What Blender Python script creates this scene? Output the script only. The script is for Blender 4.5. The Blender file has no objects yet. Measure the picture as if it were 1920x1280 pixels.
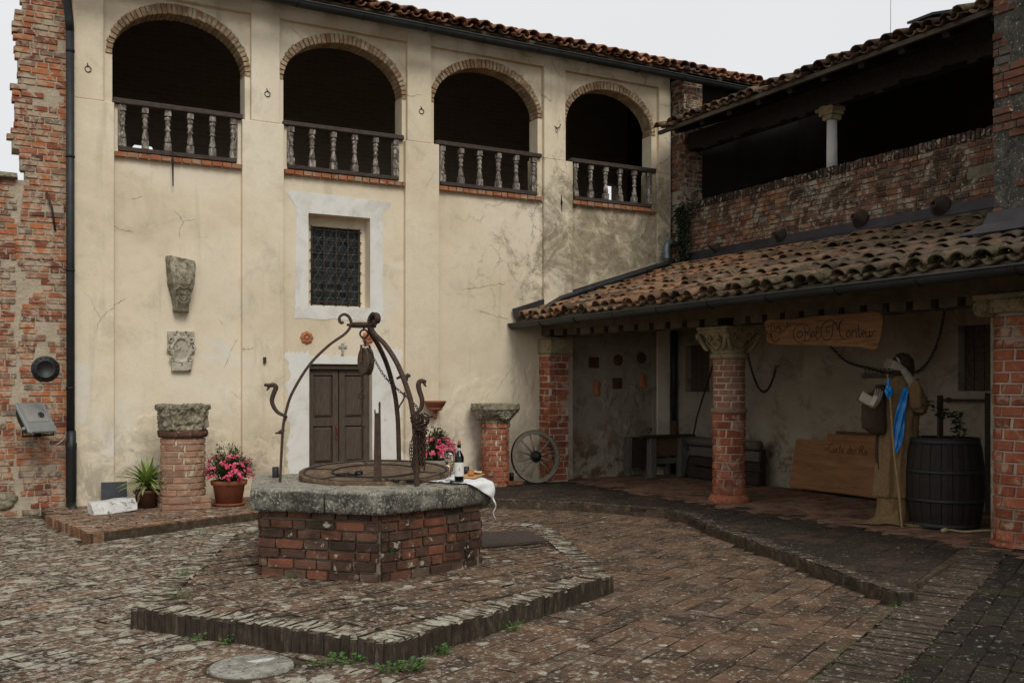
import bpy, bmesh, math, random
from mathutils import Vector, Matrix, noise as mnoise

R = random.Random(11)
RAD = math.radians
PI = math.pi

# ------------------------------------------------------------------ camera, sky, sun, exposure
scene = bpy.context.scene
COL = scene.collection
YAW = RAD(28.8)
CAM_H = 1.6
cam_data = bpy.data.cameras.new('camera')
cam = bpy.data.objects.new('camera', cam_data)
COL.objects.link(cam)
cam.location = (0, 0, CAM_H)
cam.rotation_euler = (RAD(90), 0, -YAW)
cam_data.sensor_width = 36
cam_data.lens = 1839 / 1920 * 36
cam_data.shift_y = 82 / 1920
cam_data.clip_start = 0.05
cam_data.clip_end = 2000
scene.camera = cam

SUN_EL, SUN_AZ = RAD(43), RAD(184)      # compass bearing of the veiled sun, seen from above: 0 = +Y, clockwise
world = bpy.data.worlds.new('World')
scene.world = world
world.use_nodes = True
wn, wl = world.node_tree.nodes, world.node_tree.links
wn.clear()
w_out = wn.new('ShaderNodeOutputWorld')
w_bg = wn.new('ShaderNodeBackground')
w_sky = wn.new('ShaderNodeTexSky')
w_sky.sky_type = 'NISHITA'
w_sky.sun_disc = False
w_sky.sun_elevation = SUN_EL
w_sky.sun_rotation = SUN_AZ
w_sky.dust_density = 4.0
w_hsv = wn.new('ShaderNodeHueSaturation')
w_hsv.inputs['Saturation'].default_value = 0.25
w_mix = wn.new('ShaderNodeMixRGB')
w_mix.inputs['Fac'].default_value = 0.9
# the cloud cover: an almost even pale grey sheet with slow, faint variation
w_tc = wn.new('ShaderNodeTexCoord')
w_noise = wn.new('ShaderNodeTexNoise')
w_noise.inputs['Scale'].default_value = 1.6
w_noise.inputs['Detail'].default_value = 5
w_ramp = wn.new('ShaderNodeValToRGB')
w_ramp.color_ramp.elements[0].position = 0.3
w_ramp.color_ramp.elements[0].color = (7.9, 8.05, 8.3, 1)
w_ramp.color_ramp.elements[1].position = 0.72
w_ramp.color_ramp.elements[1].color = (8.75, 8.85, 9.0, 1)
wl.new(w_tc.outputs['Generated'], w_noise.inputs['Vector'])
wl.new(w_noise.outputs['Fac'], w_ramp.inputs['Fac'])
wl.new(w_sky.outputs['Color'], w_hsv.inputs['Color'])
wl.new(w_hsv.outputs['Color'], w_mix.inputs['Color1'])
wl.new(w_ramp.outputs['Color'], w_mix.inputs['Color2'])
wl.new(w_mix.outputs['Color'], w_bg.inputs['Color'])
wl.new(w_bg.outputs['Background'], w_out.inputs['Surface'])
w_bg.inputs['Strength'].default_value = 0.1

sun_data = bpy.data.lights.new('sun', 'SUN')
sun = bpy.data.objects.new('sun', sun_data)
COL.objects.link(sun)
sun_data.energy = 1.5
sun_data.angle = RAD(25)
sun_data.color = (1.0, 0.97, 0.92)
sun.rotation_euler = (RAD(90) - SUN_EL, 0, PI - SUN_AZ)
sd = Vector((math.sin(SUN_AZ) * math.cos(SUN_EL), math.cos(SUN_AZ) * math.cos(SUN_EL), math.sin(SUN_EL)))
sun.rotation_euler = sd.to_track_quat('Z', 'Y').to_euler()
sun.location = (0, -4, 12)

scene.view_settings.view_transform = 'Standard'
scene.view_settings.look = 'None'
scene.view_settings.exposure = 0.0
scene.view_settings.gamma = 1.0
scene.view_settings.use_curve_mapping = False
scene.render.engine = 'CYCLES'
scene.cycles.max_bounces = 8
scene.cycles.diffuse_bounces = 6
scene.cycles.transmission_bounces = 6
scene.cycles.use_denoising = True

# ------------------------------------------------------------------ materials
def col(r, g, b, k=1.0):
    def f(v):
        v /= 255.0
        return (v / 12.92 if v <= 0.04045 else ((v + 0.055) / 1.055) ** 2.4) * k
    return (f(r), f(g), f(b), 1.0)

class NG:
    """a small writer for node materials"""
    def __init__(s, name):
        s.m = bpy.data.materials.new(name)
        s.m.use_nodes = True
        s.t = s.m.node_tree
        s.t.nodes.clear()
        s.out = s.t.nodes.new('ShaderNodeOutputMaterial')
        s.b = s.t.nodes.new('ShaderNodeBsdfPrincipled')
        s.t.links.new(s.b.outputs[0], s.out.inputs[0])
        s._pos = None
    def put(s, sock, v):
        if isinstance(v, bpy.types.NodeSocket):
            s.t.links.new(v, sock)
        elif v is not None:
            if isinstance(v, (int, float)) and hasattr(sock.default_value, '__len__'):
                v = (v, v, v, 1)[:len(sock.default_value)]
            sock.default_value = v
    def pos(s):
        if s._pos is None:
            s._pos = s.t.nodes.new('ShaderNodeNewGeometry')
        return s._pos.outputs['Position']
    def nrm(s):
        s.pos()
        return s._pos.outputs['Normal']
    def gen(s, which='Object'):
        return s.t.nodes.new('ShaderNodeTexCoord').outputs[which]
    def scale(s, vec, sc):
        n = s.t.nodes.new('ShaderNodeMapping')
        s.t.links.new(vec, n.inputs['Vector'])
        n.inputs['Scale'].default_value = sc
        return n.outputs[0]
    def noise(s, scale, detail=4, rough=0.55, dist=0.0, vec=None, out='Fac'):
        n = s.t.nodes.new('ShaderNodeTexNoise')
        s.t.links.new(vec or s.pos(), n.inputs['Vector'])
        n.inputs['Scale'].default_value = scale
        n.inputs['Detail'].default_value = detail
        n.inputs['Roughness'].default_value = rough
        n.inputs['Distortion'].default_value = dist
        return n.outputs[out]
    def vor(s, scale, feature='F1', vec=None, rnd=1.0, out=0):
        n = s.t.nodes.new('ShaderNodeTexVoronoi')
        n.feature = feature
        s.t.links.new(vec or s.pos(), n.inputs['Vector'])
        n.inputs['Scale'].default_value = scale
        n.inputs['Randomness'].default_value = rnd
        return n.outputs[out]
    def ramp(s, fac, stops, interp='LINEAR'):
        n = s.t.nodes.new('ShaderNodeValToRGB')
        n.color_ramp.interpolation = interp
        e = n.color_ramp.elements
        while len(e) < len(stops):
            e.new(0.5)
        for el, (p, c) in zip(e, stops):
            el.position = p
            el.color = c if hasattr(c, '__len__') else (c, c, c, 1)
        s.put(n.inputs[0], fac)
        return n.outputs[0]
    def mix(s, fac, a, b, mode='MIX'):
        n = s.t.nodes.new('ShaderNodeMixRGB')
        n.blend_type = mode
        s.put(n.inputs[0], fac); s.put(n.inputs[1], a); s.put(n.inputs[2], b)
        return n.outputs[0]
    def math(s, op, a, b=0.0, c=None, clamp=False):
        n = s.t.nodes.new('ShaderNodeMath')
        n.operation = op
        n.use_clamp = clamp
        s.put(n.inputs[0], a); s.put(n.inputs[1], b)
        if c is not None:
            s.put(n.inputs[2], c)
        return n.outputs[0]
    def step(s, v, lo, hi):
        n = s.t.nodes.new('ShaderNodeMapRange')
        n.interpolation_type = 'SMOOTHSTEP'
        s.put(n.inputs[0], v)
        n.inputs[1].default_value = lo; n.inputs[2].default_value = hi
        n.inputs[3].default_value = 0; n.inputs[4].default_value = 1
        return n.outputs[0]
    def xyz(s, vec=None):
        n = s.t.nodes.new('ShaderNodeSeparateXYZ')
        s.t.links.new(vec or s.pos(), n.inputs[0])
        return n.outputs
    def rnd(s):
        a = s.t.nodes.new('ShaderNodeAttribute'); a.attribute_name = 'rnd'
        o = s.t.nodes.new('ShaderNodeObjectInfo')
        return s.math('FRACT', s.math('ADD', a.outputs['Fac'], o.outputs['Random']))
    def bump(s, h, strength=0.5, dist=0.01):
        n = s.t.nodes.new('ShaderNodeBump')
        n.inputs['Strength'].default_value = strength
        n.inputs['Distance'].default_value = dist
        s.put(n.inputs['Height'], h)
        s.t.links.new(n.outputs[0], s.b.inputs['Normal'])
    def end(s, color, rough=0.85, **kw):
        s.put(s.b.inputs['Base Color'], color)
        s.put(s.b.inputs['Roughness'], rough)
        s.b.inputs['Specular IOR Level'].default_value = kw.pop('spec', 0.3)
        for k, v in kw.items():
            s.put(s.b.inputs[k.replace('_', ' ')], v)
        return s.m

MAT = {}

def simple(name, c, rough=0.8, var=0.25, scale=12, bump=0.3, bdist=0.004, grain=None, **kw):
    g = NG(name)
    v = g.scale(g.pos(), grain) if grain else None
    n = g.noise(scale, 6, 0.65, vec=v)
    dark = tuple(x * (1 - var) for x in c[:3]) + (1,)
    lite = tuple(min(1, x * (1 + var)) for x in c[:3]) + (1,)
    cc = g.ramp(n, [(0.3, dark), (0.7, lite)])
    g.bump(n, bump, bdist)
    MAT[name] = g.end(cc, rough, **kw)
    return MAT[name]

# --- facade plaster
g = NG('plaster_ochre')
big = g.noise(0.55, 5, 0.6, 0.4)
base = g.ramp(big, [(0.3, col(214, 198, 168)), (0.5, col(231, 216, 188)), (0.7, col(240, 228, 205))])
stain = g.step(g.noise(1.7, 7, 0.68, 0.6), 0.52, 0.72)
base = g.mix(g.math('MULTIPLY', stain, 0.3), base, col(160, 148, 124))
mott = g.noise(5.5, 9, 0.75, 0.3)
base = g.mix(0.35, base, g.ramp(mott, [(0.3, 0.78), (0.5, 0.97), (0.7, 1.06)]), 'MULTIPLY')
# vertical dirt runs
run = g.step(g.noise(1.0, 5, 0.6, 0.0, g.scale(g.pos(), (5.0, 5.0, 0.35))), 0.55, 0.75)
base = g.mix(g.math('MULTIPLY', run, 0.3), base, col(150, 138, 112))
x, y, z = g.xyz()
# grey mould with a ropy grain that grows on the two right hand bays
mr = g.math('MULTIPLY', g.step(x, 6.2, 8.6), g.step(z, 2.2, 3.6))
mr = g.math('MULTIPLY', mr, g.math('SUBTRACT', 1.0, g.step(z, 4.6, 5.6)))
m1 = g.noise(2.0, 10, 0.78, 0.5)
m1 = g.step(g.math('ADD', m1, g.math('MULTIPLY', mr, 0.27)), 0.60, 0.80)
mold = g.ramp(g.noise(9, 8, 0.75, 0.4), [(0.35, col(84, 76, 60)), (0.6, col(150, 138, 110))])
base = g.mix(g.math('MULTIPLY', m1, 0.8), base, mold)
rope = g.vor(1.9, 'DISTANCE_TO_EDGE', g.mix(0.35, g.scale(g.pos(), (1.0, 1.0, 0.75)), g.noise(3.2, 7, 0.75, 0, None, 'Color'), 'ADD'))
rope = g.math('MULTIPLY', g.math('SUBTRACT', 1.0, g.step(rope, 0.0, 0.022)), g.step(g.noise(2.1, 3), 0.44, 0.56))
base = g.mix(g.math('MULTIPLY', g.math('MULTIPLY', rope, g.step(x, 5.8, 7.6)), g.math('MULTIPLY', g.step(z, 2.4, 3.2), 0.6)), base, col(84, 76, 56))
# damp and patched foot of the wall
low = g.math('SUBTRACT', 1.0, g.step(g.math('ADD', z, g.math('MULTIPLY', g.noise(1.5, 4), 1.2)), 0.7, 2.2))
foot = g.step(g.noise(3.1, 8, 0.7, 0.9), 0.42, 0.62)
base = g.mix(g.math('MULTIPLY', g.math('MULTIPLY', low, foot), 0.6), base, col(136, 128, 112))
# pale patches where it was limewashed again
pale = g.math('MULTIPLY', g.step(g.noise(1.1, 5, 0.6, 0.5, g.scale(g.pos(), (1, 1, 0.8))), 0.55, 0.66), g.math('SUBTRACT', 1.0, g.step(z, 2.6, 3.4)))
base = g.mix(g.math('MULTIPLY', pale, 0.6), base, col(226, 222, 212))
fine = g.noise(60, 3, 0.7)
base = g.mix(0.5, base, g.ramp(fine, [(0.2, 0.72), (0.8, 1.0)]), 'MULTIPLY')
speck = g.step(g.vor(26), 0.05, 0.09)
base = g.mix(g.math('MULTIPLY', g.math('SUBTRACT', 1.0, speck), g.step(g.noise(1.3, 3), 0.55, 0.6)), base, col(66, 58, 46))
# hair cracks
ck = g.vor(0.8, 'DISTANCE_TO_EDGE', g.mix(0.22, g.pos(), g.noise(2.4, 6, 0.7, 0, None, 'Color'), 'ADD'))
ckm = g.math('MULTIPLY', g.math('SUBTRACT', 1.0, g.step(ck, 0.0, 0.0035)), g.step(g.noise(0.9, 2), 0.56, 0.60))
base = g.mix(g.math('MULTIPLY', ckm, 0.6), base, col(100, 88, 68))
hb = g.math('ADD', g.math('MULTIPLY', g.noise(5, 7, 0.6), 1.0), g.math('MULTIPLY', g.noise(45, 4, 0.7), 0.18))
hb = g.math('ADD', hb, g.math('MULTIPLY', g.math('MULTIPLY', low, foot), -0.5))
g.bump(g.math('SUBTRACT', hb, ckm), 0.55, 0.012)
MAT['plaster'] = g.end(base, 0.92, spec=0.15)

# --- grey plaster of the portico
g = NG('plaster_grey')
b = g.ramp(g.noise(1.0, 6, 0.65, 0.5), [(0.3, col(142, 132, 114)), (0.55, col(164, 154, 134)), (0.75, col(178, 169, 150))])
st = g.step(g.noise(2.6, 8, 0.7, 0.8), 0.5, 0.62)
b = g.mix(g.math('MULTIPLY', st, 0.5), b, col(110, 100, 84))
x, y, z = g.xyz()
lo = g.math('SUBTRACT', 1.0, g.step(g.math('ADD', z, g.noise(2, 4)), 0.9, 1.7))
b = g.mix(g.math('MULTIPLY', lo, g.step(g.noise(5, 6, 0.7), 0.45, 0.6)), b, col(110, 90, 70))
g.bump(g.math('ADD', g.noise(4, 8, 0.65), g.math('MULTIPLY', lo, g.noise(9, 5, 0.7))), 0.7, 0.02)
MAT['plaster_grey'] = g.end(b, 0.93, spec=0.15)

# --- limewash white
g = NG('limewash')
b = g.ramp(g.noise(2.2, 7, 0.7, 0.4), [(0.3, col(196, 190, 176)), (0.5, col(222, 219, 210)), (0.75, col(232, 230, 224))])
b = g.mix(g.math('MULTIPLY', g.step(g.noise(6, 8, 0.75, 0.8), 0.58, 0.7), 0.6), b, col(186, 172, 144))
g.bump(g.noise(18, 6), 0.3, 0.006)
MAT['limewash'] = g.end(b, 0.92, spec=0.15)

# --- brick, as a family
def brick_mat(name, stops, smear, smear_amt, lichen=0.0, dark=0.0, smear_scale=5.5, bump=0.7):
    g = NG(name)
    r = g.rnd()
    b = g.ramp(r, stops)
    t = g.noise(9, 8, 0.7, 0.5)
    b = g.mix(0.55, b, g.ramp(t, [(0.28, 0.42), (0.5, 0.9), (0.75, 1.25)]), 'MULTIPLY')
    fine = g.noise(70, 5, 0.7)
    b = g.mix(0.5, b, g.ramp(fine, [(0.25, 0.6), (0.75, 1.15)]), 'MULTIPLY')
    if dark:
        dk = g.step(g.noise(1.6, 6, 0.65, 0.7), 0.62 - dark * 0.3, 0.78 - dark * 0.2)
        b = g.mix(g.math('MULTIPLY', dk, 0.8), b, col(38, 34, 29))
    if smear_amt:
        sm = g.step(g.noise(smear_scale, 8, 0.72, 0.9), 0.66 - smear_amt * 0.2, 0.72 - smear_amt * 0.12)
        b = g.mix(g.math('MULTIPLY', sm, 0.85), b, smear)
    if lichen:
        l1 = g.step(g.noise(13, 6, 0.6, 1.0), 0.72 - lichen * 0.2, 0.75 - lichen * 0.2)
        b = g.mix(g.math('MULTIPLY', l1, 0.8), b, col(168, 164, 146))
    g.bump(g.math('ADD', t, g.math('MULTIPLY', fine, 0.25)), bump, 0.012)
    MAT[name] = g.end(b, 0.93, spec=0.15)

brick_mat('brick_ruin', [(0.0, col(104, 68, 56)), (0.2, col(140, 82, 62)), (0.42, col(172, 102, 70)), (0.62, col(188, 120, 80)), (0.8, col(150, 112, 90)), (1.0, col(122, 108, 96))],
          col(182, 166, 142), 1.05)
brick_mat('brick_wing', [(0.0, col(80, 60, 52)), (0.25, col(118, 78, 60)), (0.5, col(142, 94, 70)), (0.7, col(108, 92, 80)), (0.85, col(160, 116, 84)), (1.0, col(94, 88, 80))],
          col(162, 152, 134), 0.85, 0.45, 0.6)
brick_mat('brick_column', [(0.0, col(136, 80, 60)), (0.35, col(160, 90, 65)), (0.7, col(178, 106, 76)), (1.0, col(146, 94, 75))],
          col(184, 160, 136), 0.75, 0.15, 0.15)
brick_mat('brick_pale', [(0.0, col(148, 102, 84)), (0.5, col(168, 118, 96)), (1.0, col(156, 126, 106))],
          col(176, 158, 136), 0.45)
brick_mat('brick_well', [(0.0, col(76, 60, 51)), (0.3, col(108, 76, 62)), (0.55, col(130, 82, 62)), (0.8, col(98, 76, 64)), (1.0, col(116, 96, 80))],
          col(132, 118, 98), 0.5, 0.45, 0.7)
brick_mat('brick_arch', [(0.0, col(150, 126, 98)), (0.4, col(172, 144, 112)), (0.75, col(160, 120, 92)), (1.0, col(184, 162, 130))],
          col(196, 178, 148), 1.0)
brick_mat('brick_tan', [(0.0, col(150, 112, 90)), (0.5, col(178, 138, 112)), (1.0, col(160, 128, 106))],
          col(192, 176, 152), 0.7, 0.05, 0.1)
brick_mat('brick_sill', [(0.0, col(156, 94, 66)), (0.5, col(170, 112, 80)), (1.0, col(160, 130, 104))],
          col(160, 142, 116), 0.7, 0.1)
brick_mat('brick_coping', [(0.0, col(58, 48, 41)), (0.5, col(92, 68, 55)), (1.0, col(76, 66, 57))],
          col(120, 112, 98), 0.4, 0.7, 0.5)
brick_mat('brick_tower', [(0.0, col(92, 62, 50)), (0.5, col(122, 78, 58)), (1.0, col(88, 74, 64))],
          col(90, 88, 82), 0.75, 0.45, 0.6)

def mortar_mat(name, a, b_):
    g = NG(name)
    c = g.ramp(g.noise(7, 8, 0.7, 0.5), [(0.3, a), (0.7, b_)])
    g.bump(g.noise(30, 7, 0.7), 1.0, 0.02)
    MAT[name] = g.end(c, 0.95, spec=0.1)
mortar_mat('mortar_pale', col(164, 150, 128), col(196, 182, 158))
mortar_mat('mortar_dark', col(90, 82, 70), col(134, 124, 106))
mortar_mat('mortar_well', col(104, 94, 78), col(148, 134, 114))
mortar_mat('mortar_col', col(186, 172, 150), col(214, 200, 178))

# --- pavers
def paver_mat(name, stops, density, moss=0.0, dark=0.3, side_dark=True):
    g = NG(name)
    r = g.rnd()
    b = g.ramp(r, stops)
    t = g.noise(6, 8, 0.7, 0.6)
    b = g.mix(0.85, b, g.ramp(t, [(0.3, 0.3), (0.5, 0.85), (0.75, 1.3)]), 'MULTIPLY')
    fine = g.noise(48, 6, 0.8)
    b = g.mix(0.8, b, g.ramp(fine, [(0.3, 0.35), (0.55, 0.95), (0.75, 1.35)]), 'MULTIPLY')
    x, y, z = g.xyz()
    dk = g.step(g.noise(1.3, 7, 0.68, 0.6), 0.6 - dark * 0.35, 0.85 - dark * 0.3)
    b = g.mix(g.math('MULTIPLY', dk, 0.72), b, col(44, 38, 32))
    # lichen: ragged blotches, large and small, denser where the court is open to the rain
    dens = density(g, x, y)
    wob = g.mix(0.09, g.pos(), g.noise(9, 5, 0.7, 0, None, 'Color'), 'ADD')
    v1 = g.vor(5.0, 'F1', wob)
    v2 = g.vor(17, 'F1', wob)
    pick = g.noise(2.4, 4, 0.6)
    l1 = g.math('SUBTRACT', 1.0, g.step(g.math('SUBTRACT', v1, g.math('MULTIPLY', g.math('MULTIPLY', pick, dens), 0.95)), -0.10, -0.06))
    l2 = g.math('SUBTRACT', 1.0, g.step(g.math('SUBTRACT', v2, g.math('MULTIPLY', g.math('MULTIPLY', g.noise(5, 4), dens), 0.9)), -0.05, -0.015))
    n3 = g.step(g.math('ADD', g.noise(20, 8, 0.75, 0.6), g.math('MULTIPLY', dens, 0.13)), 0.60, 0.66)
    lich = g.math('MAXIMUM', g.math('MAXIMUM', l1, g.math('MULTIPLY', l2, 0.85)), g.math('MULTIPLY', n3, 0.7))
    nz = g.xyz(g.nrm())[2]
    up = g.step(nz, 0.35, 0.8)
    lc = g.ramp(g.noise(26, 6, 0.75), [(0.32, col(122, 114, 98)), (0.5, col(166, 160, 142)), (0.7, col(204, 198, 182))])
    b = g.mix(g.math('MULTIPLY', g.math('MULTIPLY', lich, up), 0.92), b, lc)
    if moss:
        ms = g.step(g.noise(2.6, 7, 0.7, 0.5), 0.62 - moss * 0.1, 0.74 - moss * 0.1)
        b = g.mix(g.math('MULTIPLY', ms, 0.55), b, g.ramp(fine, [(0.3, col(38, 40, 22)), (0.7, col(70, 72, 42))]))
    if side_dark:   # dark streaky tone on the upright faces
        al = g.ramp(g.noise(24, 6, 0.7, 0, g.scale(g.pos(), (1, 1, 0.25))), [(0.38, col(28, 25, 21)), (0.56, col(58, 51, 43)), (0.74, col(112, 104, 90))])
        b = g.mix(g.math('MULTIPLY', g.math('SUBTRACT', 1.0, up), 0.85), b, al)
    h = g.math('ADD', g.math('ADD', t, g.math('MULTIPLY', fine, 0.3)), g.math('MULTIPLY', lich, 0.12))
    g.bump(h, 0.85, 0.014)
    MAT[name] = g.end(b, 0.9, spec=0.2)

PAVE = [(0.0, col(88, 71, 57)), (0.3, col(110, 86, 67)), (0.6, col(126, 98, 76)), (0.85, col(118, 99, 80)), (1.0, col(138, 102, 76))]
def d_court(g, x, y):
    l = g.math('SUBTRACT', 1.0, g.step(g.math('ADD', x, g.math('MULTIPLY', y, -0.28)), -1.6, 3.6))
    return g.math('ADD', g.math('MULTIPLY', l, 0.44), 0.39)
paver_mat('paver_court', PAVE, d_court, 0.25, 0.42)
paver_mat('paver_platform', PAVE, lambda g, x, y: g.math('ADD', 0.70, g.math('MULTIPLY', x, -0.04)), 0.25, 0.45)
paver_mat('paver_plinth', [(0.0, col(112, 86, 68)), (0.4, col(136, 104, 82)), (0.8, col(148, 118, 94)), (1.0, col(156, 112, 82))], lambda g, x, y: g.math('ADD', 0.6, 0.0), 0.2, 0.25)
paver_mat('edge_plinth', [(0.0, col(120, 88, 66)), (0.5, col(150, 110, 82)), (1.0, col(158, 130, 104))], lambda g, x, y: g.math('ADD', 0.7, 0.0), 0.0, 0.2, False)
paver_mat('edge_platform', [(0.0, col(104, 90, 72)), (0.5, col(132, 116, 94)), (1.0, col(120, 94, 72))], lambda g, x, y: g.math('ADD', 1.05, g.math('MULTIPLY', x, -0.04)), 0.0, 0.2)
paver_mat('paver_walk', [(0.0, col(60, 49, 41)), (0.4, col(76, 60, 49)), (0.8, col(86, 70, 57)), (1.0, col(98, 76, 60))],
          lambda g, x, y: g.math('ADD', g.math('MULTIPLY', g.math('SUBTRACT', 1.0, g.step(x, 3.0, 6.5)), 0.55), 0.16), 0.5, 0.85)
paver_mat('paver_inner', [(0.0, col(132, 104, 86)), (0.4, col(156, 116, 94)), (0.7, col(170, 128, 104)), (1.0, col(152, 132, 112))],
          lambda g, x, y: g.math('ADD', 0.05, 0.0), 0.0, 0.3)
paver_mat('paver_ramp_shaded', [(0.0, col(40, 35, 30)), (0.4, col(52, 44, 37)), (0.8, col(62, 53, 44)), (1.0, col(70, 62, 54))],  # mossy bricks, base colours also lowered to paint in the right side's shade
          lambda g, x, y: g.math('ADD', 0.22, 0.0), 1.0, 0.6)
paver_mat('edge_band', [(0.0, col(76, 64, 54)), (0.5, col(98, 84, 70)), (1.0, col(88, 70, 58))],
          lambda g, x, y: g.math('ADD', 0.4, 0.0), 0.5, 0.3)

g = NG('joint_earth')
b = g.ramp(g.noise(11, 8, 0.7), [(0.3, col(56, 47, 38)), (0.55, col(86, 74, 60)), (0.75, col(122, 111, 92))])
ms = g.step(g.noise(1.9, 6, 0.7), 0.56, 0.68)
b = g.mix(g.math('MULTIPLY', ms, 0.6), b, col(58, 60, 34))
g.bump(g.noise(45, 7, 0.75), 1.0, 0.015)
MAT['joint_earth'] = g.end(b, 0.95, spec=0.1)

# --- stones
def stone_mat(name, a, b_, c_, speck=0.5, moss=0.0, scale=1.0, top=None):
    g = NG(name)
    n1 = g.noise(7 * scale, 8, 0.72, 0.6)
    b = g.ramp(n1, [(0.32, a), (0.5, b_), (0.68, c_)])
    n2 = g.noise(38 * scale, 6, 0.7, 0.4)
    b = g.mix(g.math('MULTIPLY', g.step(n2, 0.68 - speck * 0.16, 0.72 - speck * 0.14), 0.85), b, col(178, 176, 162))
    b = g.mix(g.math('MULTIPLY', g.math('SUBTRACT', 1.0, g.step(g.noise(22 * scale, 6, 0.7), 0.36, 0.44)), 0.75), b, col(34, 33, 29))
    if moss:
        b = g.mix(g.math('MULTIPLY', g.step(g.noise(4, 6, 0.7), 0.52, 0.62), moss), b, col(116, 98, 52))
    if top:   # crust of pale lichen on faces that the rain reaches
        up = g.step(g.xyz(g.nrm())[2], 0.25, 0.8)
        b = g.mix(g.math('MULTIPLY', g.math('MULTIPLY', up, g.step(g.noise(9, 7, 0.7, 0.6), 0.36, 0.56)), 0.8), b, g.ramp(n2, [(0.3, col(112, 106, 90)), (0.7, top)]))
        b = g.mix(g.math('MULTIPLY', g.math('SUBTRACT', 1.0, up), g.math('MULTIPLY', g.step(g.noise(2.4, 5, 0.6), 0.4, 0.6), 0.6)), b, col(40, 39, 34))
    g.bump(g.math('ADD', n1, g.math('MULTIPLY', n2, 0.35)), 0.9, 0.02)
    MAT[name] = g.end(b, 0.93, spec=0.15)
stone_mat('stone_cap', col(66, 64, 57), col(100, 97, 88), col(150, 145, 130), 0.9, 0.0, 1.25, col(188, 182, 164))
stone_mat('stone_lichen', col(84, 78, 64), col(138, 130, 110), col(182, 174, 150), 0.45, 0.25, 1.6)
stone_mat('stone_pale', col(150, 142, 122), col(182, 174, 154), col(200, 194, 178), 0.1, 0.0)
stone_mat('stone_capital', col(120, 106, 80), col(156, 140, 108), col(172, 158, 126), 0.0)
stone_mat('stone_white', col(176, 174, 168), col(206, 204, 198), col(220, 218, 212), 0.3)
stone_mat('concrete', col(112, 108, 98), col(140, 136, 124), col(176, 172, 160), 0.8)
stone_mat('render_dark', col(50, 48, 44), col(74, 71, 64), col(104, 99, 88), 0.55)

# --- roof tiles
def tile_mat(name, stops, moss):
    g = NG(name)
    b = g.ramp(g.rnd(), stops)
    t = g.noise(8, 8, 0.7, 0.6)
    b = g.mix(0.6, b, g.ramp(t, [(0.3, 0.45), (0.55, 1.0), (0.75, 1.2)]), 'MULTIPLY')
    b = g.mix(g.math('MULTIPLY', g.step(g.noise(16, 7, 0.7, 0.8), 0.56, 0.64), 0.6), b, col(150, 144, 122))
    b = g.mix(g.math('MULTIPLY', g.step(g.noise(5, 7, 0.75), 0.46, 0.62), 0.75), b, col(58, 50, 42))
    if moss:
        x, y, z = g.xyz()
        far = g.math('SUBTRACT', 1.0, g.step(y, 6.0, 11.5))
        eave = g.math('SUBTRACT', 1.0, g.step(x, 7.4, 8.1))
        top = g.step(x, 8.6, 10.2)
        dens = g.math('ADD', g.math('MULTIPLY', far, g.math('ADD', g.math('MAXIMUM', eave, top), 0.15)), 0.05)
        ms = g.step(g.math('ADD', g.noise(6, 7, 0.7, 0.6), g.math('MULTIPLY', dens, 0.18)), 0.60, 0.70)
        b = g.mix(g.math('MULTIPLY', ms, 0.75), b, g.ramp(g.noise(50, 4), [(0.3, col(44, 44, 20)), (0.7, col(96, 92, 44))]))
        # darker grey tiles towards the tower
        b = g.mix(g.math('MULTIPLY', far, 0.72), b, g.ramp(t, [(0.3, col(46, 41, 35)), (0.7, col(92, 83, 72))]))
    g.bump(g.math('ADD', t, g.math('MULTIPLY', g.noise(50, 5, 0.7), 0.3)), 0.7, 0.012)
    MAT[name] = g.end(b, 0.92, spec=0.15)
TILES = [(0.0, col(84, 66, 54)), (0.2, col(124, 92, 70)), (0.45, col(156, 118, 86)), (0.65, col(144, 124, 98)), (0.85, col(174, 118, 82)), (1.0, col(106, 94, 80))]
tile_mat('tile_low', TILES, 1.0)
tile_mat('tile_high', [(0.0, col(104, 70, 54)), (0.3, col(138, 92, 68)), (0.6, col(158, 108, 80)), (0.85, col(176, 128, 94)), (1.0, col(104, 84, 70))], 0)
tile_mat('tile_wing', [(0.0, col(60, 50, 42)), (0.4, col(92, 70, 54)), (0.75, col(118, 92, 70)), (1.0, col(142, 120, 94))], 0)

# --- metals, wood, pottery, cloth
simple('iron_rust', col(74, 58, 48), 0.7, 0.45, 30, 0.5, 0.003, Metallic=0.25)
simple('iron_rust_red', col(104, 66, 48), 0.8, 0.45, 24, 0.5, 0.003, Metallic=0.15)
simple('iron_dark', col(38, 36, 35), 0.6, 0.4, 30, 0.4, 0.003, Metallic=0.3)
simple('gutter_metal', col(58, 60, 59), 0.55, 0.3, 5, 0.2, 0.004, Metallic=0.5)
simple('flashing', col(60, 56, 58), 0.6, 0.35, 3.5, 0.3, 0.006, Metallic=0.4)
simple('copper_pipe', col(112, 124, 128), 0.5, 0.3, 9, 0.2, 0.003, Metallic=0.5)
simple('wood_dark', col(58, 48, 40), 0.85, 0.5, 7, 0.7, 0.006, (1, 1, 9))
simple('wood_rail', col(70, 60, 52), 0.85, 0.5, 7, 0.8, 0.006, (2, 9, 9))
simple('wood_beam', col(88, 76, 62), 0.9, 0.45, 6, 0.7, 0.008, (4, 4, 4))
simple('wood_lath', col(78, 70, 59), 0.9, 0.4, 6, 0.6, 0.005, (6, 2, 6))
simple('wood_door', col(80, 69, 58), 0.8, 0.35, 9, 0.6, 0.004, (6, 6, 0.8))
simple('wood_wheel', col(116, 108, 94), 0.9, 0.4, 10, 0.7, 0.005, (3, 3, 3))
simple('wood_grey', col(98, 92, 82), 0.9, 0.45, 8, 0.7, 0.006, (8, 8, 1))
simple('wood_box', col(96, 74, 56), 0.85, 0.35, 6, 0.4, 0.004, (2, 2, 8))
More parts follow.
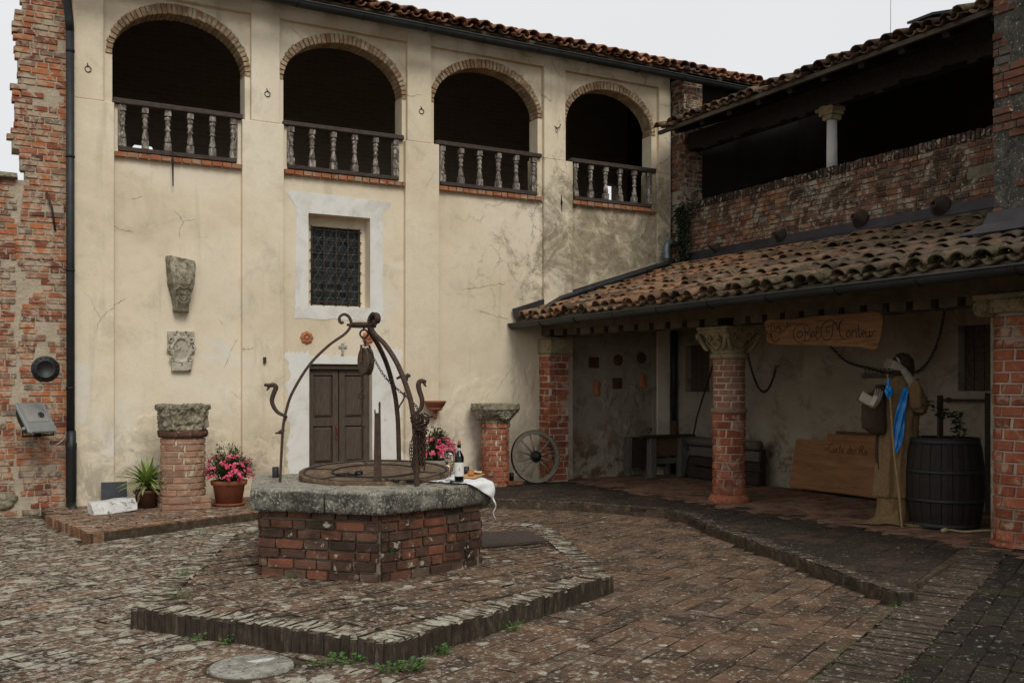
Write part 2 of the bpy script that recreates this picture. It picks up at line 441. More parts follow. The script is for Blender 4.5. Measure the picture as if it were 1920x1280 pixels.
simple('wood_bread', col(186, 140, 92), 0.7, 0.2, 20, 0.3, 0.003, (2, 12, 2))
simple('wood_barrel', col(40, 33, 28), 0.7, 0.35, 8, 0.5, 0.004, (9, 9, 1))
simple('bamboo', col(150, 124, 86), 0.7, 0.25, 20, 0.3, 0.002)
simple('terracotta', col(142, 84, 60), 0.85, 0.25, 8, 0.4, 0.004)
simple('terracotta_dark', col(92, 62, 50), 0.85, 0.3, 8, 0.4, 0.004)
simple('terracotta_relief', col(178, 116, 82), 0.9, 0.3, 20, 0.6, 0.004)
simple('pot_stone', col(136, 132, 120), 0.95, 0.35, 16, 1.0, 0.012)
simple('black_metal', col(26, 27, 28), 0.5, 0.3, 14, 0.3, 0.002, spec=0.5)
simple('grey_plastic', col(128, 130, 126), 0.5, 0.1, 10, 0.1, 0.001, spec=0.5)
simple('dark_plastic', col(40, 42, 42), 0.6, 0.2, 10, 0.2, 0.001)
simple('reflector', col(196, 198, 200), 0.25, 0.15, 6, 0.1, 0.001, Metallic=0.8)
simple('cable_white', col(176, 172, 166), 0.6, 0.1, 10, 0.0, 0.001)
simple('habit', col(122, 98, 67), 0.95, 0.25, 26, 0.9, 0.004)
simple('habit_dark', col(66, 52, 38), 0.95, 0.25, 26, 0.8, 0.004)
simple('sash_blue', col(0, 132, 206), 0.35, 0.3, 9, 0.3, 0.006, spec=0.6)
simple('hand_grey', col(148, 138, 122), 0.7, 0.2, 14, 0.4, 0.003)
simple('paper_old', col(176, 166, 148), 0.8, 0.15, 10, 0.2, 0.002)
simple('cloth_white', col(226, 226, 224), 0.9, 0.03, 60, 0.25, 0.001)
simple('label_white', col(222, 220, 214), 0.7, 0.03, 10, 0.0, 0.001)
simple('label_mark', col(216, 140, 104), 0.7, 0.1, 10, 0.0, 0.001)
simple('capsule', col(170, 178, 184), 0.5, 0.1, 10, 0.0, 0.001)
simple('cork', col(186, 116, 76), 0.8, 0.25, 60, 0.3, 0.002)
simple('bread', col(176, 112, 62), 0.8, 0.35, 30, 0.6, 0.004)
simple('cheese', col(222, 204, 168), 0.7, 0.1, 20, 0.2, 0.002)
simple('leaf_green', col(78, 100, 46), 0.6, 0.4, 9, 0.2, 0.002)
simple('leaf_dark', col(40, 54, 34), 0.65, 0.4, 9, 0.2, 0.002)
simple('leaf_yucca', col(128, 146, 74), 0.55, 0.4, 14, 0.2, 0.002)
simple('leaf_dry', col(150, 132, 100), 0.8, 0.3, 14, 0.2, 0.002)
simple('moss_olive', col(98, 96, 48), 0.9, 0.5, 14, 0.3, 0.003)
simple('leaf_weed', col(70, 104, 46), 0.6, 0.3, 14, 0.2, 0.002)
simple('petal_pink', col(206, 68, 98), 0.7, 0.3, 26, 0.2, 0.002)
simple('petal_light', col(222, 110, 132), 0.7, 0.25, 26, 0.2, 0.002)
simple('stem', col(86, 74, 50), 0.8, 0.3, 14, 0.2, 0.002)
simple('straw', col(176, 156, 112), 0.85, 0.3, 40, 0.2, 0.002)
simple('wood_shaded', col(46, 41, 36), 0.9, 0.4, 6, 0.7, 0.008, (4, 4, 4))  # beam wood again, darkened to paint in the shade of gallery and lintel
simple('wall_shaded', col(50, 45, 39), 0.95, 0.35, 3, 0.4, 0.01)  # inner walls coloured near black, standing in for the shade indoors
simple('plaster_shaded', col(98, 88, 72), 0.93, 0.4, 4, 0.6, 0.01)  # grey plaster again, with the shade under the gutter put into its colour
simple('clay_dark', col(62, 50, 43), 0.85, 0.4, 12, 0.5, 0.004)
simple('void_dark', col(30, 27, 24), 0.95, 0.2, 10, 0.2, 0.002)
simple('ink', col(34, 24, 17), 0.8, 0.1, 10, 0.0, 0.001)
simple('slate', col(72, 76, 80), 0.7, 0.2, 8, 0.3, 0.003)
simple('lead', col(92, 98, 100), 0.5, 0.2, 14, 0.2, 0.002, Metallic=0.4)
simple('cross_grey', col(160, 158, 150), 0.8, 0.15, 14, 0.2, 0.002)
simple('white_board', col(206, 204, 198), 0.9, 0.1, 6, 0.1, 0.002)

g = NG('sign_wood')
n = g.noise(3, 8, 0.7, 1.2, g.scale(g.pos(), (3, 0.7, 9)))
b = g.ramp(n, [(0.3, col(92, 62, 38)), (0.55, col(136, 96, 60)), (0.75, col(160, 120, 78))])
g.bump(n, 0.4, 0.004)
MAT['sign_wood'] = g.end(b, 0.7, spec=0.3)
g = NG('board_wood')
n = g.noise(2.2, 8, 0.65, 0.9, g.scale(g.pos(), (6, 0.8, 6)))
b = g.ramp(n, [(0.3, col(124, 86, 54)), (0.55, col(158, 112, 72)), (0.75, col(178, 134, 92))])
kn = g.math('SUBTRACT', 1.0, g.step(g.vor(5.5), 0.04, 0.075))
b = g.mix(g.math('MULTIPLY', kn, 0.7), b, col(92, 56, 34))
MAT['board_wood'] = g.end(b, 0.65, spec=0.35)

# painted balusters that have lost most of their paint
g = NG('baluster_paint')
n = g.noise(20, 8, 0.75, 0.8, g.scale(g.pos(), (1.2, 1.2, 0.5)))
b = g.ramp(n, [(0.38, col(74, 62, 53)), (0.5, col(118, 108, 97)), (0.62, col(178, 173, 164))])
g.bump(n, 0.6, 0.006)
MAT['baluster_paint'] = g.end(b, 0.85, spec=0.2)

g = NG('lid_rust')
n = g.noise(10, 8, 0.75, 0.5)
b = g.ramp(n, [(0.3, col(66, 52, 42)), (0.5, col(100, 80, 62)), (0.7, col(134, 116, 92))])
b = g.mix(g.math('MULTIPLY', g.step(g.noise(26, 8, 0.75), 0.58, 0.64), 0.8), b, col(172, 158, 134))
g.bump(n, 0.5, 0.006)
MAT['lid_rust'] = g.end(b, 0.8, spec=0.25, Metallic=0.15)

def glass_mat(name, c, rough=0.03):
    g = NG(name)
    g.b.inputs['Transmission Weight'].default_value = 1.0
    g.b.inputs['IOR'].default_value = 1.45
    MAT[name] = g.end(c, rough, spec=0.5)
glass_mat('glass_clear', (1, 1, 1, 1), 0.0)
glass_mat('glass_bottle', (0.03, 0.05, 0.02, 1), 0.05)
glass_mat('wine_white', (0.95, 0.72, 0.42, 1), 0.0)
g = NG('glass_pane')
n = g.noise(9, 5, 0.6)
MAT['glass_pane'] = g.end(g.ramp(n, [(0.35, col(26, 30, 31)), (0.65, col(56, 62, 60))]), 0.12, spec=0.8)

# inner brickwork of the loggia, too dark and far for single bricks
g = NG('brick_inner')
bt = g.t.nodes.new('ShaderNodeTexBrick')
mp = g.t.nodes.new('ShaderNodeMapping')
mp.inputs['Rotation'].default_value = (RAD(90), 0, 0)
g.t.links.new(g.pos(), mp.inputs['Vector'])
g.t.links.new(mp.outputs[0], bt.inputs['Vector'])
bt.inputs['Color1'].default_value = col(158, 142, 126)
bt.inputs['Color2'].default_value = col(144, 128, 114)
bt.inputs['Mortar'].default_value = col(156, 146, 130)
bt.inputs['Scale'].default_value = 1
bt.inputs['Mortar Size'].default_value = 0.012
bt.inputs['Brick Width'].default_value = 0.27
bt.inputs['Row Height'].default_value = 0.08
g.bump(bt.outputs['Fac'], 0.6, -0.01)
MAT['brick_inner'] = g.end(g.mix(0.6, bt.outputs['Color'], g.ramp(g.noise(5, 6), [(0.3, 0.8), (0.7, 1.0)]), 'MULTIPLY'), 0.95, spec=0.1)

# ------------------------------------------------------------------ geometry helpers
CAMP = Vector((0, 0, CAM_H))
def project(p):
    """pixel size per metre and whether the point is inside the frame (used only to rank pieces by their size in view)"""
    s, c = math.sin(YAW), math.cos(YAW)
    d = s * p[0] + c * p[1]
    r = c * p[0] - s * p[1]
    if d < 0.3:
        return 0, False
    px, py = 960 + 1839 * r / d, 722 - 1839 * (p[2] - CAM_H) / d
    return 1839 / d, (-60 < px < 1980 and -40 < py < 1320)

def rot_z(a):
    return Matrix.Rotation(a, 4, 'Z')

def basis(origin, x, y, z):
    x, y, z = Vector(x), Vector(y), Vector(z)
    m = Matrix.Identity(4)
    for i in range(3):
        m[i][0], m[i][1], m[i][2], m[i][3] = x[i], y[i], z[i], origin[i]
    return m

class MB:
    """collects vertices and faces, then links them as ONE mesh object"""
    def __init__(s):
        s.v, s.f, s.sm, s.r = [], [], [], []
        s.rv = 0.0
    def add(s, verts, faces, smooth=False, m=None):
        o = len(s.v)
        if m is not None:
            verts = [m @ Vector(v) for v in verts]
        s.v.extend([tuple(v) for v in verts])
        s.f.extend([tuple(i + o for i in f) for f in faces])
        s.sm.extend([smooth] * len(faces))
        s.r.extend([s.rv] * len(faces))
        return s
    def box(s, c, d, m=None, jit=0.0, ch=0.0):
        x, y, z = d[0] / 2, d[1] / 2, d[2] / 2
        if ch:
            return s.cbox(c, d, ch, m, jit)
        vs = [Vector((c[0] + a * x, c[1] + b * y, c[2] + e * z)) for e in (-1, 1) for b in (-1, 1) for a in (-1, 1)]
        if jit:
            vs = [v + Vector((R.uniform(-jit, jit), R.uniform(-jit, jit), R.uniform(-jit, jit))) for v in vs]
        return s.add(vs, [(0, 2, 3, 1), (4, 5, 7, 6), (0, 1, 5, 4), (2, 6, 7, 3), (0, 4, 6, 2), (1, 3, 7, 5)], False, m)
    def span(s, x0, x1, y0, y1, z0, z1, m=None, jit=0.0, ch=0.0):
        return s.box(((x0 + x1) / 2, (y0 + y1) / 2, (z0 + z1) / 2), (abs(x1 - x0), abs(y1 - y0), abs(z1 - z0)), m, jit, ch)
    def cbox(s, c, d, ch, m=None, jit=0.0):
        """box with chamfered edges"""
        bm = bmesh.new()
        bmesh.ops.create_cube(bm, size=1.0)
        for v in bm.verts:
            v.co = Vector((c[0] + v.co.x * d[0] + R.uniform(-jit, jit), c[1] + v.co.y * d[1] + R.uniform(-jit, jit), c[2] + v.co.z * d[2] + R.uniform(-jit, jit)))
        bmesh.ops.bevel(bm, geom=bm.edges[:], offset=ch, segments=1, affect='EDGES')
        bm.verts.index_update()
        s.add([v.co.copy() for v in bm.verts], [[v.index for v in f.verts] for f in bm.faces], False, m)
        bm.free()
        return s
    def tube(s, pts, rad, n=8, cap=True, m=None, squash=None, smooth=True):
        pts = [Vector(p) for p in pts]
        if not hasattr(rad, '__len__'):
            rad = [rad] * len(pts)
        vs, fs = [], []
        up = None
        for i, p in enumerate(pts):
            t = (pts[min(i + 1, len(pts) - 1)] - pts[max(i - 1, 0)])
            t.normalize()
            if up is None:
                up = Vector((0, 0, 1)) if abs(t.z) < 0.9 else Vector((1, 0, 0))
            side = t.cross(up)
            if side.length < 1e-5:
                side = t.orthogonal()
            side.normalize()
            up = side.cross(t).normalized()
            a = squash if squash else (1, 1)
            for k in range(n):
                w = 2 * PI * k / n
                vs.append(p + side * (math.cos(w) * rad[i] * a[0]) + up * (math.sin(w) * rad[i] * a[1]))
        L = len(pts)
        for i in range(L - 1):
            for k in range(n):
                k2 = (k + 1) % n
                fs.append((i * n + k, i * n + k2, (i + 1) * n + k2, (i + 1) * n + k))
        if cap:
            fs.append(tuple(reversed(range(n))))
            fs.append(tuple((L - 1) * n + k for k in range(n)))
        return s.add(vs, fs, smooth, m)
    def lathe(s, prof, c=(0, 0, 0), n=24, m=None, smooth=True, a0=0, a1=2 * PI, wob=0.0, cap=True):
        """prof: list of (radius, z)"""
        full = abs(a1 - a0 - 2 * PI) < 1e-6
        cols = n if full else n + 1
        vs, fs = [], []
        for (r, z) in prof:
            for k in range(cols):
                w = a0 + (a1 - a0) * k / n
                rr = r * (1 + (R.uniform(-wob, wob) if wob else 0))
                vs.append((c[0] + rr * math.cos(w), c[1] + rr * math.sin(w), c[2] + z))
        for i in range(len(prof) - 1):
            for k in range(n):
                k2 = (k + 1) % cols
                fs.append((i * cols + k, i * cols + k2, (i + 1) * cols + k2, (i + 1) * cols + k))
        if full and cap and (abs(prof[0][0] - prof[-1][0]) + abs(prof[0][1] - prof[-1][1])) > 1e-6:
            if prof[0][0] > 1e-4: fs.append(tuple(reversed(range(cols))))
            if prof[-1][0] > 1e-4: fs.append(tuple((len(prof) - 1) * cols + k for k in range(cols)))
        return s.add(vs, fs, smooth, m)
    def prism(s, poly, z0, z1, m=None):
        """poly: ccw list of (x, y) or (x, y, dz)"""
        n = len(poly)
        vs = [(p[0], p[1], z0) for p in poly] + [(p[0], p[1], z1) for p in poly]
        fs = [tuple(reversed(range(n))), tuple(range(n, 2 * n))]
        fs += [(i, (i + 1) % n, (i + 1) % n + n, i + n) for i in range(n)]
        return s.add(vs, fs, False, m)
    def torus(s, c, R0, r, axis=(0, 0, 1), n=14, k=6, m=None, sx=1.0):
        q = Vector(axis).to_track_quat('Z', 'Y').to_matrix().to_4x4()
        mm = Matrix.Translation(c) @ q
        if m is not None: mm = m @ mm
        vs, fs = [], []
        for i in range(n):
            a = 2 * PI * i / n
            for j in range(k):
                b = 2 * PI * j / k
                rr = R0 + r * math.cos(b)
                vs.append((rr * math.cos(a) * sx, rr * math.sin(a), r * math.sin(b)))
        for i in range(n):
            for j in range(k):
                fs.append((i * k + j, ((i + 1) % n) * k + j, ((i + 1) % n) * k + (j + 1) % k, i * k + (j + 1) % k))
        return s.add(vs, fs, True, mm)
    def sphere(s, c, r, n=10, m=None, sc=(1, 1, 1)):
        prof = []
        vs, fs = [(c[0], c[1], c[2] - r * sc[2])], []
        rings = n // 2
        for i in range(1, rings):
            a = -PI / 2 + PI * i / rings
            for k in range(n):
                w = 2 * PI * k / n
                vs.append((c[0] + r * math.cos(a) * math.cos(w) * sc[0], c[1] + r * math.cos(a) * math.sin(w) * sc[1], c[2] + r * math.sin(a) * sc[2]))
        vs.append((c[0], c[1], c[2] + r * sc[2]))
        for k in range(n):
            fs.append((0, 1 + (k + 1) % n, 1 + k))
            fs.append((len(vs) - 1, 1 + (rings - 2) * n + k, 1 + (rings - 2) * n + (k + 1) % n))
        for i in range(rings - 2):
            for k in range(n):
                fs.append((1 + i * n + k, 1 + i * n + (k + 1) % n, 1 + (i + 1) * n + (k + 1) % n, 1 + (i + 1) * n + k))
        return s.add(vs, fs, True, m)
    def mesh(s, name, mat):
        me = bpy.data.meshes.new(name)
        me.from_pydata(s.v, [], s.f)
        me.polygons.foreach_set('use_smooth', s.sm)
        if any(s.r):
            at = me.attributes.new('rnd', 'FLOAT', 'FACE')
            at.data.foreach_set('value', s.r)
        if mat:
            me.materials.append(MAT[mat] if isinstance(mat, str) else mat)
        me.update()
        return me
    def build(s, name, mat, parent=None, kind=None, **kw):
        me = s.mesh(name, mat)
        return link(name, me, parent, kind=kind, **kw)

def link(name, me, parent=None, matrix=None, kind=None, label=None, cat=None, group=None):
    o = bpy.data.objects.new(name, me)
    COL.objects.link(o)
    if parent is not None:
        o.parent = parent
        o.matrix_parent_inverse = PINV(parent)
    if matrix is not None:
        o.matrix_basis = matrix
    tag(o, label, cat, group, kind)
    return o

_pinv = {}
def PINV(p):
    """all parts are modelled in world coordinates: undo the parent's own placing"""
    if p.name not in _pinv:
        m, q = Matrix.Identity(4), p
        while q is not None:
            m = (q.matrix_parent_inverse @ q.matrix_basis if q.parent else q.matrix_basis.copy()) @ m
            q = q.parent
        _pinv[p.name] = m.inverted()
    return _pinv[p.name]

def tag(o, label=None, cat=None, group=None, kind=None):
    if label: o['label'] = label
    if cat: o['category'] = cat
    if group: o['group'] = group
    if kind: o['kind'] = kind
    return o

def thing(name, label, cat, loc=(0, 0, 0), group=None):
    o = bpy.data.objects.new(name, None)
    o.empty_display_size = 0.1
    COL.objects.link(o)
    o.location = loc
    return tag(o, label, cat, group)

def bevel(o, w=0.01, seg=2):
    b = o.modifiers.new('bevel', 'BEVEL'); b.width = w; b.segments = seg; b.limit_method = 'ANGLE'
    return o

def subsurf(o, lv=2):
    b = o.modifiers.new('sub', 'SUBSURF'); b.levels = lv; b.render_levels = lv
    return o

_disp = {}
def displace(o, size=0.1, strength=0.02, lv=0, kind='CLOUDS'):
    if lv:
        b = o.modifiers.new('sub', 'SUBSURF'); b.subdivision_type = 'SIMPLE'; b.levels = lv; b.render_levels = lv
    k = (kind, size)
    if k not in _disp:
        t = bpy.data.textures.new('relief', kind); t.noise_scale = size
        _disp[k] = t
    d = o.modifiers.new('relief', 'DISPLACE'); d.texture = _disp[k]; d.strength = strength; d.mid_level = 0.5; d.texture_coords = 'GLOBAL'
    return o

# ------------------------------------------------------------------ bricks, stones, pavers: one small library of worn blocks
def block_variant(rg, cx=0.035, cz=0.12, dd=0.08, jag=0.5):
    """unit block, x along, z up, front face at y=-0.5; eight-cornered worn front"""
    def j(a): return rg.uniform(-a, a)
    a, b = cx, cz
    out = [(-.5, -.5 + b), (-.5 + a, -.5), (.5 - a, -.5), (.5, -.5 + b), (.5, .5 - b), (.5 - a, .5), (-.5 + a, .5), (-.5, .5 - b)]
    vs = []
    back = [(x, .5, z) for x, z in out]
    mid = [(x + j(a * jag * .5), -.5 + dd + j(dd * .3), z + j(b * jag * .5)) for x, z in out]
    front = [(x * (1 - a * 1.5) + j(a * jag), -.5 + j(dd * jag * .6), z * (1 - b * 1.1) + j(b * jag)) for x, z in out]
    vs = back + mid + front
    cen = (j(.1), -.5 + j(dd * .2), j(.1))
    vs.append(cen)
    fs = []
    for k in range(8):
        q = (k + 1) % 8
        fs.append((k, q, q + 8, k + 8))
        fs.append((k + 8, q + 8, q + 16, k + 16))
        fs.append((k + 16, q + 16, 24))
    return vs, fs

_rg = random.Random(5)
BLOCKS = [block_variant(_rg, 0.022, 0.085, 0.05, 0.7) for _ in range(8)]
PAVERS = [block_variant(_rg, 0.03, 0.045, 0.10, 0.9) for _ in range(8)]
_LIBS = {'b': BLOCKS, 'p': PAVERS, 'e': [block_variant(_rg, 0.06, 0.05, 0.10, 0.8) for _ in range(8)]}
_block_mesh = {}
def block_mesh(kind, i, mat, name):
    key = (kind, i, mat)
    if key not in _block_mesh:
        _block_mesh[key] = MB().add(*_LIBS[kind][i], kind == 't').mesh(name, mat)
    return _block_mesh[key]

def lay(parent, items, mat, name='brick', kind='b', rest='brickwork', maxn=300):
    """items: list of 4x4 matrices mapping the unit block to its place; the largest in view become parts, the rest one joined part"""
    sc = []
    for m in items:
        p = m.translation
        ppm, inside = project(p)
        ex = [Vector((m[0][i], m[1][i], m[2][i])) for i in (0, 2)]
        n = ex[0].cross(ex[1])
        view = (CAMP - p)
        if view.length > 0: view.normalize()
        a = abs(n.dot(view)) * ppm * ppm
        f = -Vector((m[0][1], m[1][1], m[2][1])).normalized()
        if f.dot(view) < 0.02: a *= 0.02
        sc.append((a if inside else a * 1e-3, inside))
    order = sorted(range(len(items)), key=lambda i: -sc[i][0])
    singles = [i for i in order[:maxn] if sc[i][1]]
    sset = set(singles)
    rest_mb = MB()
    lib = _LIBS[kind]
    for i, m in enumerate(items):
        k = R.randrange(8)
        if kind != 't' and R.random() < 0.5:
            m = m @ Matrix.Diagonal((-1, 1, -1, 1))
        if i in sset:
            link(name, block_mesh(kind, k, mat, name), parent, m)
        else:
            rest_mb.rv = R.uniform(0.01, 0.99)
            rest_mb.add(lib[k][0], lib[k][1], kind == 't', m)
    if rest_mb.v:
        rest_mb.build(rest, mat, parent, kind='stuff')

def courses(u0, u1, z0, z1, pitch, lens, place, joint=0.014, depth=0.12, proud=0.006, skip=None, wob=0.004, vj=0.006, left=None, right=None):
    """running courses on a wall strip; place(u, z, out) -> origin and axes; returns matrices"""
    items = []
    n = max(1, int(round((z1 - z0) / pitch)))
    ph = (z1 - z0) / n
    for i in range(n):
        z = z0 + (i + .5) * ph + R.uniform(-wob, wob)
        a = u0 if left is None else left(z)
        b = u1 if right is None else right(z)
        u = a + (R.uniform(-.5, 0) * lens[0] if i % 2 == 0 else R.uniform(-.9, -.4) * lens[0])
        while u < b - 0.02:
            L = R.uniform(*lens) if R.random() < 0.72 else R.uniform(*lens) * 0.52
            e0, e1 = max(u, a), min(u + L, b)
            u += L + joint
            if e1 - e0 < 0.045: continue
            if skip and skip((e0 + e1) / 2, z): continue
            h = ph - joint + R.uniform(-vj, vj)
            pr = proud + R.uniform(-0.007, 0.007)
            tw = R.uniform(-0.012, 0.012)
            items.append(place((e0 + e1) / 2, z, pr, e1 - e0, h, depth, tw))
    return items

def place_y(Y):            # wall facing -Y
    def f(u, z, pr, L, h, dp, tw):
        return Matrix.Translation((u, Y - pr + dp / 2, z)) @ Matrix.Rotation(tw, 4, 'Y') @ Matrix.Diagonal((L, dp, h, 1))
    return f
def place_x(X):            # wall facing -X; u runs along -Y
    def f(u, z, pr, L, h, dp, tw):
        return Matrix.Translation((X - pr + dp / 2, u, z)) @ rot_z(-PI / 2) @ Matrix.Rotation(tw, 4, 'Y') @ Matrix.Diagonal((L, dp, h, 1))
    return f
def place_line(p0, p1):    # wall along p0 -> p1 (xy), outward to the right hand of the direction
    p0, p1 = Vector(p0), Vector(p1)
    d = (p1 - p0).normalized()
    a = math.atan2(d.y, d.x)
    def f(u, z, pr, L, h, dp, tw):
        q = p0 + d * u
        return Matrix.Translation((q.x, q.y, z)) @ rot_z(a) @ Matrix.Translation((0, dp / 2 - pr, 0)) @ Matrix.Rotation(tw, 4, 'Y') @ Matrix.Diagonal((L, dp, h, 1))
    return f

def inside(poly, x, y):
    c = False
    n = len(poly)
    j = n - 1
    for i in range(n):
        xi, yi = poly[i][:2]; xj, yj = poly[j][:2]
        if (yi > y) != (yj > y) and x < (xj - xi) * (y - yi) / (yj - yi) + xi:
            c = not c
        j = i
    return c
def edge_dist(poly, x, y, closed=True):
    best = 1e9
    n = len(poly)
    for i in range(n if closed else n - 1):
        a, b = Vector(poly[i][:2]), Vector(poly[(i + 1) % n][:2])
        ab = b - a; t = max(0, min(1, (Vector((x, y)) - a).dot(ab) / ab.length_squared))
        best = min(best, (a + ab * t - Vector((x, y))).length)
    return best

def flat(x, y, z, ang, L, W, th=0.05, tx=0.0, ty=0.0):
    """a paver lying on the ground; its worn face up"""
    return Matrix.Translation((x, y, z - th / 2)) @ rot_z(ang) @ Matrix.Rotation(tx, 4, 'X') @ Matrix.Rotation(ty, 4, 'Y') @ Matrix.Rotation(-PI / 2, 4, 'X') @ Matrix.Diagonal((L, th, W, 1))

def field(x0, x1, y0, y1, ang, L, W, test, zf, joint=0.012, th=0.05, jit=0.006, rise=0.012, origin=(0, 0), lens=None, v0=None):
    """running-bond paving in a rotated grid clipped by test(x, y)"""
    ca, sa = math.cos(ang), math.sin(ang)
    cs = [((x - origin[0]) * ca + (y - origin[1]) * sa, -(x - origin[0]) * sa + (y - origin[1]) * ca) for x in (x0, x1) for y in (y0, y1)]
    us, vs = [c[0] for c in cs], [c[1] for c in cs]
    out = []
    row = 0
    v = min(vs) if v0 is None else v0
    while v < max(vs):
        w = W * R.uniform(0.93, 1.07)
        u = min(us) - R.uniform(0, L)
        while u < max(us):
            l = (L if not lens else R.uniform(*lens)) * R.uniform(0.88, 1.12)
            uc, vc = u + l / 2, v + w / 2
            x = origin[0] + uc * ca - vc * sa
            y = origin[1] + uc * sa + vc * ca
            if test(x, y):
                out.append(flat(x, y, zf(x, y) + R.uniform(-rise, rise) * 0.3, ang + R.uniform(-.012, .012), l - joint * R.uniform(.5, 1.2), w - joint * R.uniform(.5, 1.2), th, R.uniform(-.006, .006), R.uniform(-.006, .006)))
            u += l
        v += w
        row += 1
    return out
def smooth_path(pts, n=6):
    """Catmull-Rom through the points"""
    P = [Vector(p) for p in pts]
    P = [P[0] * 2 - P[1]] + P + [P[-1] * 2 - P[-2]]
    out = []
    for i in range(1, len(P) - 2):
        for k in range(n):
            t = k / n
            a, b, c, d = P[i - 1], P[i], P[i + 1], P[i + 2]
            out.append(0.5 * ((2 * b) + (c - a) * t + (2 * a - 5 * b + 4 * c - d) * t * t + (3 * b - a - 3 * c + d) * t ** 3))
    out.append(P[-2])
    return out

# ------------------------------------------------------------------ roof tiles
def tile_variant(rg, L=0.46, r0=0.100, r1=0.074, th=0.018, n=6):
    vs, fs = [], []
    segs = [0, .5, 1]
    bend = rg.uniform(-.006, .006)
    for q, t in enumerate(segs):
        x = L / 2 - L * t
        r = r0 + (r1 - r0) * t
        off = bend * math.sin(PI * t)
        for rr in (r, r - th):
            for k in range(n + 1):
                a = PI * (0.04 + 0.92 * k / n)
                w = 1 + rg.uniform(-.02, .02)
                vs.append((x + rg.uniform(-.004, .004), rr * math.cos(a) * w + off, rr * math.sin(a) * w * 0.92))
    c = n + 1
    for q in range(2):
        o0, o1 = q * 2 * c, (q + 1) * 2 * c
        for k in range(n):
            fs.append((o0 + k, o1 + k, o1 + k + 1, o0 + k + 1)[::-1])
            fs.append((o0 + c + k, o0 + c + k + 1, o1 + c + k + 1, o1 + c + k)[::-1])
        fs.append((o0, o0 + c, o1 + c, o1)[::-1])
        fs.append((o0 + n, o1 + n, o1 + c + n, o0 + c + n)[::-1])
    for k in range(n):
        fs.append((k, k + 1, k + 1 + c, k + c)[::-1])
        e = 4 * c
        fs.append((e + k, e + k + c, e + k + 1 + c, e + k + 1)[::-1])
    return vs, fs
TILES_LIB = [tile_variant(_rg) for _ in range(8)]
_LIBS['t'] = TILES_LIB

def tile_roof(parent, eave0, eave1, down, mat, rows, pitch=0.215, expo=0.37, lift=0.03, maxn=300, clip=None):
    e0, e1, down = Vector(eave0), Vector(eave1), Vector(down).normalized()
    al = (e1 - e0).normalized()
    nn = al.cross(down)
    if nn.z < 0:
        nn = -nn
    y = nn.cross(down)
    n = int((e1 - e0).length / pitch)
    items = []
    for i in range(n):
        for j in range(rows):
            p = e0 + al * (pitch * (i + .5)) - down * (0.2 + j * expo)
            if clip and not clip(p): continue
            for cover in (True, False):
                q = p + al * ((pitch / 2 if not cover else 0) + R.uniform(-.014, .014)) + down * R.uniform(-.055, .055)
                b = basis((0, 0, 0), down, y, nn)
                tw = Matrix.Rotation(R.gauss(0, .055), 4, 'Z') @ Matrix.Rotation(R.gauss(0, .08), 4, 'X')
                if cover:
                    m = Matrix.Translation(q + nn * (lift + R.uniform(0, .03))) @ b @ tw @ Matrix.Rotation(RAD(-2.2), 4, 'Y')
                else:
                    m = Matrix.Translation(q + nn * (lift + 0.035)) @ b @ tw @ Matrix.Rotation(RAD(-2.2), 4, 'Y') @ Matrix.Rotation(PI, 4, 'X') @ rot_z(PI)
                items.append(m)
    lay(parent, items, mat, 'roof_tile', 't', 'roof_tiling', maxn)

def gutter_mesh(p0, p1, r=0.075, lip=0.012, n=10):
    """half-round trough with a rolled front lip"""
    p0, p1 = Vector(p0), Vector(p1)
    d = (p1 - p0).normalized()
    side = d.cross(Vector((0, 0, 1))).normalized()
    mb = MB()
    N = max(2, int((p1 - p0).length / 0.9))
    vs, fs = [], []
    for i in range(N + 1):
        c = p0.lerp(p1, i / N) + Vector((0, 0, R.uniform(-.006, .006)))
        for rr in (r, r - .004):
            for k in range(n + 1):
                a = PI + PI * k / n
                vs.append(c + side * (rr * math.cos(a)) + Vector((0, 0, rr * math.sin(a))))
    c_ = n + 1
    for i in range(N):
        a, b = i * 2 * c_, (i + 1) * 2 * c_
        for k in range(n):
            fs.append((a + k, a + k + 1, b + k + 1, b + k))
            fs.append((a + c_ + k, b + c_ + k, b + c_ + k + 1, a + c_ + k + 1))
    mb.add(vs, fs, True)
    for sgn in (-1, 1):
        mb.tube([p0 + side * sgn * r, p1 + side * sgn * r], lip, 8)
    mb.add([p0 + side * (r * math.cos(PI + PI * k / n)) + Vector((0, 0, r * math.sin(PI + PI * k / n))) for k in range(n + 1)], [tuple(range(n + 1))])
    mb.add([p1 + side * (r * math.cos(PI + PI * k / n)) + Vector((0, 0, r * math.sin(PI + PI * k / n))) for k in range(n + 1)], [tuple(reversed(range(n + 1)))])
    return mb, N

def gutter(parent, p0, p1, r=0.075, mat='gutter_metal'):
    mb, N = gutter_mesh(p0, p1, r)
    g_ = mb.build('gutter', mat, parent)
    p0, p1 = Vector(p0), Vector(p1)
    side = (p1 - p0).normalized().cross(Vector((0, 0, 1))).normalized()
    for i in range(1, N):
        c = p0.lerp(p1, i / N)
        b = MB()
        b.tube([c + side * ((r + .004) * math.cos(PI + PI * k / 10)) + Vector((0, 0, (r + .004) * math.sin(PI + PI * k / 10))) for k in range(11)], 0.007, 5)
        b.build('bracket', 'iron_dark', g_)
    return g_

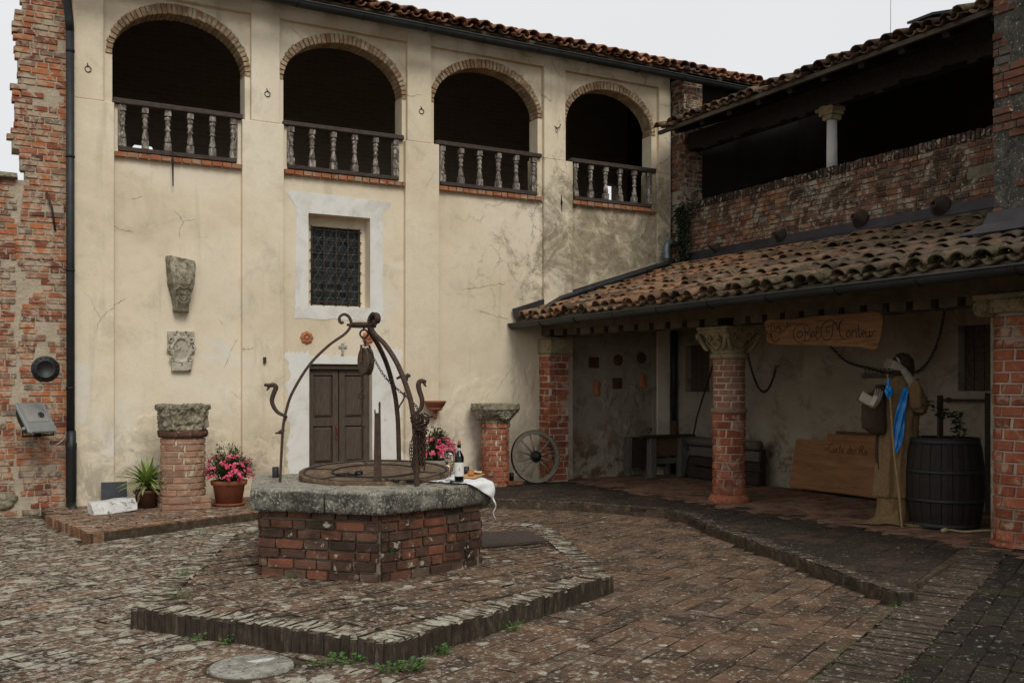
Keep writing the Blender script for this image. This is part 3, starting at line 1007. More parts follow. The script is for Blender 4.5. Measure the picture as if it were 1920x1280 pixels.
# ------------------------------------------------------------------ the ground
GROUND = MB()
N_ = 24
GROUND.add([(-150 + 300 * (i % (N_ + 1)) / N_, -140 + 300 * (i // (N_ + 1)) / N_, -0.015) for i in range((N_ + 1) ** 2)],
           [(j * (N_ + 1) + i, j * (N_ + 1) + i + 1, (j + 1) * (N_ + 1) + i + 1, (j + 1) * (N_ + 1) + i) for j in range(N_) for i in range(N_)])
ground = GROUND.build('ground', 'joint_earth', kind='structure')

BANG = RAD(27)
HEX = [(0.91, 6.865), (2.09, 5.22), (4.33, 6.25), (5.28, 8.79), (4.2, 10.35), (2.15, 10.0)]
WALK_EDGE = [(0.73, 12.55), (1.035, 10.78), (1.956, 11.22), (3.108, 11.75), (4.4, 11.85), (5.97, 11.32), (6.78, 10.5), (7.30, 9.45), (7.25, 8.95), (6.90, 8.15), (6.37, 6.46), (6.01, 5.40), (5.86, 4.85)]
WALK = WALK_EDGE + [(8.6, 6.05), (8.6, 13.4), (0.73, 13.4)]
BANDA, BANDB = Vector((2.6, 3.19)), Vector((8.6, 6.24))
BDIR = (BANDB - BANDA).normalized()
BNOR = Vector((BDIR.y, -BDIR.x))
WZ = 0.10
def ramp_z(x, y=0):
    return max(0.0, min(WZ, 0.035 + (x - 5.86) * 0.028))
def right_of_band(x, y, off=0.0):
    return (Vector((x, y)) - BANDA).dot(BNOR) > off
def in_view(x, y, z=0.0, m=260):
    s, c = math.sin(YAW), math.cos(YAW)
    d = s * x + c * y; r = c * x - s * y
    if d < 4.2: return False
    return -m < 960 + 1839 * r / d < 1920 + m
DISC_C = (1.39, 5.60)
def shrink(poly, d):
    c = Vector((sum(p[0] for p in poly) / len(poly), sum(p[1] for p in poly) / len(poly)))
    return [tuple(c + (Vector(p[:2]) - c) * (1 - d / (Vector(p[:2]) - c).length)) for p in poly]

def t_court(x, y):
    if not in_view(x, y): return False
    if inside(shrink(HEX, .12), x, y) or inside(WALK, x, y): return False
    if y > 13.35: return False
    if (x - DISC_C[0]) ** 2 + (y - DISC_C[1]) ** 2 < 0.25 ** 2: return False
    return True
def v_of(x, y): return -(x - 2.6) * math.sin(BANG) + (y - 3.19) * math.cos(BANG)
# larger tiles near the band and the steps, small worn bricks towards the ruined wall
VS = 19 * .155
lay(ground, field(-4.5, 8, 2.2, 13.4, BANG, 0.26, 0.155, lambda x, y: t_court(x, y) and v_of(x, y) < VS, lambda x, y: 0.0, 0.005, 0.05, rise=0.010, lens=(0.19, 0.30), origin=(2.6, 3.19), v0=0.005), 'paver_court', 'paver', 'p', 'paving', 170)
lay(ground, field(-4.5, 8, 2.2, 13.4, BANG, 0.26, 0.135, lambda x, y: t_court(x, y) and v_of(x, y) >= VS, lambda x, y: 0.0, 0.006, 0.05, rise=0.012, lens=(0.15, 0.29), origin=(2.6, 3.19), v0=VS - .01), 'paver_court', 'paver', 'p', 'paving', 130)

# the round concrete cover set in the paving
mb = MB()
mb.lathe([(0.0, -.03), (.235, -.03), (.235, .008), (.225, .013), (.0, .015)], (DISC_C[0], DISC_C[1], 0), 40)
cover = mb.build('drain_cover', 'concrete')
tag(cover, 'round pale concrete drain cover set in the brick paving in front of the well', 'drain cover')
mb = MB()
mb.lathe([(.235, -.03), (.245, -.004), (.255, .006), (.27, -.002), (.275, -.03)], (DISC_C[0], DISC_C[1], 0), 40)
mb.build('rim', 'joint_earth', cover)
mb = MB()
bl = [(math.cos(a) * (.05 + .015 * math.sin(3 * a)) * 1.4, math.sin(a) * (.035 + .01 * math.cos(2 * a))) for a in [2 * PI * k / 16 for k in range(16)]]
mb.prism([(DISC_C[0] + .07 + x, DISC_C[1] + .05 + y) for x, y in bl], .0145, .018)
mb.build('paint_spill', 'stone_white', cover)

# ------------------------------------------------------------------ low platform under the well
platform = thing('well_platform', 'low hexagonal brick platform with worn upright edging under the well', 'platform', (2.9, 7.8, 0))
HZ = 0.14
core = MB()
core.prism(shrink(HEX, .02), -.02, HZ - .010)
core.build('core', 'joint_earth', platform)
def t_plat(x, y):
    return inside(HEX, x, y) and edge_dist(HEX, x, y) > 0.20 and (Vector((x, y)) - Vector((2.9, 7.82))).length > 0.86
lay(platform, field(0.5, 5.6, 5, 10.6, RAD(16), 0.235, 0.115, t_plat, lambda x, y: HZ, 0.01, 0.05, rise=0.014, lens=(0.13, 0.25)), 'paver_platform', 'paver', 'p', 'paving')
def edging(parent, path, closed, z, h, wid, mat, depth=0.22, name='edge_brick', maxn=300, zf=None):
    """upright bricks side by side along a polyline whose raised side is to the left"""
    items = []
    n = len(path)
    for i in range(n if closed else n - 1):
        a, b = Vector(path[i]), Vector(path[(i + 1) % n])
        d = (b - a); L = d.length; d.normalize()
        nl = Vector((-d.y, d.x))
        k = max(1, int(L / wid))
        w = L / k
        for j in range(k):
            p = a + d * (w * (j + .5)) + nl * (depth / 2 + R.uniform(-.006, .005))
            zz = (z if zf is None else zf(p.x, p.y)) + R.uniform(-.005, .003) + .010 * mnoise.noise(Vector((p.x * 2, p.y * 2, 5)))
            hh = h
            ang = math.atan2(d.y, d.x)
            items.append(Matrix.Translation((p.x, p.y, zz - hh / 2)) @ rot_z(ang + R.uniform(-.04, .04)) @ Matrix.Rotation(-PI / 2, 4, 'X') @ Matrix.Diagonal((w - R.uniform(.0, .003), hh, depth * R.uniform(.98, 1.02), 1)))
    lay(parent, items, mat, name, 'e', 'edging', maxn)
edging(platform, HEX, True, HZ, HZ + .02, 0.058, 'edge_platform', 0.21)

# ------------------------------------------------------------------ raised walk along the chapel and the portico
walk = thing('raised_walk', 'raised brick walk with a worn stepped edge along the facade and the portico', 'pavement', (6, 10, 0))
walk['kind'] = 'structure'
core = MB()
core.prism(shrink(WALK, .015), -.02, WZ - .010)
core.build('core', 'joint_earth', walk)
def t_walk(x, y):
    return inside(WALK, x, y) and edge_dist(WALK_EDGE, x, y, False) > 0.15 and in_view(x, y) and x < 8.25 and y < 13.32
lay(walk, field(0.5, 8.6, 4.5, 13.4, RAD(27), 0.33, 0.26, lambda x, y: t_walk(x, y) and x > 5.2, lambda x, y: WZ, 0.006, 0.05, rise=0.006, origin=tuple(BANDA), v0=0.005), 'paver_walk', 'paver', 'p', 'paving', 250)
lay(walk, field(0.5, 5.3, 10.5, 13.4, RAD(2), 0.26, 0.13, lambda x, y: t_walk(x, y) and x <= 5.2, lambda x, y: WZ, 0.01, 0.05, rise=0.012), 'paver_plinth', 'paver', 'p', 'paving', 50)
edging(walk, WALK_EDGE[:5], False, WZ + .004, WZ + .02, 0.065, 'edge_plinth', 0.15, maxn=80)
edging(walk, WALK_EDGE[4:], False, WZ + .004, WZ + .02, 0.065, 'edge_band', 0.15, maxn=220)

# portico floor
pfloor = MB()
pfloor.span(8.25, 13, -4, 13.34, -.02, WZ - .012)
pfl = pfloor.build('portico_floor', 'joint_earth', kind='structure')
lay(pfl, field(8.25, 10.5, -1, 13.34, RAD(0), 0.27, 0.135, lambda x, y: x < 10.5 and in_view(x, y, m=100) and y < 13.33, lambda x, y: WZ, 0.008, 0.04, rise=0.003), 'paver_inner', 'floor_brick', 'p', 'paving')

# sloping paving to the right of the band
ramp = thing('sloping_pavement', 'mossy brick paving, coloured darker for shade, that slopes up to the right hand pillar', 'pavement', (7, 4.5, 0))
ramp['kind'] = 'structure'
mb = MB()
gx = [2.6 + i * .3 for i in range(22)]
P_, F_ = [], []
for i, x in enumerate(gx):
    yb = BANDA.y + (x - BANDA.x) * BDIR.y / BDIR.x
    for y in (yb + .0, -6):
        P_.append((x, y, ramp_z(x) - .018))
for i in range(len(gx) - 1):
    F_.append((2 * i, 2 * i + 1, 2 * i + 3, 2 * i + 2))
mb.add(P_, F_, True)
mb.build('bed', 'joint_earth', ramp)
items = []
Lb = (BANDB - BANDA).length
k = int(Lb / .07)
for j in range(k):
    p = BANDA + BDIR * (.07 * (j + .5)) + BNOR * (.2 + R.uniform(-.015, .015))
    if in_view(p.x, p.y):
        items.append(flat(p.x, p.y, ramp_z(p.x) + R.uniform(-.004, .008), math.atan2(BDIR.y, BDIR.x) + PI / 2 + R.uniform(-.03, .03), .38 * R.uniform(.94, 1.05), .066, .06))
lay(ramp, items, 'edge_band', 'edge_brick', 'p', 'edging', 120)
lay(ramp, field(2.5, 9, 1.5, 6.3, BANG + PI, 0.30, 0.16, lambda x, y: in_view(x, y) and x < 8.7, lambda x, y: ramp_z(x), 0.009, 0.05, rise=0.01, origin=tuple(BANDA + BNOR * .405), v0=0.0), 'paver_ramp_shaded', 'paver', 'p', 'paving', 180)
# row of upright bricks across the mouth of the portico

# ------------------------------------------------------------------ the plastered chapel with its loggia
FY = 13.35
loggia = thing('loggia_building', 'cream plastered two storey building with four brick arches over wooden balustrades', 'building', (5.7, FY, 0))

def wall_cells(mb, axis, plane, thick, u0, u1, z0, z1, holes):
    """boxes filling a wall strip except the rectangular holes (u0, u1, z0, z1)"""
    us = sorted({u0, u1} | {h[i] for h in holes for i in (0, 1)})
    zs = sorted({z0, z1} | {h[i] for h in holes for i in (2, 3)})
    for a, b in zip(us, us[1:]):
        run = None
        for c, d in zip(zs, zs[1:]):
            m = ((a + b) / 2, (c + d) / 2)
            hole = any(h[0] < m[0] < h[1] and h[2] < m[1] < h[3] for h in holes)
            if hole:
                if run: _wc(mb, axis, plane, thick, a, b, *run); run = None
            else:
                run = (run[0], d) if run else (c, d)
        if run: _wc(mb, axis, plane, thick, a, b, *run)
def _wc(mb, axis, plane, thick, a, b, c, d):
    if axis == 'y': mb.span(a, b, plane, plane + thick, c, d)
    else: mb.span(plane, plane + thick, a, b, c, d)

WIN = (4.10, 5.01, 2.71, 4.0)
DOOR = (4.11, 5.04, 0.0, 1.90)
mb = MB()
wall_cells(mb, 'y', FY, .32, 1.095, 10.5, -.1, 4.50, [WIN, DOOR])
mb.build('wall', 'plaster', loggia)
# pilasters: lower shaft wide, upper shaft narrower above the rail
for (a, b, c, d) in ((1.095, 1.567, 1.095, 1.447), (3.17, 3.737, 3.29, 3.68), (5.53, 6.07, 5.56, 5.945), (7.88, 8.41, 7.88, 8.275), (10.09, 10.36, 10.13, 10.36)):
    mb = MB()
    mb.span(a, b, FY - .075, FY + .0, -.05, 5.17)
    mb.span(a + .001, b - .001, FY, FY + .318, 4.50, 5.17)
    mb.span(c, d, FY - .072, FY + .318, 5.17, 6.95)
    bevel(mb.build('pilaster', 'plaster', loggia), .012, 2)
# bays above the rail
BAYS = [  # bay x0, x1 | opening x0, x1 | lower opening x0, x1
    (1.447, 3.29, 1.55, 3.22, 1.62, 3.11),
    (3.68, 5.56, 3.745, 5.50, 3.80, 5.44),
    (5.945, 7.88, 6.01, 7.80, 6.10, 7.77),
    (8.275, 10.13, 8.32, 10.02, 8.46, 10.0)]
SPRING, CROWN, RING, TOPZ = 5.80, 6.44, 0.135, 6.62
TH = .26
for bi, (bx0, bx1, ox0, ox1, lx0, lx1) in enumerate(BAYS):
    cx, ha, hb = (ox0 + ox1) / 2, (ox1 - ox0) / 2, CROWN - SPRING
    n = 32
    mb = MB()
    # jambs between rail and springing, and the stepped jambs of the balustrade
    mb.span(bx0, ox0, FY, FY + TH, 5.17, SPRING)
    mb.span(ox1, bx1, FY, FY + TH, 5.17, SPRING)
    b0 = (1.567, 3.737, 6.07, 8.41)[bi]; b1 = (3.17, 5.53, 7.88, 10.09)[bi]
    mb.span(b0, lx0, FY, FY + TH, 4.50, 5.17)
    mb.span(lx1, b1, FY, FY + TH, 4.50, 5.17)
    # spandrel with the basket arch cut out; the brick ring sits in a recess round it
    ra, rb = ha + RING * .55, hb + RING
    for (Y0, ea, eb) in ((FY, ra, rb),):
        for s_ in (-1, 1):
            vs, fs = [], []
            for k in range(n // 2 + 1):
                a = (PI / 2) * k / (n // 2)
                px_, pz_ = cx + s_ * min(ea * math.cos(a), (bx1 - bx0) / 2 - .0), SPRING + eb * math.sin(a)
                vs.append((px_, Y0, pz_)); vs.append((px_, Y0, TOPZ)); vs.append((px_, Y0 + TH, pz_)); 
            for k in range(n // 2):
                q = k * 3
                f1 = (q, q + 3, q + 4, q + 1)
                f2 = (q, q + 2, q + 5, q + 3)
                fs += [f1 if s_ > 0 else f1[::-1], f2 if s_ > 0 else f2[::-1]]
            mb.add(vs, fs, False)
    e = bx0 - 0; 
    mb.span(bx0, bx1, FY + .0, FY + TH, TOPZ, 6.95)
    mb.span(bx0, cx - ra, FY, FY + TH, SPRING, TOPZ) if cx - ra > bx0 + .01 else None
    mb.span(cx + ra, bx1, FY, FY + TH, SPRING, TOPZ) if bx1 - cx - ra > .01 else None
    mb.build('bay_wall', 'plaster', loggia)
    lint = MB()
    lint.span(bx0, bx1, FY - .062, FY, TOPZ, 6.95)
    lint.build('lintel_band', 'plaster', loggia)
    # voussoirs
    arch = MB()
    vs, fs = [], []
    for k in range(n + 1):
        a = PI * k / n
        for (ea, eb) in ((ha + .012, hb + .012), (ra + .004, rb + .004)):
            for Y in (FY + .012, FY + TH - .01):
                vs.append((cx - ea * math.cos(a), Y, SPRING + eb * math.sin(a)))
    for k in range(n):
        q = 4 * k
        fs += [(q, q + 4, q + 6, q + 2), (q, q + 1, q + 5, q + 4), (q + 1, q + 3, q + 7, q + 5), (q + 2, q + 6, q + 7, q + 3)]
    arch.add(vs, fs, False)
    arc = arch.build('arch', 'mortar_pale', loggia)
    items = []
    # walk along the ellipse by arc length
    pts = [Vector((cx - (ha) * math.cos(PI * k / 400), SPRING + hb * math.sin(PI * k / 400))) for k in range(401)]
    acc = 0; nxt = .03; 
    for k in range(1, 401):
        acc += (pts[k] - pts[k - 1]).length
        if acc >= nxt:
            nxt += .062
            t = (pts[k] - pts[k - 1]).normalized()
            o = Vector((-t.y, t.x))
            a = PI * k / 400
            wr = RING * (.55 + .45 * math.sin(a)) + R.uniform(-.008, .006)
            c = pts[k] + o * (wr / 2)
            ang = math.atan2(-t.y, t.x)
            items.append(Matrix.Translation((c.x, FY + TH / 2 - .012 + R.uniform(-.006, .004), c.y)) @ Matrix.Rotation(ang, 4, 'Y') @ Matrix.Diagonal((.05, TH, wr, 1)))
    lay(arc, items, 'brick_arch', 'brick', 'b', 'voussoirs')
    # brick sill
    sill = MB(); sill.span(b0, b1, FY - .035, FY + .1, 4.49, 4.565)
    sl = sill.build('sill', 'mortar_pale', loggia)
    items = []
    u = b0
    while u < b1 - .03:
        L = min(R.uniform(.10, .15), b1 - u)
        items.append(Matrix.Translation((u + L / 2, FY + .015 - R.uniform(0, .012), 4.53)) @ Matrix.Diagonal((L - .012, .17, .062, 1)))
        u += L
    lay(sl, items, 'brick_sill')
    # balustrade
    rl = MB()
    rl.box(((lx0 + lx1) / 2, FY - .01, 5.205), (lx1 - lx0 + .14, .12, .065), None, .006, .008)
    rail = rl.build('balustrade', 'wood_rail', loggia)
    rb_ = MB(); rb_.box(((lx0 + lx1) / 2, FY - .005, 4.605), (lx1 - lx0 - .01, .1, .055), None, .004, .006)
    rb_.build('bottom_rail', 'wood_rail', rail)
    if bi == 0:
        bl = MB()
        bl.box((0, 0, .50), (.072, .072, .085), None, .0, .006)
        bl.box((0, 0, .052), (.078, .078, .105), None, .0, .006)
        bl.lathe([(.020, .10), (.036, .115), (.038, .15), (.030, .20), (.021, .245), (.022, .262), (.034, .275), (.034, .29), (.022, .30), (.026, .33), (.033, .36), (.026, .385), (.020, .392), (.032, .405), (.038, .425), (.030, .445), (.022, .455), (.022, .465)], n=12)
        BAL = bl.mesh('baluster', 'baluster_paint')
    for k in range(6):
        x = lx0 + .045 + (lx1 - lx0 - .09) * k / 5
        link('baluster', BAL, rail, Matrix.Translation((x + R.uniform(-.006, .006), FY - .005, 4.632)) @ rot_z(R.uniform(-.15, .15)) @ Matrix.Diagonal((1.14, 1.14, .995, 1)))
    for x in (lx0 + .01, lx1 - .01):
        MB().box((x, FY + .0, 4.9), (.03, .08, .53), None, .003, .004).build('end_post', 'baluster_paint', rail)

# loggia room behind the arches
room = MB()
BY = 17.4
WA = (2.30, 2.70, 5.42, 5.68)
WB = (11.82, 12.20, 5.62, 5.93)
wall_cells(room, 'y', BY, .3, .95, 12.6, 4.2, 8.5, [(WA[0], WA[1], 4.3, WA[3]), (WB[0], WB[1], 4.3, WB[3])])
room.build('back_wall', 'brick_inner', loggia)
for (x0, x1, z0, z1) in (WA, WB):
    mb = MB(); c = (x0 + x1) / 2; h = (x1 - x0) / 2; n = 10
    for s_ in (-1, 1):
        vs = []
        for k in range(n + 1):
            a = PI / 2 * k / n
            X, Z = c + s_ * (h + .002) * math.cos(a), z0 + (z1 - z0) * math.sin(a)
            vs += [(X, BY + .004, Z), (X, BY + .004, z1 + .004)]
        mb.add(vs, [((2 * k, 2 * k + 2, 2 * k + 3, 2 * k + 1) if s_ > 0 else (2 * k + 1, 2 * k + 3, 2 * k + 2, 2 * k)) for k in range(n)])
    mb.build('window_arch', 'brick_inner', loggia)
mb = MB()
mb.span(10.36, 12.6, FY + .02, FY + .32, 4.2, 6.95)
mb.build('side_wall', 'wall_shaded', loggia)
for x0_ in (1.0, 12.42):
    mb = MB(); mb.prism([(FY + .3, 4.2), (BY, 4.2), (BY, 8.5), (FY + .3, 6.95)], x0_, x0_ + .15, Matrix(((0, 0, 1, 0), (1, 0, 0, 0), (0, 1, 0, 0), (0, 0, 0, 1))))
    mb.build('side_wall', 'wall_shaded', loggia)
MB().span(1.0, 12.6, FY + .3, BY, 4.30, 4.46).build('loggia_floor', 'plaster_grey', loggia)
# roof: rafters, boarding, tiles
SL = math.tan(RAD(21))
def rz(y): return 6.80 + (y - 12.9) * SL
mb = MB()
vs = [(x, y, rz(y) + dz) for x in (1.0, 12.6) for (y, dz) in ((12.93, 0), (17.8, 0), (17.8, .03), (12.93, .03))]
mb.add(vs, [(0, 1, 5, 4), (3, 7, 6, 2), (0, 4, 7, 3), (0, 3, 2, 1), (4, 5, 6, 7), (1, 2, 6, 5)])
roof = mb.build('roof', 'wood_beam', loggia)
x = 1.35
while x < 12.1:
    mb = MB()
    m = Matrix.Translation((x, 12.95, rz(12.95) - .07)) @ Matrix.Rotation(RAD(21), 4, 'X')
    mb.span(-.06, .06, 0.0, 5.0, -.06, .065, m)
    mb.build('rafter', 'wood_beam', roof)
    x += R.uniform(.72, .8)
mb = MB()
vs = [(x, y, rz(y) + dz) for x in (1.0, 12.6) for (y, dz) in ((17.8, 0), (22.0, -3.2), (22.0, -3.17), (17.8, .03))]
mb.add(vs, [(0, 1, 5, 4), (3, 7, 6, 2), (0, 4, 7, 3), (0, 3, 2, 1), (4, 5, 6, 7), (1, 2, 6, 5)])
mb.build('back_slope', 'wood_beam', roof)
tile_roof(roof, (1.0, 12.88, rz(12.88) + .03), (12.2, 12.88, rz(12.88) + .03), (0, -math.cos(RAD(21)), -math.sin(RAD(21))), 'tile_high', 4, .205, maxn=300)
gutter(roof, (1.0, 12.80, 6.705), (12.1, 12.80, 6.68), .075)
mb = MB(); mb.tube([(12.05, 12.8, 6.62), (12.1, 12.9, 6.4), (12.12, 13.2, 6.2)], .04, 8); mb.build('outlet', 'gutter_metal', roof)

# leaded window with iron grille
wx0, wx1, wz0, wz1, wy = 4.20, 4.935, 2.74, 3.86, 13.60
win = MB()
win.span(wx0 - .12, wx0, wy - .03, wy + .04, wz0 - .05, wz1 + .14)
win.span(wx1, wx1 + .10, wy - .03, wy + .04, wz0 - .05, wz1 + .14)
win.span(wx0, wx1, wy - .028, wy + .04, wz1, wz1 + .14)
win.span(wx0, wx1, wy - .026, wy + .04, wz0 - .06, wz0)
window = win.build('window', 'plaster', loggia)
MB().span(wx0, wx1, wy + .020, wy + .026, wz0, wz1).build('pane', 'glass_pane', window)
MB().span(wx0 - .1, wx1 + .1, wy + .05, wy + .07, wz0 - .1, wz1 + .1).build('back_board', 'void_dark', window)
pitchx = (wx1 - wx0) / 6.0
lead = MB()
rr = pitchx * .47
row = 0
zz = wz0 + rr
while zz < wz1 - .02:
    off = 0 if row % 2 == 0 else pitchx / 2
    for k in range(7):
        xx = wx0 + pitchx * (k + .5) + off
        if xx > wx1 - rr * .5: continue
        lead.torus((xx, wy + .014, zz), rr, .005, (0, 1, 0), 16, 5)
    zz += pitchx * .87
    row += 1
lead.build('leading', 'lead', window)
gr = MB()
for k in range(8):
    z_ = wz0 + .02 + (wz1 - wz0 - .1) * k / 7 + .03
    gr.tube([(wx0 - .02, wy - .05, z_), (wx1 + .02, wy - .05, z_)], .008, 6)
for k in range(5):
    x_ = wx0 + .01 + (wx1 - wx0 - .02) * k / 4
    gr.tube([(x_, wy - .052, wz0 - .02), (x_, wy - .052, wz1)], .009, 6)
gr.build('grille', 'iron_rust', window)
MB().span(WIN[0] + .002, WIN[1] - .002, FY + .01, wy - .03, wz0 - .075, wz0 - .05).build('sill', 'limewash', window)

def sheet(poly, y, th, name, mat, parent, hole=None):
    mb = MB()
    m = Matrix(((1, 0, 0, 0), (0, 0, -1, y), (0, 1, 0, 0), (0, 0, 0, 1)))
    mb.prism(poly, 0, th, m)
    return mb.build(name, mat, parent)
def ragged(x0, x1, z0, z1, left=.0, right=.0, top=0.0, bot=0.0, n=14):
    p = []
    for k in range(n): p.append((x0 + (x1 - x0) * k / n, z0 + R.uniform(-bot, bot)))
    for k in range(n): p.append((x1 + R.uniform(-right, right), z0 + (z1 - z0) * k / n))
    for k in range(n): p.append((x1 + (x0 - x1) * k / n, z1 + R.uniform(-top, top)))
    for k in range(n): p.append((x0 + R.uniform(-left, left), z1 + (z0 - z1) * k / n))
    return p
sur = MB()
M_ = Matrix(((1, 0, 0, 0), (0, 0, -1, FY - .001), (0, 1, 0, 0), (0, 0, 0, 1)))
sur.prism(ragged(3.92, WIN[0], WIN[2], 4.07, left=.012), 0, .003, M_)
sur.prism(ragged(WIN[1], 5.20, WIN[2], 4.07, right=.012), 0, .003, M_)
sur.prism(ragged(3.90, 5.22, 2.53, WIN[2], left=.015, right=.015, bot=.012), 0, .004, M_)
sur.prism([(3.92, 4.07), (5.20, 4.07), (5.24, 4.12), (5.32, 4.19), (5.335, 4.25), (4.6, 4.28), (3.79, 4.285), (3.80, 4.22), (3.88, 4.13)], 0, .003, M_)
wy_ = [(WIN[0], 4.0), (WIN[1], 4.0), (WIN[1], 4.07), (WIN[0], 4.07)]
sur.prism(wy_, 0, .003, M_)
sur.build('painted_surround', 'limewash', loggia)
# limewashed door surround
sur = MB()
sur.prism(ragged(3.80, DOOR[0], 0.1, 2.06, left=.05, top=.03, n=26), 0, .003, M_)
sur.prism(ragged(DOOR[1], 5.49, 0.1, 2.12, right=.02, top=.03, n=26), 0, .0035, M_)
sur.prism(ragged(DOOR[0], DOOR[1], 1.90, 2.02, top=.02, n=26), 0, .0025, M_)
sur.build('door_surround', 'limewash', loggia)
# door: two leaves of three raised panels
dy = FY + .10
dm = MB(); dm.span(DOOR[0], DOOR[1], dy + .04, dy + .08, 0, 1.9); dm.span(DOOR[0], DOOR[1], dy - .06, dy + .0, 1.83, 1.9)
door = dm.build('door', 'wood_door', loggia)
mid = (DOOR[0] + DOOR[1]) / 2
for (a, b) in ((DOOR[0] + .01, mid - .006), (mid + .006, DOOR[1] - .01)):
    leaf = MB()
    ranges = [(.1, .18), (.40, .50), (1.02, 1.14), (1.74, 1.83)]
    for z0, z1 in ranges: leaf.span(a, b, dy, dy + .04, z0, z1)
    leaf.span(a, a + .085, dy - .002, dy + .04, .1, 1.83); leaf.span(b - .085, b, dy - .002, dy + .04, .1, 1.83)
    bevel(leaf.build('leaf_frame', 'wood_door', door), .006)
    for (z0, z1) in ((.18, .40), (.50, 1.02), (1.14, 1.74)):
        pn = MB()
        x0_, x1_ = a + .085, b - .085
        o = .04
        pn.add([(x0_, dy + .035, z0), (x1_, dy + .035, z0), (x1_, dy + .035, z1), (x0_, dy + .035, z1),
                (x0_ + o, dy + .006, z0 + o), (x1_ - o, dy + .006, z0 + o), (x1_ - o, dy + .006, z1 - o), (x0_ + o, dy + .006, z1 - o)],
               [(4, 5, 6, 7), (0, 1, 5, 4), (1, 2, 6, 5), (2, 3, 7, 6), (3, 0, 4, 7)])
        pn.build('panel', 'wood_door', door)
lk = MB(); lk.box((mid - .04, dy - .012, .93), (.035, .02, .2), None, 0, .004); lk.tube([(mid - .04, dy - .02, .98), (mid - .04, dy - .06, .98), (mid - .04, dy - .06, .90)], .007, 6)
lk.build('handle', 'iron_rust_red', door)
MB().span(3.9, 5.25, 13.0, 13.34, .0, .125, None, .004, .01).build('doorstep', 'stone_lichen', loggia)

# broken plaster at the foot of the wall: low relief crusts
def crust(parent, x0, x1, z0, z1, seed, y=FY, amp=.024, mat='plaster'):
    mb = MB(); nx, nz = 76, 56
    vs, fs = [], []
    ok = {}
    for j in range(nz + 1):
        for i in range(nx + 1):
            x, z = x0 + (x1 - x0) * i / nx, z0 + (z1 - z0) * j / nz
            f = .8 * mnoise.noise(Vector((x * 2.6 + seed, z * 2.8, seed))) + .6 * mnoise.noise(Vector((x * 7 + seed, z * 6, 3))) + .35 * mnoise.noise(Vector((x * 17, z * 15, 8)))
            e = min(1, 5 * min(i / nx, 1 - i / nx)) * min(1, 5 * min(j / nz, 1 - j / nz) + .0)
            th = -.05 + .6 * (1 - e)
            h = amp * .28 * max(0, min(1, (f - th) * 11)) + amp * .12 * max(0, min(1, (f - th - .25) * 12))
            d = (mnoise.noise(Vector((x * 22, z * 22, seed))) * .5 + mnoise.noise(Vector((x * 9, z * 9, seed)))) * .003
            vs.append((x, y + .002 - max(0, h) - (d if h > 0 else 0), z))
    for j in range(nz):
        for i in range(nx):
            q = j * (nx + 1) + i
            fs.append((q, q + 1, q + nx + 2, q + nx + 1))
    mb.add(vs, fs, True)
    return mb.build('plaster_crust', mat, parent)
crust(loggia, 2.45, 3.16, .35, 1.15, 3.3)
crust(loggia, 3.18, 3.72, .2, .95, 7.7, FY - .075)
crust(loggia, 1.6, 2.9, .7, 1.3, 5.1)
crust(loggia, 6.1, 7.2, .3, 1.9, 9.4)
crust(loggia, 7.2, 7.86, .3, 2.2, 12.4, amp=.03)

# iron rings, hooks and ties on the pilasters: small things of their own
def ring_hook(x, z, label, kind=0):
    mb = MB()
    mb.tube([(x, FY - .05, z + .08), (x + .004, FY - .07, z + .02), (x + .012, FY - .09, z - .01)], .006, 6)
    t = thing('wall_ring', label, 'ring', (x, FY - .055, z), 'iron rings on the pilasters')
    mb.build('spike', 'iron_dark', t)
    MB().torus((x + .012, FY - .08, z - .05), .036 if kind == 0 else .022, .0055, (0.15, 1, 0), 14, 5, None, 1 if kind == 0 else .6).build('ring', 'iron_dark', t)
ring_hook(1.248, 5.59, 'rusty iron ring high on the first pilaster beside the long drainpipe')
ring_hook(3.494, 5.60, 'rusty iron ring on the pilaster between the first and second arches')
ring_hook(5.767, 5.67, 'rusty iron ring on the pilaster between the second and third arches')
mb = MB(); x, z = 8.124, 5.69
mb.tube([(x - .07, FY - .06, z + .02), (x - .03, FY - .09, z - .02), (x + .02, FY - .09, z - .01), (x + .06, FY - .07, z + .05)], .007, 6)
mb.torus((x - .02, FY - .08, z - .06), .03, .005, (.2, 1, 0), 12, 5, None, .6)
tag(mb.build('wall_hook', 'iron_dark'), 'bent iron hook on the pilaster just left of the fourth arch', 'hook')
for (x, z0, z1, lab) in ((2.274, 4.18, 4.62, 'vertical iron anchor bar hanging below the sill of the first arch'), (8.194, 4.34, 4.62, 'short iron anchor bar on the pilaster left of the fourth balustrade')):
    mb = MB(); mb.tube([(x, FY - .07, z1), (x, FY - .075, (z0 + z1) / 2 + .05), (x + .005, FY - .07, z0)], [.008, .012, .007], 6); mb.box((x, FY - .07, z1 - .12), (.03, .03, .05))
    tag(mb.build('anchor_bar', 'iron_dark'), lab, 'iron bar')
mb = MB(); mb.box((3.465, FY - .085, 1.94), (.035, .06, .085), None, .002, .004)
tag(mb.build('iron_stub', 'iron_rust'), 'small rusty iron stub in the pilaster left of the door', 'iron stub')

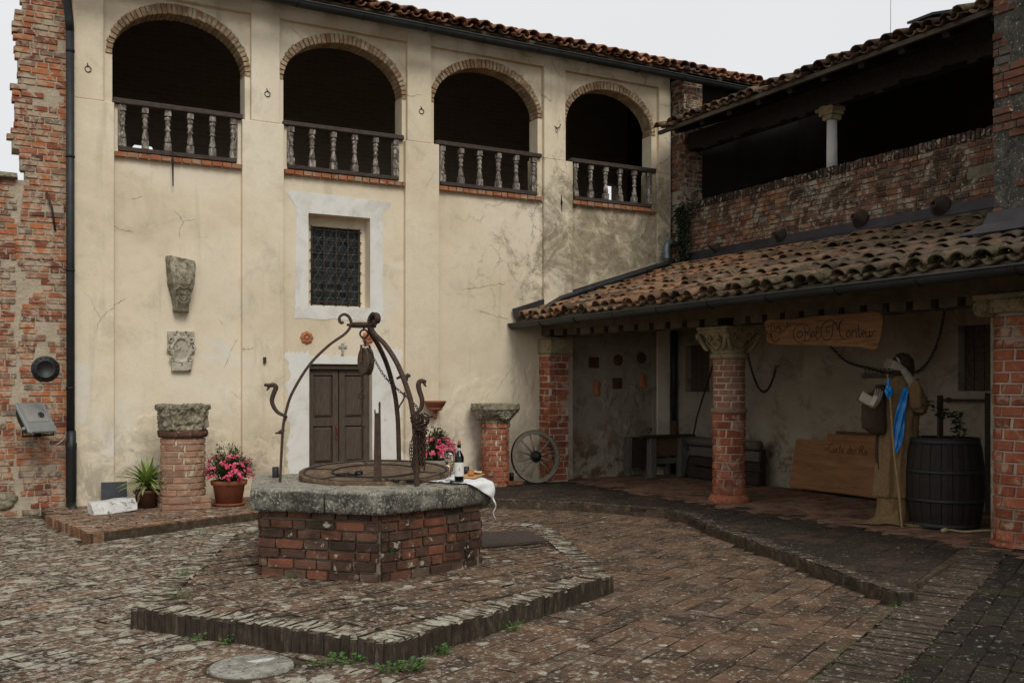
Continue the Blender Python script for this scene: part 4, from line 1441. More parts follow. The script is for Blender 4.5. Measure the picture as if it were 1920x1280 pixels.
# terracotta medallions and stone cross over the door
def medallion(x, z, label):
    mb = MB()
    n = 32
    prof = [(.0, .03), (.018, .032), (.022, .018), (.045, .016), (.05, .03), (.062, .032), (.066, .018), (.078, .02), (.088, .012), (.092, 0)]
    M = Matrix.Translation((x, FY, z)) @ Matrix.Rotation(PI / 2, 4, 'X')
    vs, fs = [], []
    for (r, h) in prof:
        for k in range(n):
            a = 2 * PI * k / n
            rr = r * (1 + .06 * math.cos(8 * a) * (r > .04))
            vs.append((rr * math.cos(a), rr * math.sin(a), h + .005 * math.cos(8 * a) * (.02 < r < .07)))
    for i in range(len(prof) - 1):
        for k in range(n):
            fs.append((i * n + k, i * n + (k + 1) % n, (i + 1) * n + (k + 1) % n, (i + 1) * n + k))
    mb.add(vs, fs, True, M)
    for k in range(8):
        a = 2 * PI * k / 8
        mb.sphere((x + .034 * math.cos(a), FY - .022, z + .034 * math.sin(a)), .010, 6)
    tag(mb.build('medallion', 'terracotta_relief'), label, 'medallion', 'terracotta medallions over the door')
medallion(4.075, 2.26, 'round terracotta rosette over the left corner of the door')
medallion(4.975, 2.28, 'round terracotta rosette over the right corner of the door behind the iron frame')
mb = MB(); x, z = 4.594, 2.107
mb.span(x - .018, x + .018, FY - .02, FY, z - .085, z + .085, None, 0, .003); mb.span(x - .055, x + .055, FY - .022, FY - .002, z + .02, z + .052, None, 0, .003)
for (a, b) in ((x - .05, z + .036), (x + .05, z + .036), (x, z + .08)): mb.box((a, FY - .012, b), (.02, .022, .042) if a != x else (.045, .022, .02), None, 0, .003)
tag(mb.build('cross', 'cross_grey'), 'small grey stone cross on the wall above the door', 'cross')

# carved corbel
cb = thing('corbel', 'tapering carved stone corbel, mossy on top, on the first bay of the facade', 'corbel', (2.385, FY, 2.9))
prof = [(.0, .19, .13), (.06, .195, .15), (.2, .18, .24), (.34, .165, .26), (.5, .125, .20), (.63, .10, .17), (.69, .10, .15)]
vs, fs = [], []
zt = 3.25
N = 10
for j, (dz, hw, dp) in enumerate(prof):
    for k in range(N + 1):
        t = -1 + 2 * k / N
        vs.append((2.385 + hw * t, FY - dp * (1 - .25 * t * t) * (1 if 0 < k < N else 0.0) , zt - dz - .03 * t * (j < 2)))
for j in range(len(prof) - 1):
    for k in range(N):
        q = j * (N + 1) + k
        fs.append((q, q + N + 1, q + N + 2, q + 1))
fs.append(tuple(range(N + 1)))
fs.append(tuple(reversed([(len(prof) - 1) * (N + 1) + k for k in range(N + 1)])))
mb = MB().add(vs, fs, False)
displace(mb.build('body', 'stone_lichen', cb), .08, .022, 3)
mb = MB()
yy = FY - .235
mb.tube([(2.29, yy + .02, 2.82), (2.33, yy - .005, 2.87), (2.385, yy - .01, 2.84), (2.44, yy - .005, 2.87), (2.48, yy + .02, 2.82)], .010, 6)
mb.tube([(2.31, yy + .01, 2.96), (2.46, yy + .01, 2.95)], .006, 6)
mb.sphere((2.385, yy + .045, 2.72), .045, 12, None, (1, .5, 1.3))
mb.torus((2.385, yy + .03, 2.72), .062, .009, (0, 1, -.2), 20, 6)
for s_ in (-1, 1):
    mb.torus((2.385 + s_ * .05, yy + .03, 2.79), .018, .007, (0, 1, 0), 12, 6)
    mb.torus((2.385 + s_ * .055, yy + .05, 2.66), .016, .007, (0, 1, 0), 12, 6)
mb.build('shield_relief', 'stone_lichen', cb)

# stone cartouche
ct = thing('cartouche', 'pale stone oval cartouche with scrolled edge on the facade under the corbel', 'cartouche', (2.39, FY, 2.03))
mb = MB(); mb.box((2.385, FY - .015, 2.16), (.34, .03, .29), None, .002, .006); mb.box((2.39, FY - .035, 1.84), (.25, .07, .12), None, .002, .012)
mb.build('back_slab', 'stone_pale', ct)
mb = MB()
n = 28
prof = [(.0, .045), (.07, .045), (.088, .04), (.095, .055), (.115, .062), (.135, .045), (.14, .02), (.142, 0)]
vs, fs = [], []
for (r, h) in prof:
    for k in range(n):
        a = 2 * PI * k / n
        rr = r * (1 + (.10 * math.cos(6 * a + .5) + .05 * math.cos(11 * a)) * (r > .1))
        vs.append((2.385 + rr * math.cos(a), FY - .015 - h, 2.06 + rr * 1.5 * math.sin(a)))
for i in range(len(prof) - 1):
    for k in range(n):
        fs.append((i * n + k, (i + 1) * n + k, (i + 1) * n + (k + 1) % n, i * n + (k + 1) % n)[::-1])
mb.add(vs, fs, True)
for s_ in (-1, 1):
    for (dx, dz, r) in ((.13, .13, .028), (.145, .02, .03), (.12, -.12, .026), (.06, .22, .024)):
        mb.torus((2.385 + s_ * dx, FY - .055, 2.06 + dz), r, .013, (s_ * .5, 1, 0), 12, 6)
displace(mb.build('scrolled_oval', 'stone_pale', ct), .05, .008, 1)

# ------------------------------------------------------------------ ruined brick wall at the left
ruin = thing('ruined_wall', 'ragged old orange brick wall rising at the far left beyond the drainpipe', 'wall', (.5, 13.45, 0))
RY = 13.47
def jag(z):
    return 0.47 + .035 * math.sin(z * 5.1) + .05 * mnoise.noise(Vector((z * 4.1, 1.7, 0))) - (.07 if 5.05 < z < 5.3 else 0) - (.05 if 4.6 < z < 4.75 else 0) + (.04 if z < 4.55 else 0)
core = MB()
zs = [i * .2 for i in range(0, 40)]
for z in zs:
    core.span(jag(z + .1) + .03, 1.10, RY, RY + .38, z - .1, z + .1)
core.span(-3.2, .60, RY + .006, RY + .36, -.1, 4.12)
core.build('core', 'mortar_pale', ruin)
def holes(u, z):
    return (abs(u - .80) < .05 and abs(z - 2.66) < .04) or (abs(u - .34) < .05 and abs(z - 3.12) < .04)
it = courses(0, 1.09, 0, 7.6, .0765, (.13, .27), place_y(RY), .016, .13, .016, left=lambda z: jag(z) + R.uniform(-.035, .02),
             skip=lambda u, z: holes(u, z) or mnoise.noise(Vector((u * 3.2, z * 3.0, 2))) > .40)
it += courses(-3.2, 0, 0, 4.12, .0765, (.13, .27), place_y(RY + .005), .016, .13, .013, right=lambda z: .455 + R.uniform(-.02, .02),
              skip=lambda u, z: holes(u, z) or mnoise.noise(Vector((u * 3.2, z * 3.0, 5))) > .5)
lay(ruin, it, 'brick_ruin')
mb = MB(); mb.box((-1.35, RY + .15, 4.155), (3.66, .5, .07), None, .004, .012)
displace(mb.build('coping', 'stone_lichen', ruin), .1, .03, 3)
mb = MB()
for k in range(5):
    x = R.uniform(.0, .42); mb.sphere((x, RY - .01, R.uniform(0, .25)), R.uniform(.06, .11), 10, None, (1.2, .5, .7))
displace(mb.build('footing_stone', 'stone_lichen', ruin), .1, .03, 1)
mb = MB(); mb.tube([(.80, RY - .03, 4.0), (.86, RY - .05, 3.8), (.90, RY - .03, 3.52)], .014, 6)
tag(mb.build('anchor_bar', 'iron_rust'), 'slanting iron anchor bar on the ragged brick wall beside the drainpipe', 'iron bar')
# black cast iron disc
pl = thing('wall_plate', 'round black cast iron plate fixed to the ragged brick wall', 'wall plate', (.78, RY, 1.80))
M_P = Matrix.Translation((.79, RY - .01, 1.80)) @ Matrix.Rotation(PI / 2, 4, 'X')
MB().lathe([(0, .03), (.09, .03), (.10, .045), (.112, .045), (.12, .03), (.155, .022), (.162, .012), (.163, 0)], n=36, m=M_P).build('plate', 'black_metal', pl)
mb = MB()
for k in range(16):
    a = 2 * PI * k / 16
    mb.sphere((.79 + .137 * math.cos(a), RY - .036, 1.80 + .137 * math.sin(a)), .010, 6)
mb.build('studs', 'black_metal', pl)

# drainpipe between ruin and chapel
dp = thing('drainpipe', 'long dark metal drainpipe between the ruined wall and the plastered facade', 'drainpipe', (1.06, 13.24, 0))
mb = MB(); mb.tube([(1.058, 13.22, 1.0), (1.05, 13.22, 6.0)], .048, 14); mb.build('pipe', 'gutter_metal', dp)
mb = MB(); mb.tube([(1.05, 13.22, 5.96), (1.04, 13.2, 6.1), (.97, 13.05, 6.55), (.95, 12.95, 6.9), (.95, 12.9, 7.4)], .05, 14); mb.build('elbow', 'gutter_metal', dp)
mb = MB(); mb.lathe([(.05, .05), (.058, .06), (.058, .22), (.062, .23), (.062, .8), (.066, .82), (.066, .88), (.056, .9), (.056, 1.04)], (1.062, 13.2, 0), 16); mb.build('cast_iron_foot', 'black_metal', dp)
mb = MB(); mb.tube([(1.062, 13.2, .14), (1.07, 13.12, .09), (1.07, 13.0, .06)], .056, 12); mb.build('shoe', 'black_metal', dp)
for z in (1.55, 3.0, 4.4, 5.7):
    MB().lathe([(.053, 0), (.053, .03)], (1.053, 13.22, z), 14).build('clamp', 'iron_dark', dp)
tag(MB().tube([(1.112, 13.285, 1.1), (1.108, 13.285, 7.0)], .0055, 6).build('cable', 'cable_white'), 'thin pale cable running up beside the long drainpipe', 'cable')

# floodlight on its bracket
fl = thing('floodlight', 'grey floodlight tilted up on a bracket on the ruined brick wall', 'floodlight', (.70, 13.1, 1.2))
a_ = RAD(-48)
mF = Matrix.Translation((.66, 13.02, 1.21)) @ rot_z(RAD(36)) @ Matrix.Rotation(RAD(54), 4, 'X') @ Matrix.Scale(1.12, 4)
mb = MB(); mb.span(-.175, .175, -.19, .19, -.018, .018, mF, 0, .008)
mb.build('front_frame', 'grey_plastic', fl)
mb = MB(); mb.add([(-.16, -.17, -.018), (.16, -.17, -.018), (.16, .17, -.018), (-.16, .17, -.018), (-.11, -.10, -.13), (.11, -.10, -.13), (.11, .08, -.13), (-.11, .08, -.13)],
                  [(0, 4, 5, 1), (1, 5, 6, 2), (2, 6, 7, 3), (3, 7, 4, 0), (4, 7, 6, 5)], False, mF); mb.build('housing', 'dark_plastic', fl)
mb = MB(); mb.span(-.13, .13, -.06, .165, .019, .023, mF); mb.build('glass', 'reflector', fl)
mb = MB(); mb.torus((.06, .02, .026), .028, .008, (0, 0, 1), 14, 6, mF); mb.sphere((.06, .02, .028), .014, 8, mF); mb.build('bulb', 'dark_plastic', fl)
for s_ in (-1, 1):
    MB().tube([(s_ * .16, -.19, .01), (s_ * .15, -.2, .02)], .012, 6, m=mF).build('clip', 'grey_plastic', fl)
    MB().sphere((-.0 + s_ * .19, -.12, -.02), .022, 8, mF).build('knob', 'grey_plastic', fl)
mb = MB(); mb.tube([(.52, 13.0, 1.14), (.52, 13.04, .99), (.86, 13.12, 1.0), (.84, 13.14, 1.16)], .012, 6); mb.tube([(.69, 13.09, .995), (.70, 13.40, 1.02)], .02, 8); mb.box((.70, 13.42, 1.02), (.08, .03, .12))
mb.build('bracket', 'iron_dark', fl)
tag(MB().tube(smooth_path([(.69, 13.12, .99), (.72, 13.2, .88), (.83, 13.25, .85), (.97, 13.28, .92), (1.02, 13.25, 1.04)], 6), .006, 6).build('cable', 'cable_white'), 'short white cable hanging from the floodlight to the drainpipe', 'cable')

# ------------------------------------------------------------------ the side wing: parapet wall, gallery, portico
wing = thing('portico_wing', 'old brick side wing with a tiled portico below and an open gallery above', 'building', (9.5, 9, 0))
WX = 10.5
mb = MB()
wall_cells(mb, 'x', WX, .32, -3, 13.34, 0, 3.5, [(12.44, 13.05, 1.49, 2.27), (7.30, 7.84, 1.53, 2.32)])
mb.build('portico_back_wall', 'plaster_grey', wing)
for (y0, y1, z0, z1) in ((12.44, 13.05, 1.49, 2.27), (7.30, 7.84, 1.53, 2.32)):
    w_ = MB().span(WX + .14, WX + .2, y0, y1, z0, z1).build('shutter', 'wood_beam', wing)
    b = MB()
    n = 4
    for k in range(n):
        b.span(WX + .12, WX + .14, y0 + (y1 - y0) * k / n + .006, y0 + (y1 - y0) * (k + 1) / n - .006, z0, z1)
    b.build('board', 'wood_beam', w_)
mb = MB(); mb.span(8.16, WX, FY - .016, FY - .002, .0, 2.66); mb.build('portico_end_wall', 'plaster_grey', wing)
crust(wing, 8.8, 10.0, .25, 1.75, 21.3, FY - .016, .05, 'plaster_grey')
mb = MB(); mb.span(10.02, 10.10, FY - .05, FY - .016, .1, 2.7); mb.span(10.28, 10.36, FY - .06, FY - .016, .1, 2.7); mb.build('end_wall_moulding', 'plaster_grey', wing)
mb = MB(); mb.span(WX, WX + .3, 5.6, 13.35, 3.5, 4.53); mb.build('parapet_core', 'mortar_dark', wing)
it = courses(5.9, 13.02, 3.56, 4.52, .0765, (.16, .28), place_x(WX), .013, .12, .014, skip=lambda u, z: mnoise.noise(Vector((u * 1.9, z * 3.0, 9))) > .56)
lay(wing, it, 'brick_wing')
# soldier course on top
items = []
y = 13.0
while y > 5.95:
    w = R.uniform(.055, .075)
    items.append(Matrix.Translation((WX + .13, y - w / 2, 4.585 + R.uniform(-.008, .008))) @ rot_z(-PI / 2) @ Matrix.Rotation(R.uniform(-.05, .05), 4, 'Y') @ Matrix.Diagonal((w - .010, .30, .125, 1)))
    y -= w + .004
cope = MB().span(WX + .005, WX + .28, 5.95, 13.0, 4.52, 4.615).build('coping', 'mortar_dark', wing)
lay(cope, items, 'brick_coping')
# brick pier at the junction with the chapel, with rags of plaster
pier = MB(); pier.span(10.42, 10.80, 12.98, 13.34, 3.4, 6.75)
pr = pier.build('corner_pier', 'plaster_grey', wing)
it = courses(12.99, 13.34, 3.5, 6.7, .0765, (.12, .24), place_x(10.42), .014, .1, .012, skip=lambda u, z: mnoise.noise(Vector((u * 5.9, z * 2.2, 4))) > (.05 if z < 4.9 else .6))
it += courses(10.42, 10.80, 4.6, 6.7, .0765, (.12, .24), place_y(12.98), .014, .1, .010)
lay(pr, it, 'brick_wing')

# gallery interior
mb = MB()
mb.span(13.4, 13.6, 5.6, 13.4, 3.4, 6.9)
mb.build('gallery_back_wall', 'wall_shaded', wing)
MB().span(10.8, 13.4, 5.6, 13.3, 3.45, 3.6).build('gallery_floor', 'wood_shaded', wing)
MB().prism([(10.8, 3.6), (13.4, 3.6), (13.4, 6.9), (10.8, 6.0)], 0, .02, Matrix(((1, 0, 0, 0), (0, 0, -1, 13.36), (0, 1, 0, 0), (0, 0, 0, 1)))).build('gallery_end_wall', 'wall_shaded', wing)
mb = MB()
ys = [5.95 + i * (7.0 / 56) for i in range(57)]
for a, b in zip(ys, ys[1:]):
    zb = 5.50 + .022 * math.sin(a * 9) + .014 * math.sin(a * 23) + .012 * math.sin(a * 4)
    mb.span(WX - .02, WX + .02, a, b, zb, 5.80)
mb.build('valance_board', 'wood_shaded', wing)
MB().span(WX + .03, WX + .26, 5.7, 13.0, 5.53, 5.74, None, 0, .01).build('beam', 'wood_shaded', wing)
ES = math.tan(RAD(19))
def ez(x): return 5.70 + (x - 9.8) * ES
mb = MB()
vs = [(x, y, ez(x) + dz) for y in (5.92, 12.86) for (x, dz) in ((9.82, 0), (13.6, 0), (13.6, .03), (9.82, .03))]
mb.add(vs, [(0, 4, 5, 1), (3, 2, 6, 7), (0, 3, 7, 4), (0, 1, 2, 3), (4, 7, 6, 5), (1, 5, 6, 2)])
gr_ = mb.build('gallery_roof', 'wood_shaded', wing)
MB().span(9.78, 9.84, 5.92, 12.86, 5.68, 5.735, None, .003).build('eave_lath', 'wood_lath', gr_)
y = 6.3
while y < 12.8:
    MB().span(0, 3.9, -.045, .045, -.10, -.005, Matrix.Translation((9.86, y, ez(9.86))) @ Matrix.Rotation(-RAD(19), 4, 'Y')).build('rafter', 'wood_shaded', gr_)
    y += .62
cs = math.cos(RAD(19)); sn = math.sin(RAD(19))
tile_roof(gr_, (9.78, 12.86, 5.745), (9.78, 5.9, 5.745), (-cs, 0, -sn), 'tile_wing', 4, .213, lift=.02, maxn=260)
# end of the gallery roof beyond the tower line and over the chapel
mb = MB(); mb.span(0, .5, -.18, .18, 0, .03, Matrix.Translation((9.95, 7.95, 5.98)) @ Matrix.Rotation(-RAD(16), 4, 'Y')); mb.build('loose_slab', 'slate', gr_)
colm = thing('gallery_column', 'slender pale column with a worn stone capital on the gallery parapet', 'column', (10.63, 9.96, 4.65))
MB().lathe([(.076, 0), (.074, .35), (.070, .70)], (10.63, 9.96, 4.64), 20).build('shaft', 'white_board', colm)
mb = MB()
prof = [(-.10, 5.33), (-.085, 5.38), (-.12, 5.44), (-.20, 5.47), (-.19, 5.53)]
mb.span(10.53, 10.73, 9.87, 10.05, 5.33, 5.40, None, 0, .01); mb.span(10.51, 10.75, 9.84, 10.10, 5.40, 5.47, None, .004, .012); mb.span(10.50, 10.76, 9.83, 10.17, 5.46, 5.54, None, .004, .012)
displace(mb.build('capital', 'stone_capital', colm), .06, .02, 2)
MB().span(10.52, 10.74, 9.86, 10.06, 4.60, 4.655, None, .0, .008).build('base', 'stone_pale', colm)

# wall of the taller block at the right edge
tower = thing('tower_wall', 'dark weathered wall with patches of bare brick rising at the right edge', 'wall', (8.4, 5.8, 3))
mb = MB(); mb.span(8.42, 8.78, -4, 5.90, 2.64, 9.0); mb.span(8.78, 10.9, 5.58, 5.89, 3.0, 9.0)
mb.build('core', 'render_dark', tower)
it = courses(5.2, 5.905, 2.95, 7.4, .078, (.16, .26), place_x(8.42), .012, .12, .014,
             skip=lambda u, z: mnoise.noise(Vector((u * 1.6, z * 2.6, 31))) + .9 * (u - 5.74) < .0)
it += courses(-1, 5.2, 2.95, 7.4, .078, (.16, .26), place_x(8.42), .012, .12, .010,
             skip=lambda u, z: mnoise.noise(Vector((u * 1.1, z * 2.6, 31))) < .3)
lay(tower, it, 'brick_tower')
crust(tower, 0, 0.01, 3, 3.1, 1) if False else None

# portico: columns, lintel, roof
def arc_variant(rg, r, ang, dp=.09, n=4, cz=.09):
    """unit high wedge of a round column, centred on the -Y direction"""
    vs, fs = [], []
    rows = [(-.5, 1, 0), (-.5 + 0, 0, 0), (-.5 + cz, 0, 1), (.5 - cz, 0, 1), (.5, 0, 0), (.5, 1, 0)]
    for (z, inner, front) in rows:
        for k in range(n + 1):
            t = k / n
            edge = .006 if front else 0.0
            a = -PI / 2 - ang / 2 + ang * t
            if front:
                if k == 0: a += .012 / r + rg.uniform(0, .006)
                if k == n: a -= .012 / r + rg.uniform(0, .006)
            rr = r - dp if inner else (r - .012 if not front else r + rg.uniform(-.004, .003))
            vs.append((rr * math.cos(a), rr * math.sin(a), z * (1 if not front else 1 + rg.uniform(-.04, .02))))
    c = n + 1
    for j in range(len(rows) - 1):
        for k in range(n):
            fs.append((j * c + k, j * c + k + 1, (j + 1) * c + k + 1, (j + 1) * c + k))
    fs.append(tuple(j * c for j in range(len(rows)))); fs.append(tuple(reversed([j * c + n for j in range(len(rows))])))
    return vs, fs
def round_bricks(parent, cx, cy, r, z0, z1, pitch, per, mat, joint=.012, maxn=300, a_half=True):
    key = 'arc%.3f_%d_%s' % (r, per, mat)
    if key not in _LIBS:
        full = 2 * PI / per - joint / r
        _LIBS[key] = [arc_variant(_rg, r * _rg.uniform(.985, 1.015), full * f) for f in (1, 1, .98, .97, 1, .96, .99, .98)]
    items = []
    n = int(round((z1 - z0) / pitch)); ph = (z1 - z0) / n
    for j in range(n):
        a0 = (j % 2) * PI / per + R.uniform(-.15, .15) * 2 * PI / per
        for k in range(per):
            items.append(Matrix.Translation((cx + R.uniform(-.003, .003), cy + R.uniform(-.003, .003), z0 + ph * (j + .5))) @ rot_z(a0 + 2 * PI * k / per + R.uniform(-.02, .02)) @ Matrix.Diagonal((1, 1, ph - joint + R.uniform(-.004, .003), 1)))
    _flip_off = True
    lay(parent, items, mat, 'brick', key, 'brickwork', maxn)

def capital(parent, cx, cy, z0, z1, rb, half, mat='stone_capital', rot=0):
    """square abacus over a flaring bell that turns from round to square, with carved leaves and scrolls"""
    mb = MB()
    n = 32
    H = z1 - z0
    vs, fs = [], []
    lv = [(0, 0), (.05, .0), (.08, .04), (.2, .10), (.4, .30), (.58, .58), (.72, .9), (.76, 1.0)]
    m = Matrix.Translation((cx, cy, 0)) @ rot_z(rot)
    for (t, q) in lv:
        for k in range(n):
            a = 2 * PI * k / n
            sq = half * .94 / max(abs(math.cos(a)), abs(math.sin(a)))
            r = rb + (min(sq, half * 1.28) - rb) * q
            r += (.012 * math.sin(a * 8) * (0.1 < t < .7))
            vs.append((r * math.cos(a), r * math.sin(a), z0 + H * t))
    for i in range(len(lv) - 1):
        for k in range(n):
            fs.append((i * n + k, i * n + (k + 1) % n, (i + 1) * n + (k + 1) % n, (i + 1) * n + k))
    fs.append(tuple(reversed(range(n)))); fs.append(tuple((len(lv) - 1) * n + k for k in range(n)))
    mb.add(vs, fs, True, m)
    mb.build('bell', mat, parent)
    ab = MB(); ab.box((0, 0, z0 + H * .84), (half * 2, half * 2, H * .15), m, .002, .008); ab.box((0, 0, z0 + H * .955), (half * 2.1, half * 2.1, H * .09), m, .002, .008)
    ab.build('abacus', mat, parent)
    cv = MB()
    for s_ in range(4):
        mm = m @ rot_z(PI / 2 * s_)
        # two spirals, a heart and leaf ribs on each face
        def P(u, t, out=0.012):
            q = .12 + .88 * max(0, (t - .1) / .66)
            return (u * half, -(rb + (half * .94 - rb) * min(1, q * q * .4 + q * .6) + out), z0 + H * t)
        for sg in (-1, 1):
            sp = [P(sg * (.30 + .16 * (1 - k / 16) * math.cos(k * .75)), .56 + .15 * (1 - k / 16) * math.sin(k * .75)) for k in range(15)]
            cv.tube(sp, .011, 5, m=mm)
            cv.tube(smooth_path([P(sg * .05, .12), P(sg * .36, .28), P(sg * .5, .45), P(sg * .28, .7)], 4), .010, 5, m=mm)
            cv.tube(smooth_path([P(sg * .95, .72, .02), P(sg * .82, .5, .02), P(sg * .70, .3), P(sg * .5, .12)], 4), [.03] * 4 * 3 + [.012], 6, m=mm)
            cv.sphere(P(sg * .95, .66, .02), .04, 8, mm, (1, 1, 1.2))
        sp = [P(.13 * (1 - k / 14) * math.cos(k * .8), .36 + .1 * (1 - k / 14) * math.sin(k * .8)) for k in range(13)]
        cv.tube(sp, .009, 5, m=mm)
    cv.build('carving', mat, parent)

# mid column
MX, MY = 8.60, 9.80
mc = thing('portico_column', 'round red brick column with carved stone capital in the middle of the portico', 'column', (MX, MY, WZ))
MB().lathe([(.195, WZ), (.195, 2.0)], (MX, MY, 0), 24).build('core', 'mortar_col', mc)
round_bricks(mc, MX, MY, .212, WZ + .09, 1.245, .104, 6, 'brick_column')
round_bricks(mc, MX, MY, .205, 1.31, 1.94, .079, 6, 'brick_pale')
mb = MB()
prof = [(.205, -.045), (.222, -.035), (.238, -.012), (.238, .012), (.222, .03), (.205, .035)]
mb.lathe(prof, (MX, MY, 1.275), 28, wob=.012); mb.build('ring_moulding', 'brick_pale', mc)
mb = MB(); mb.lathe([(.20, 1.93), (.235, 1.95), (.25, 1.98), (.235, 2.005), (.215, 2.01)], (MX, MY, 0), 28, wob=.01); mb.build('neck_moulding', 'stone_capital', mc)
mb = MB(); mb.lathe([(.265, WZ - .02), (.265, WZ + .035), (.25, WZ + .06), (.225, WZ + .085), (.2, WZ + .09)], (MX, MY, 0), 28, wob=.012); mb.build('base', 'brick_column', mc)
capital(mc, MX, MY, 2.005, 2.35, .215, .285, rot=0)

# right column
RX, RYC = 8.66, 5.76
rc = thing('portico_column', 'thick round red brick column with a scroll capital at the right edge', 'column', (RX, RYC, WZ))
MB().lathe([(.245, WZ), (.245, 2.3)], (RX, RYC, 0), 24).build('core', 'mortar_col', rc)
round_bricks(rc, RX, RYC, .262, WZ + .04, 2.25, .107, 7, 'brick_column', .013)
mb = MB(); mb.lathe([(.30, WZ - .03), (.30, WZ + .02), (.27, WZ + .04)], (RX, RYC, 0), 28, wob=.015); mb.build('base', 'brick_column', rc)
cp = MB()
for s_ in (-1, 1):
    cp.tube([(RX - .30, RYC + s_ * .24, 2.335), (RX + .30, RYC + s_ * .24, 2.335)], .088, 16)
    for e in (-1, 1):
        for (q, w) in ((.062, .012), (.03, .012)):
            cp.torus((RX + e * .302, RYC + s_ * .24, 2.335), q, w * .6, (1, 0, 0), 18, 6)
cp.box((RX, RYC, 2.34), (.58, .46, .13), None, 0, .01); cp.box((RX, RYC, 2.43), (.62, .64, .05), None, 0, .008)
displace(cp.build('capital', 'stone_capital', rc), .07, .012, 0)
MB().span(RX - .06, RX + .12, RYC + .245, RYC + .30, WZ, 2.25, None, .004).build('plaster_strip', 'plaster_grey', rc)
# further columns of the same row
for yy in (1.9, -2.0):
    c2 = thing('portico_column', 'round red brick column of the portico beyond the right edge', 'column', (RX, yy, WZ))
    MB().lathe([(.26, WZ), (.26, 2.3), (.3, 2.32), (.3, 2.44)], (RX, yy, 0), 24).build('shaft', 'brick_column', c2)

# half pier against the chapel
hp = thing('portico_pier', 'red brick pier with a plain stone block on top, behind the cart wheel', 'pier', (8.0, 13.2, WZ))
MB().span(7.83, 8.17, 13.04, 13.34, WZ, 2.10).build('core', 'mortar_col', hp)
it = courses(13.05, 13.33, WZ + .01, 2.06, .104, (.24, .30), place_x(7.83), .014, .1, .012)
it += courses(7.825, 8.175, WZ + .01, 2.06, .104, (.16, .26), place_y(13.04), .014, .1, .012)
lay(hp, it, 'brick_column')
it = courses(7.89, 8.02, .75, 2.05, .078, (.11, .13), place_y(FY - .08), .012, .06, .006)
lay(hp, it, 'brick_column', rest='side_bricks')
mb = MB(); mb.span(7.78, 8.24, 12.96, 13.34, 2.07, 2.33, None, .006, .03)
displace(mb.build('cap_block', 'stone_capital', hp), .12, .02, 3)

# lintel with joist ends, bent inwards to the pier at the chapel end
def lint_x(y): return 8.60 if y < 9.8 else 8.60 - (y - 9.8) * .60 / 3.54
LANG = math.atan(.60 / 3.54)
lin = MB().span(8.42, 8.78, -4, 9.86, 2.46, 2.62).build('lintel', 'plaster_shaded', wing)
mLn = Matrix.Translation((8.60, 9.80, 0)) @ rot_z(LANG)
MB().span(-.18, .18, .02, 3.56, 2.462, 2.618, mLn).build('short_lintel', 'plaster_shaded', lin)
mb, mj = MB(), MB()
y = -3.9
while y < 9.5:
    mb.span(8.425, 8.775, y, y + .21, 2.365, 2.462, None, .006)
    mj.span(8.50, 8.70, y + .212, y + .298, 2.37, 2.455)
    y += .30
y = 0.05
while y < 3.4:
    mb.span(-.175, .175, y, y + .21, 2.366, 2.464, mLn, .006)
    mj.span(-.10, .10, y + .212, y + .298, 2.37, 2.455, mLn)
    y += .30
mb.build('beam_filling', 'plaster_shaded', lin, kind='stuff')
mj.build('joist_ends', 'wood_shaded', lin, kind='stuff')

# lower roof
def lz(x): return 2.585 + (x - 7.42) * .312
LA = math.atan(.312)
mb = MB()
vs = [(x, y, lz(x) + dz) for y in (-4, 13.33) for (x, dz) in ((7.40, 0), (10.5, 0), (10.5, .03), (7.40, .03))]
mb.add(vs, [(0, 4, 5, 1), (3, 2, 6, 7), (0, 3, 7, 4), (0, 1, 2, 3), (4, 7, 6, 5), (1, 5, 6, 2)])
lroof = mb.build('portico_roof', 'wood_beam', wing)
y = -3.6
while y < 13.2:
    MB().span(0, 3.2, -.045, .045, -.11, -.004, Matrix.Translation((7.46, y, lz(7.46))) @ Matrix.Rotation(-LA, 4, 'Y')).build('rafter', 'wood_beam', lroof)
    y += .6
tile_roof(lroof, (7.38, 13.17, lz(7.38) + .035), (7.38, -1.0, lz(7.38) + .035), (-math.cos(LA), 0, -math.sin(LA)), 'tile_low', 9, .222, .36, .018, 300,
          clip=lambda p: not (p.x > 8.35 and p.y < 6.0))
gutter(lroof, (7.34, 13.34, 2.545), (7.34, -3.5, 2.57), .078)
# verge flashing against the chapel
mb = MB()
mV = Matrix.Translation((7.36, 13.30, lz(7.36) + .05)) @ Matrix.Rotation(-LA, 4, 'Y')
mb.span(0, 3.22, -.018, .0, .02, .17, mV); mb.span(0, 3.22, -.13, -.018, .02, .035, mV)
mb.build('verge_flashing', 'flashing', lroof)
mb = MB()
n_ = 46
pts = [(7.8 + 2.5 * k / n_, lz(7.8 + 2.5 * k / n_) + .215 + .04 * mnoise.noise(Vector((k * .31, 2, 0)))) for k in range(n_ + 1)]
poly = [(x, lz(x) + .13) for (x, z) in pts] + [(x, z + .03 + .10 * max(0, mnoise.noise(Vector((x * 3, 4, 0))))) for (x, z) in reversed(pts)]
mb.prism(poly, 0, .022, Matrix(((1, 0, 0, 0), (0, 0, -1, FY - .002), (0, 1, 0, 0), (0, 0, 0, 1))))
mb.build('mortar_fillet', 'mortar_pale', lroof)
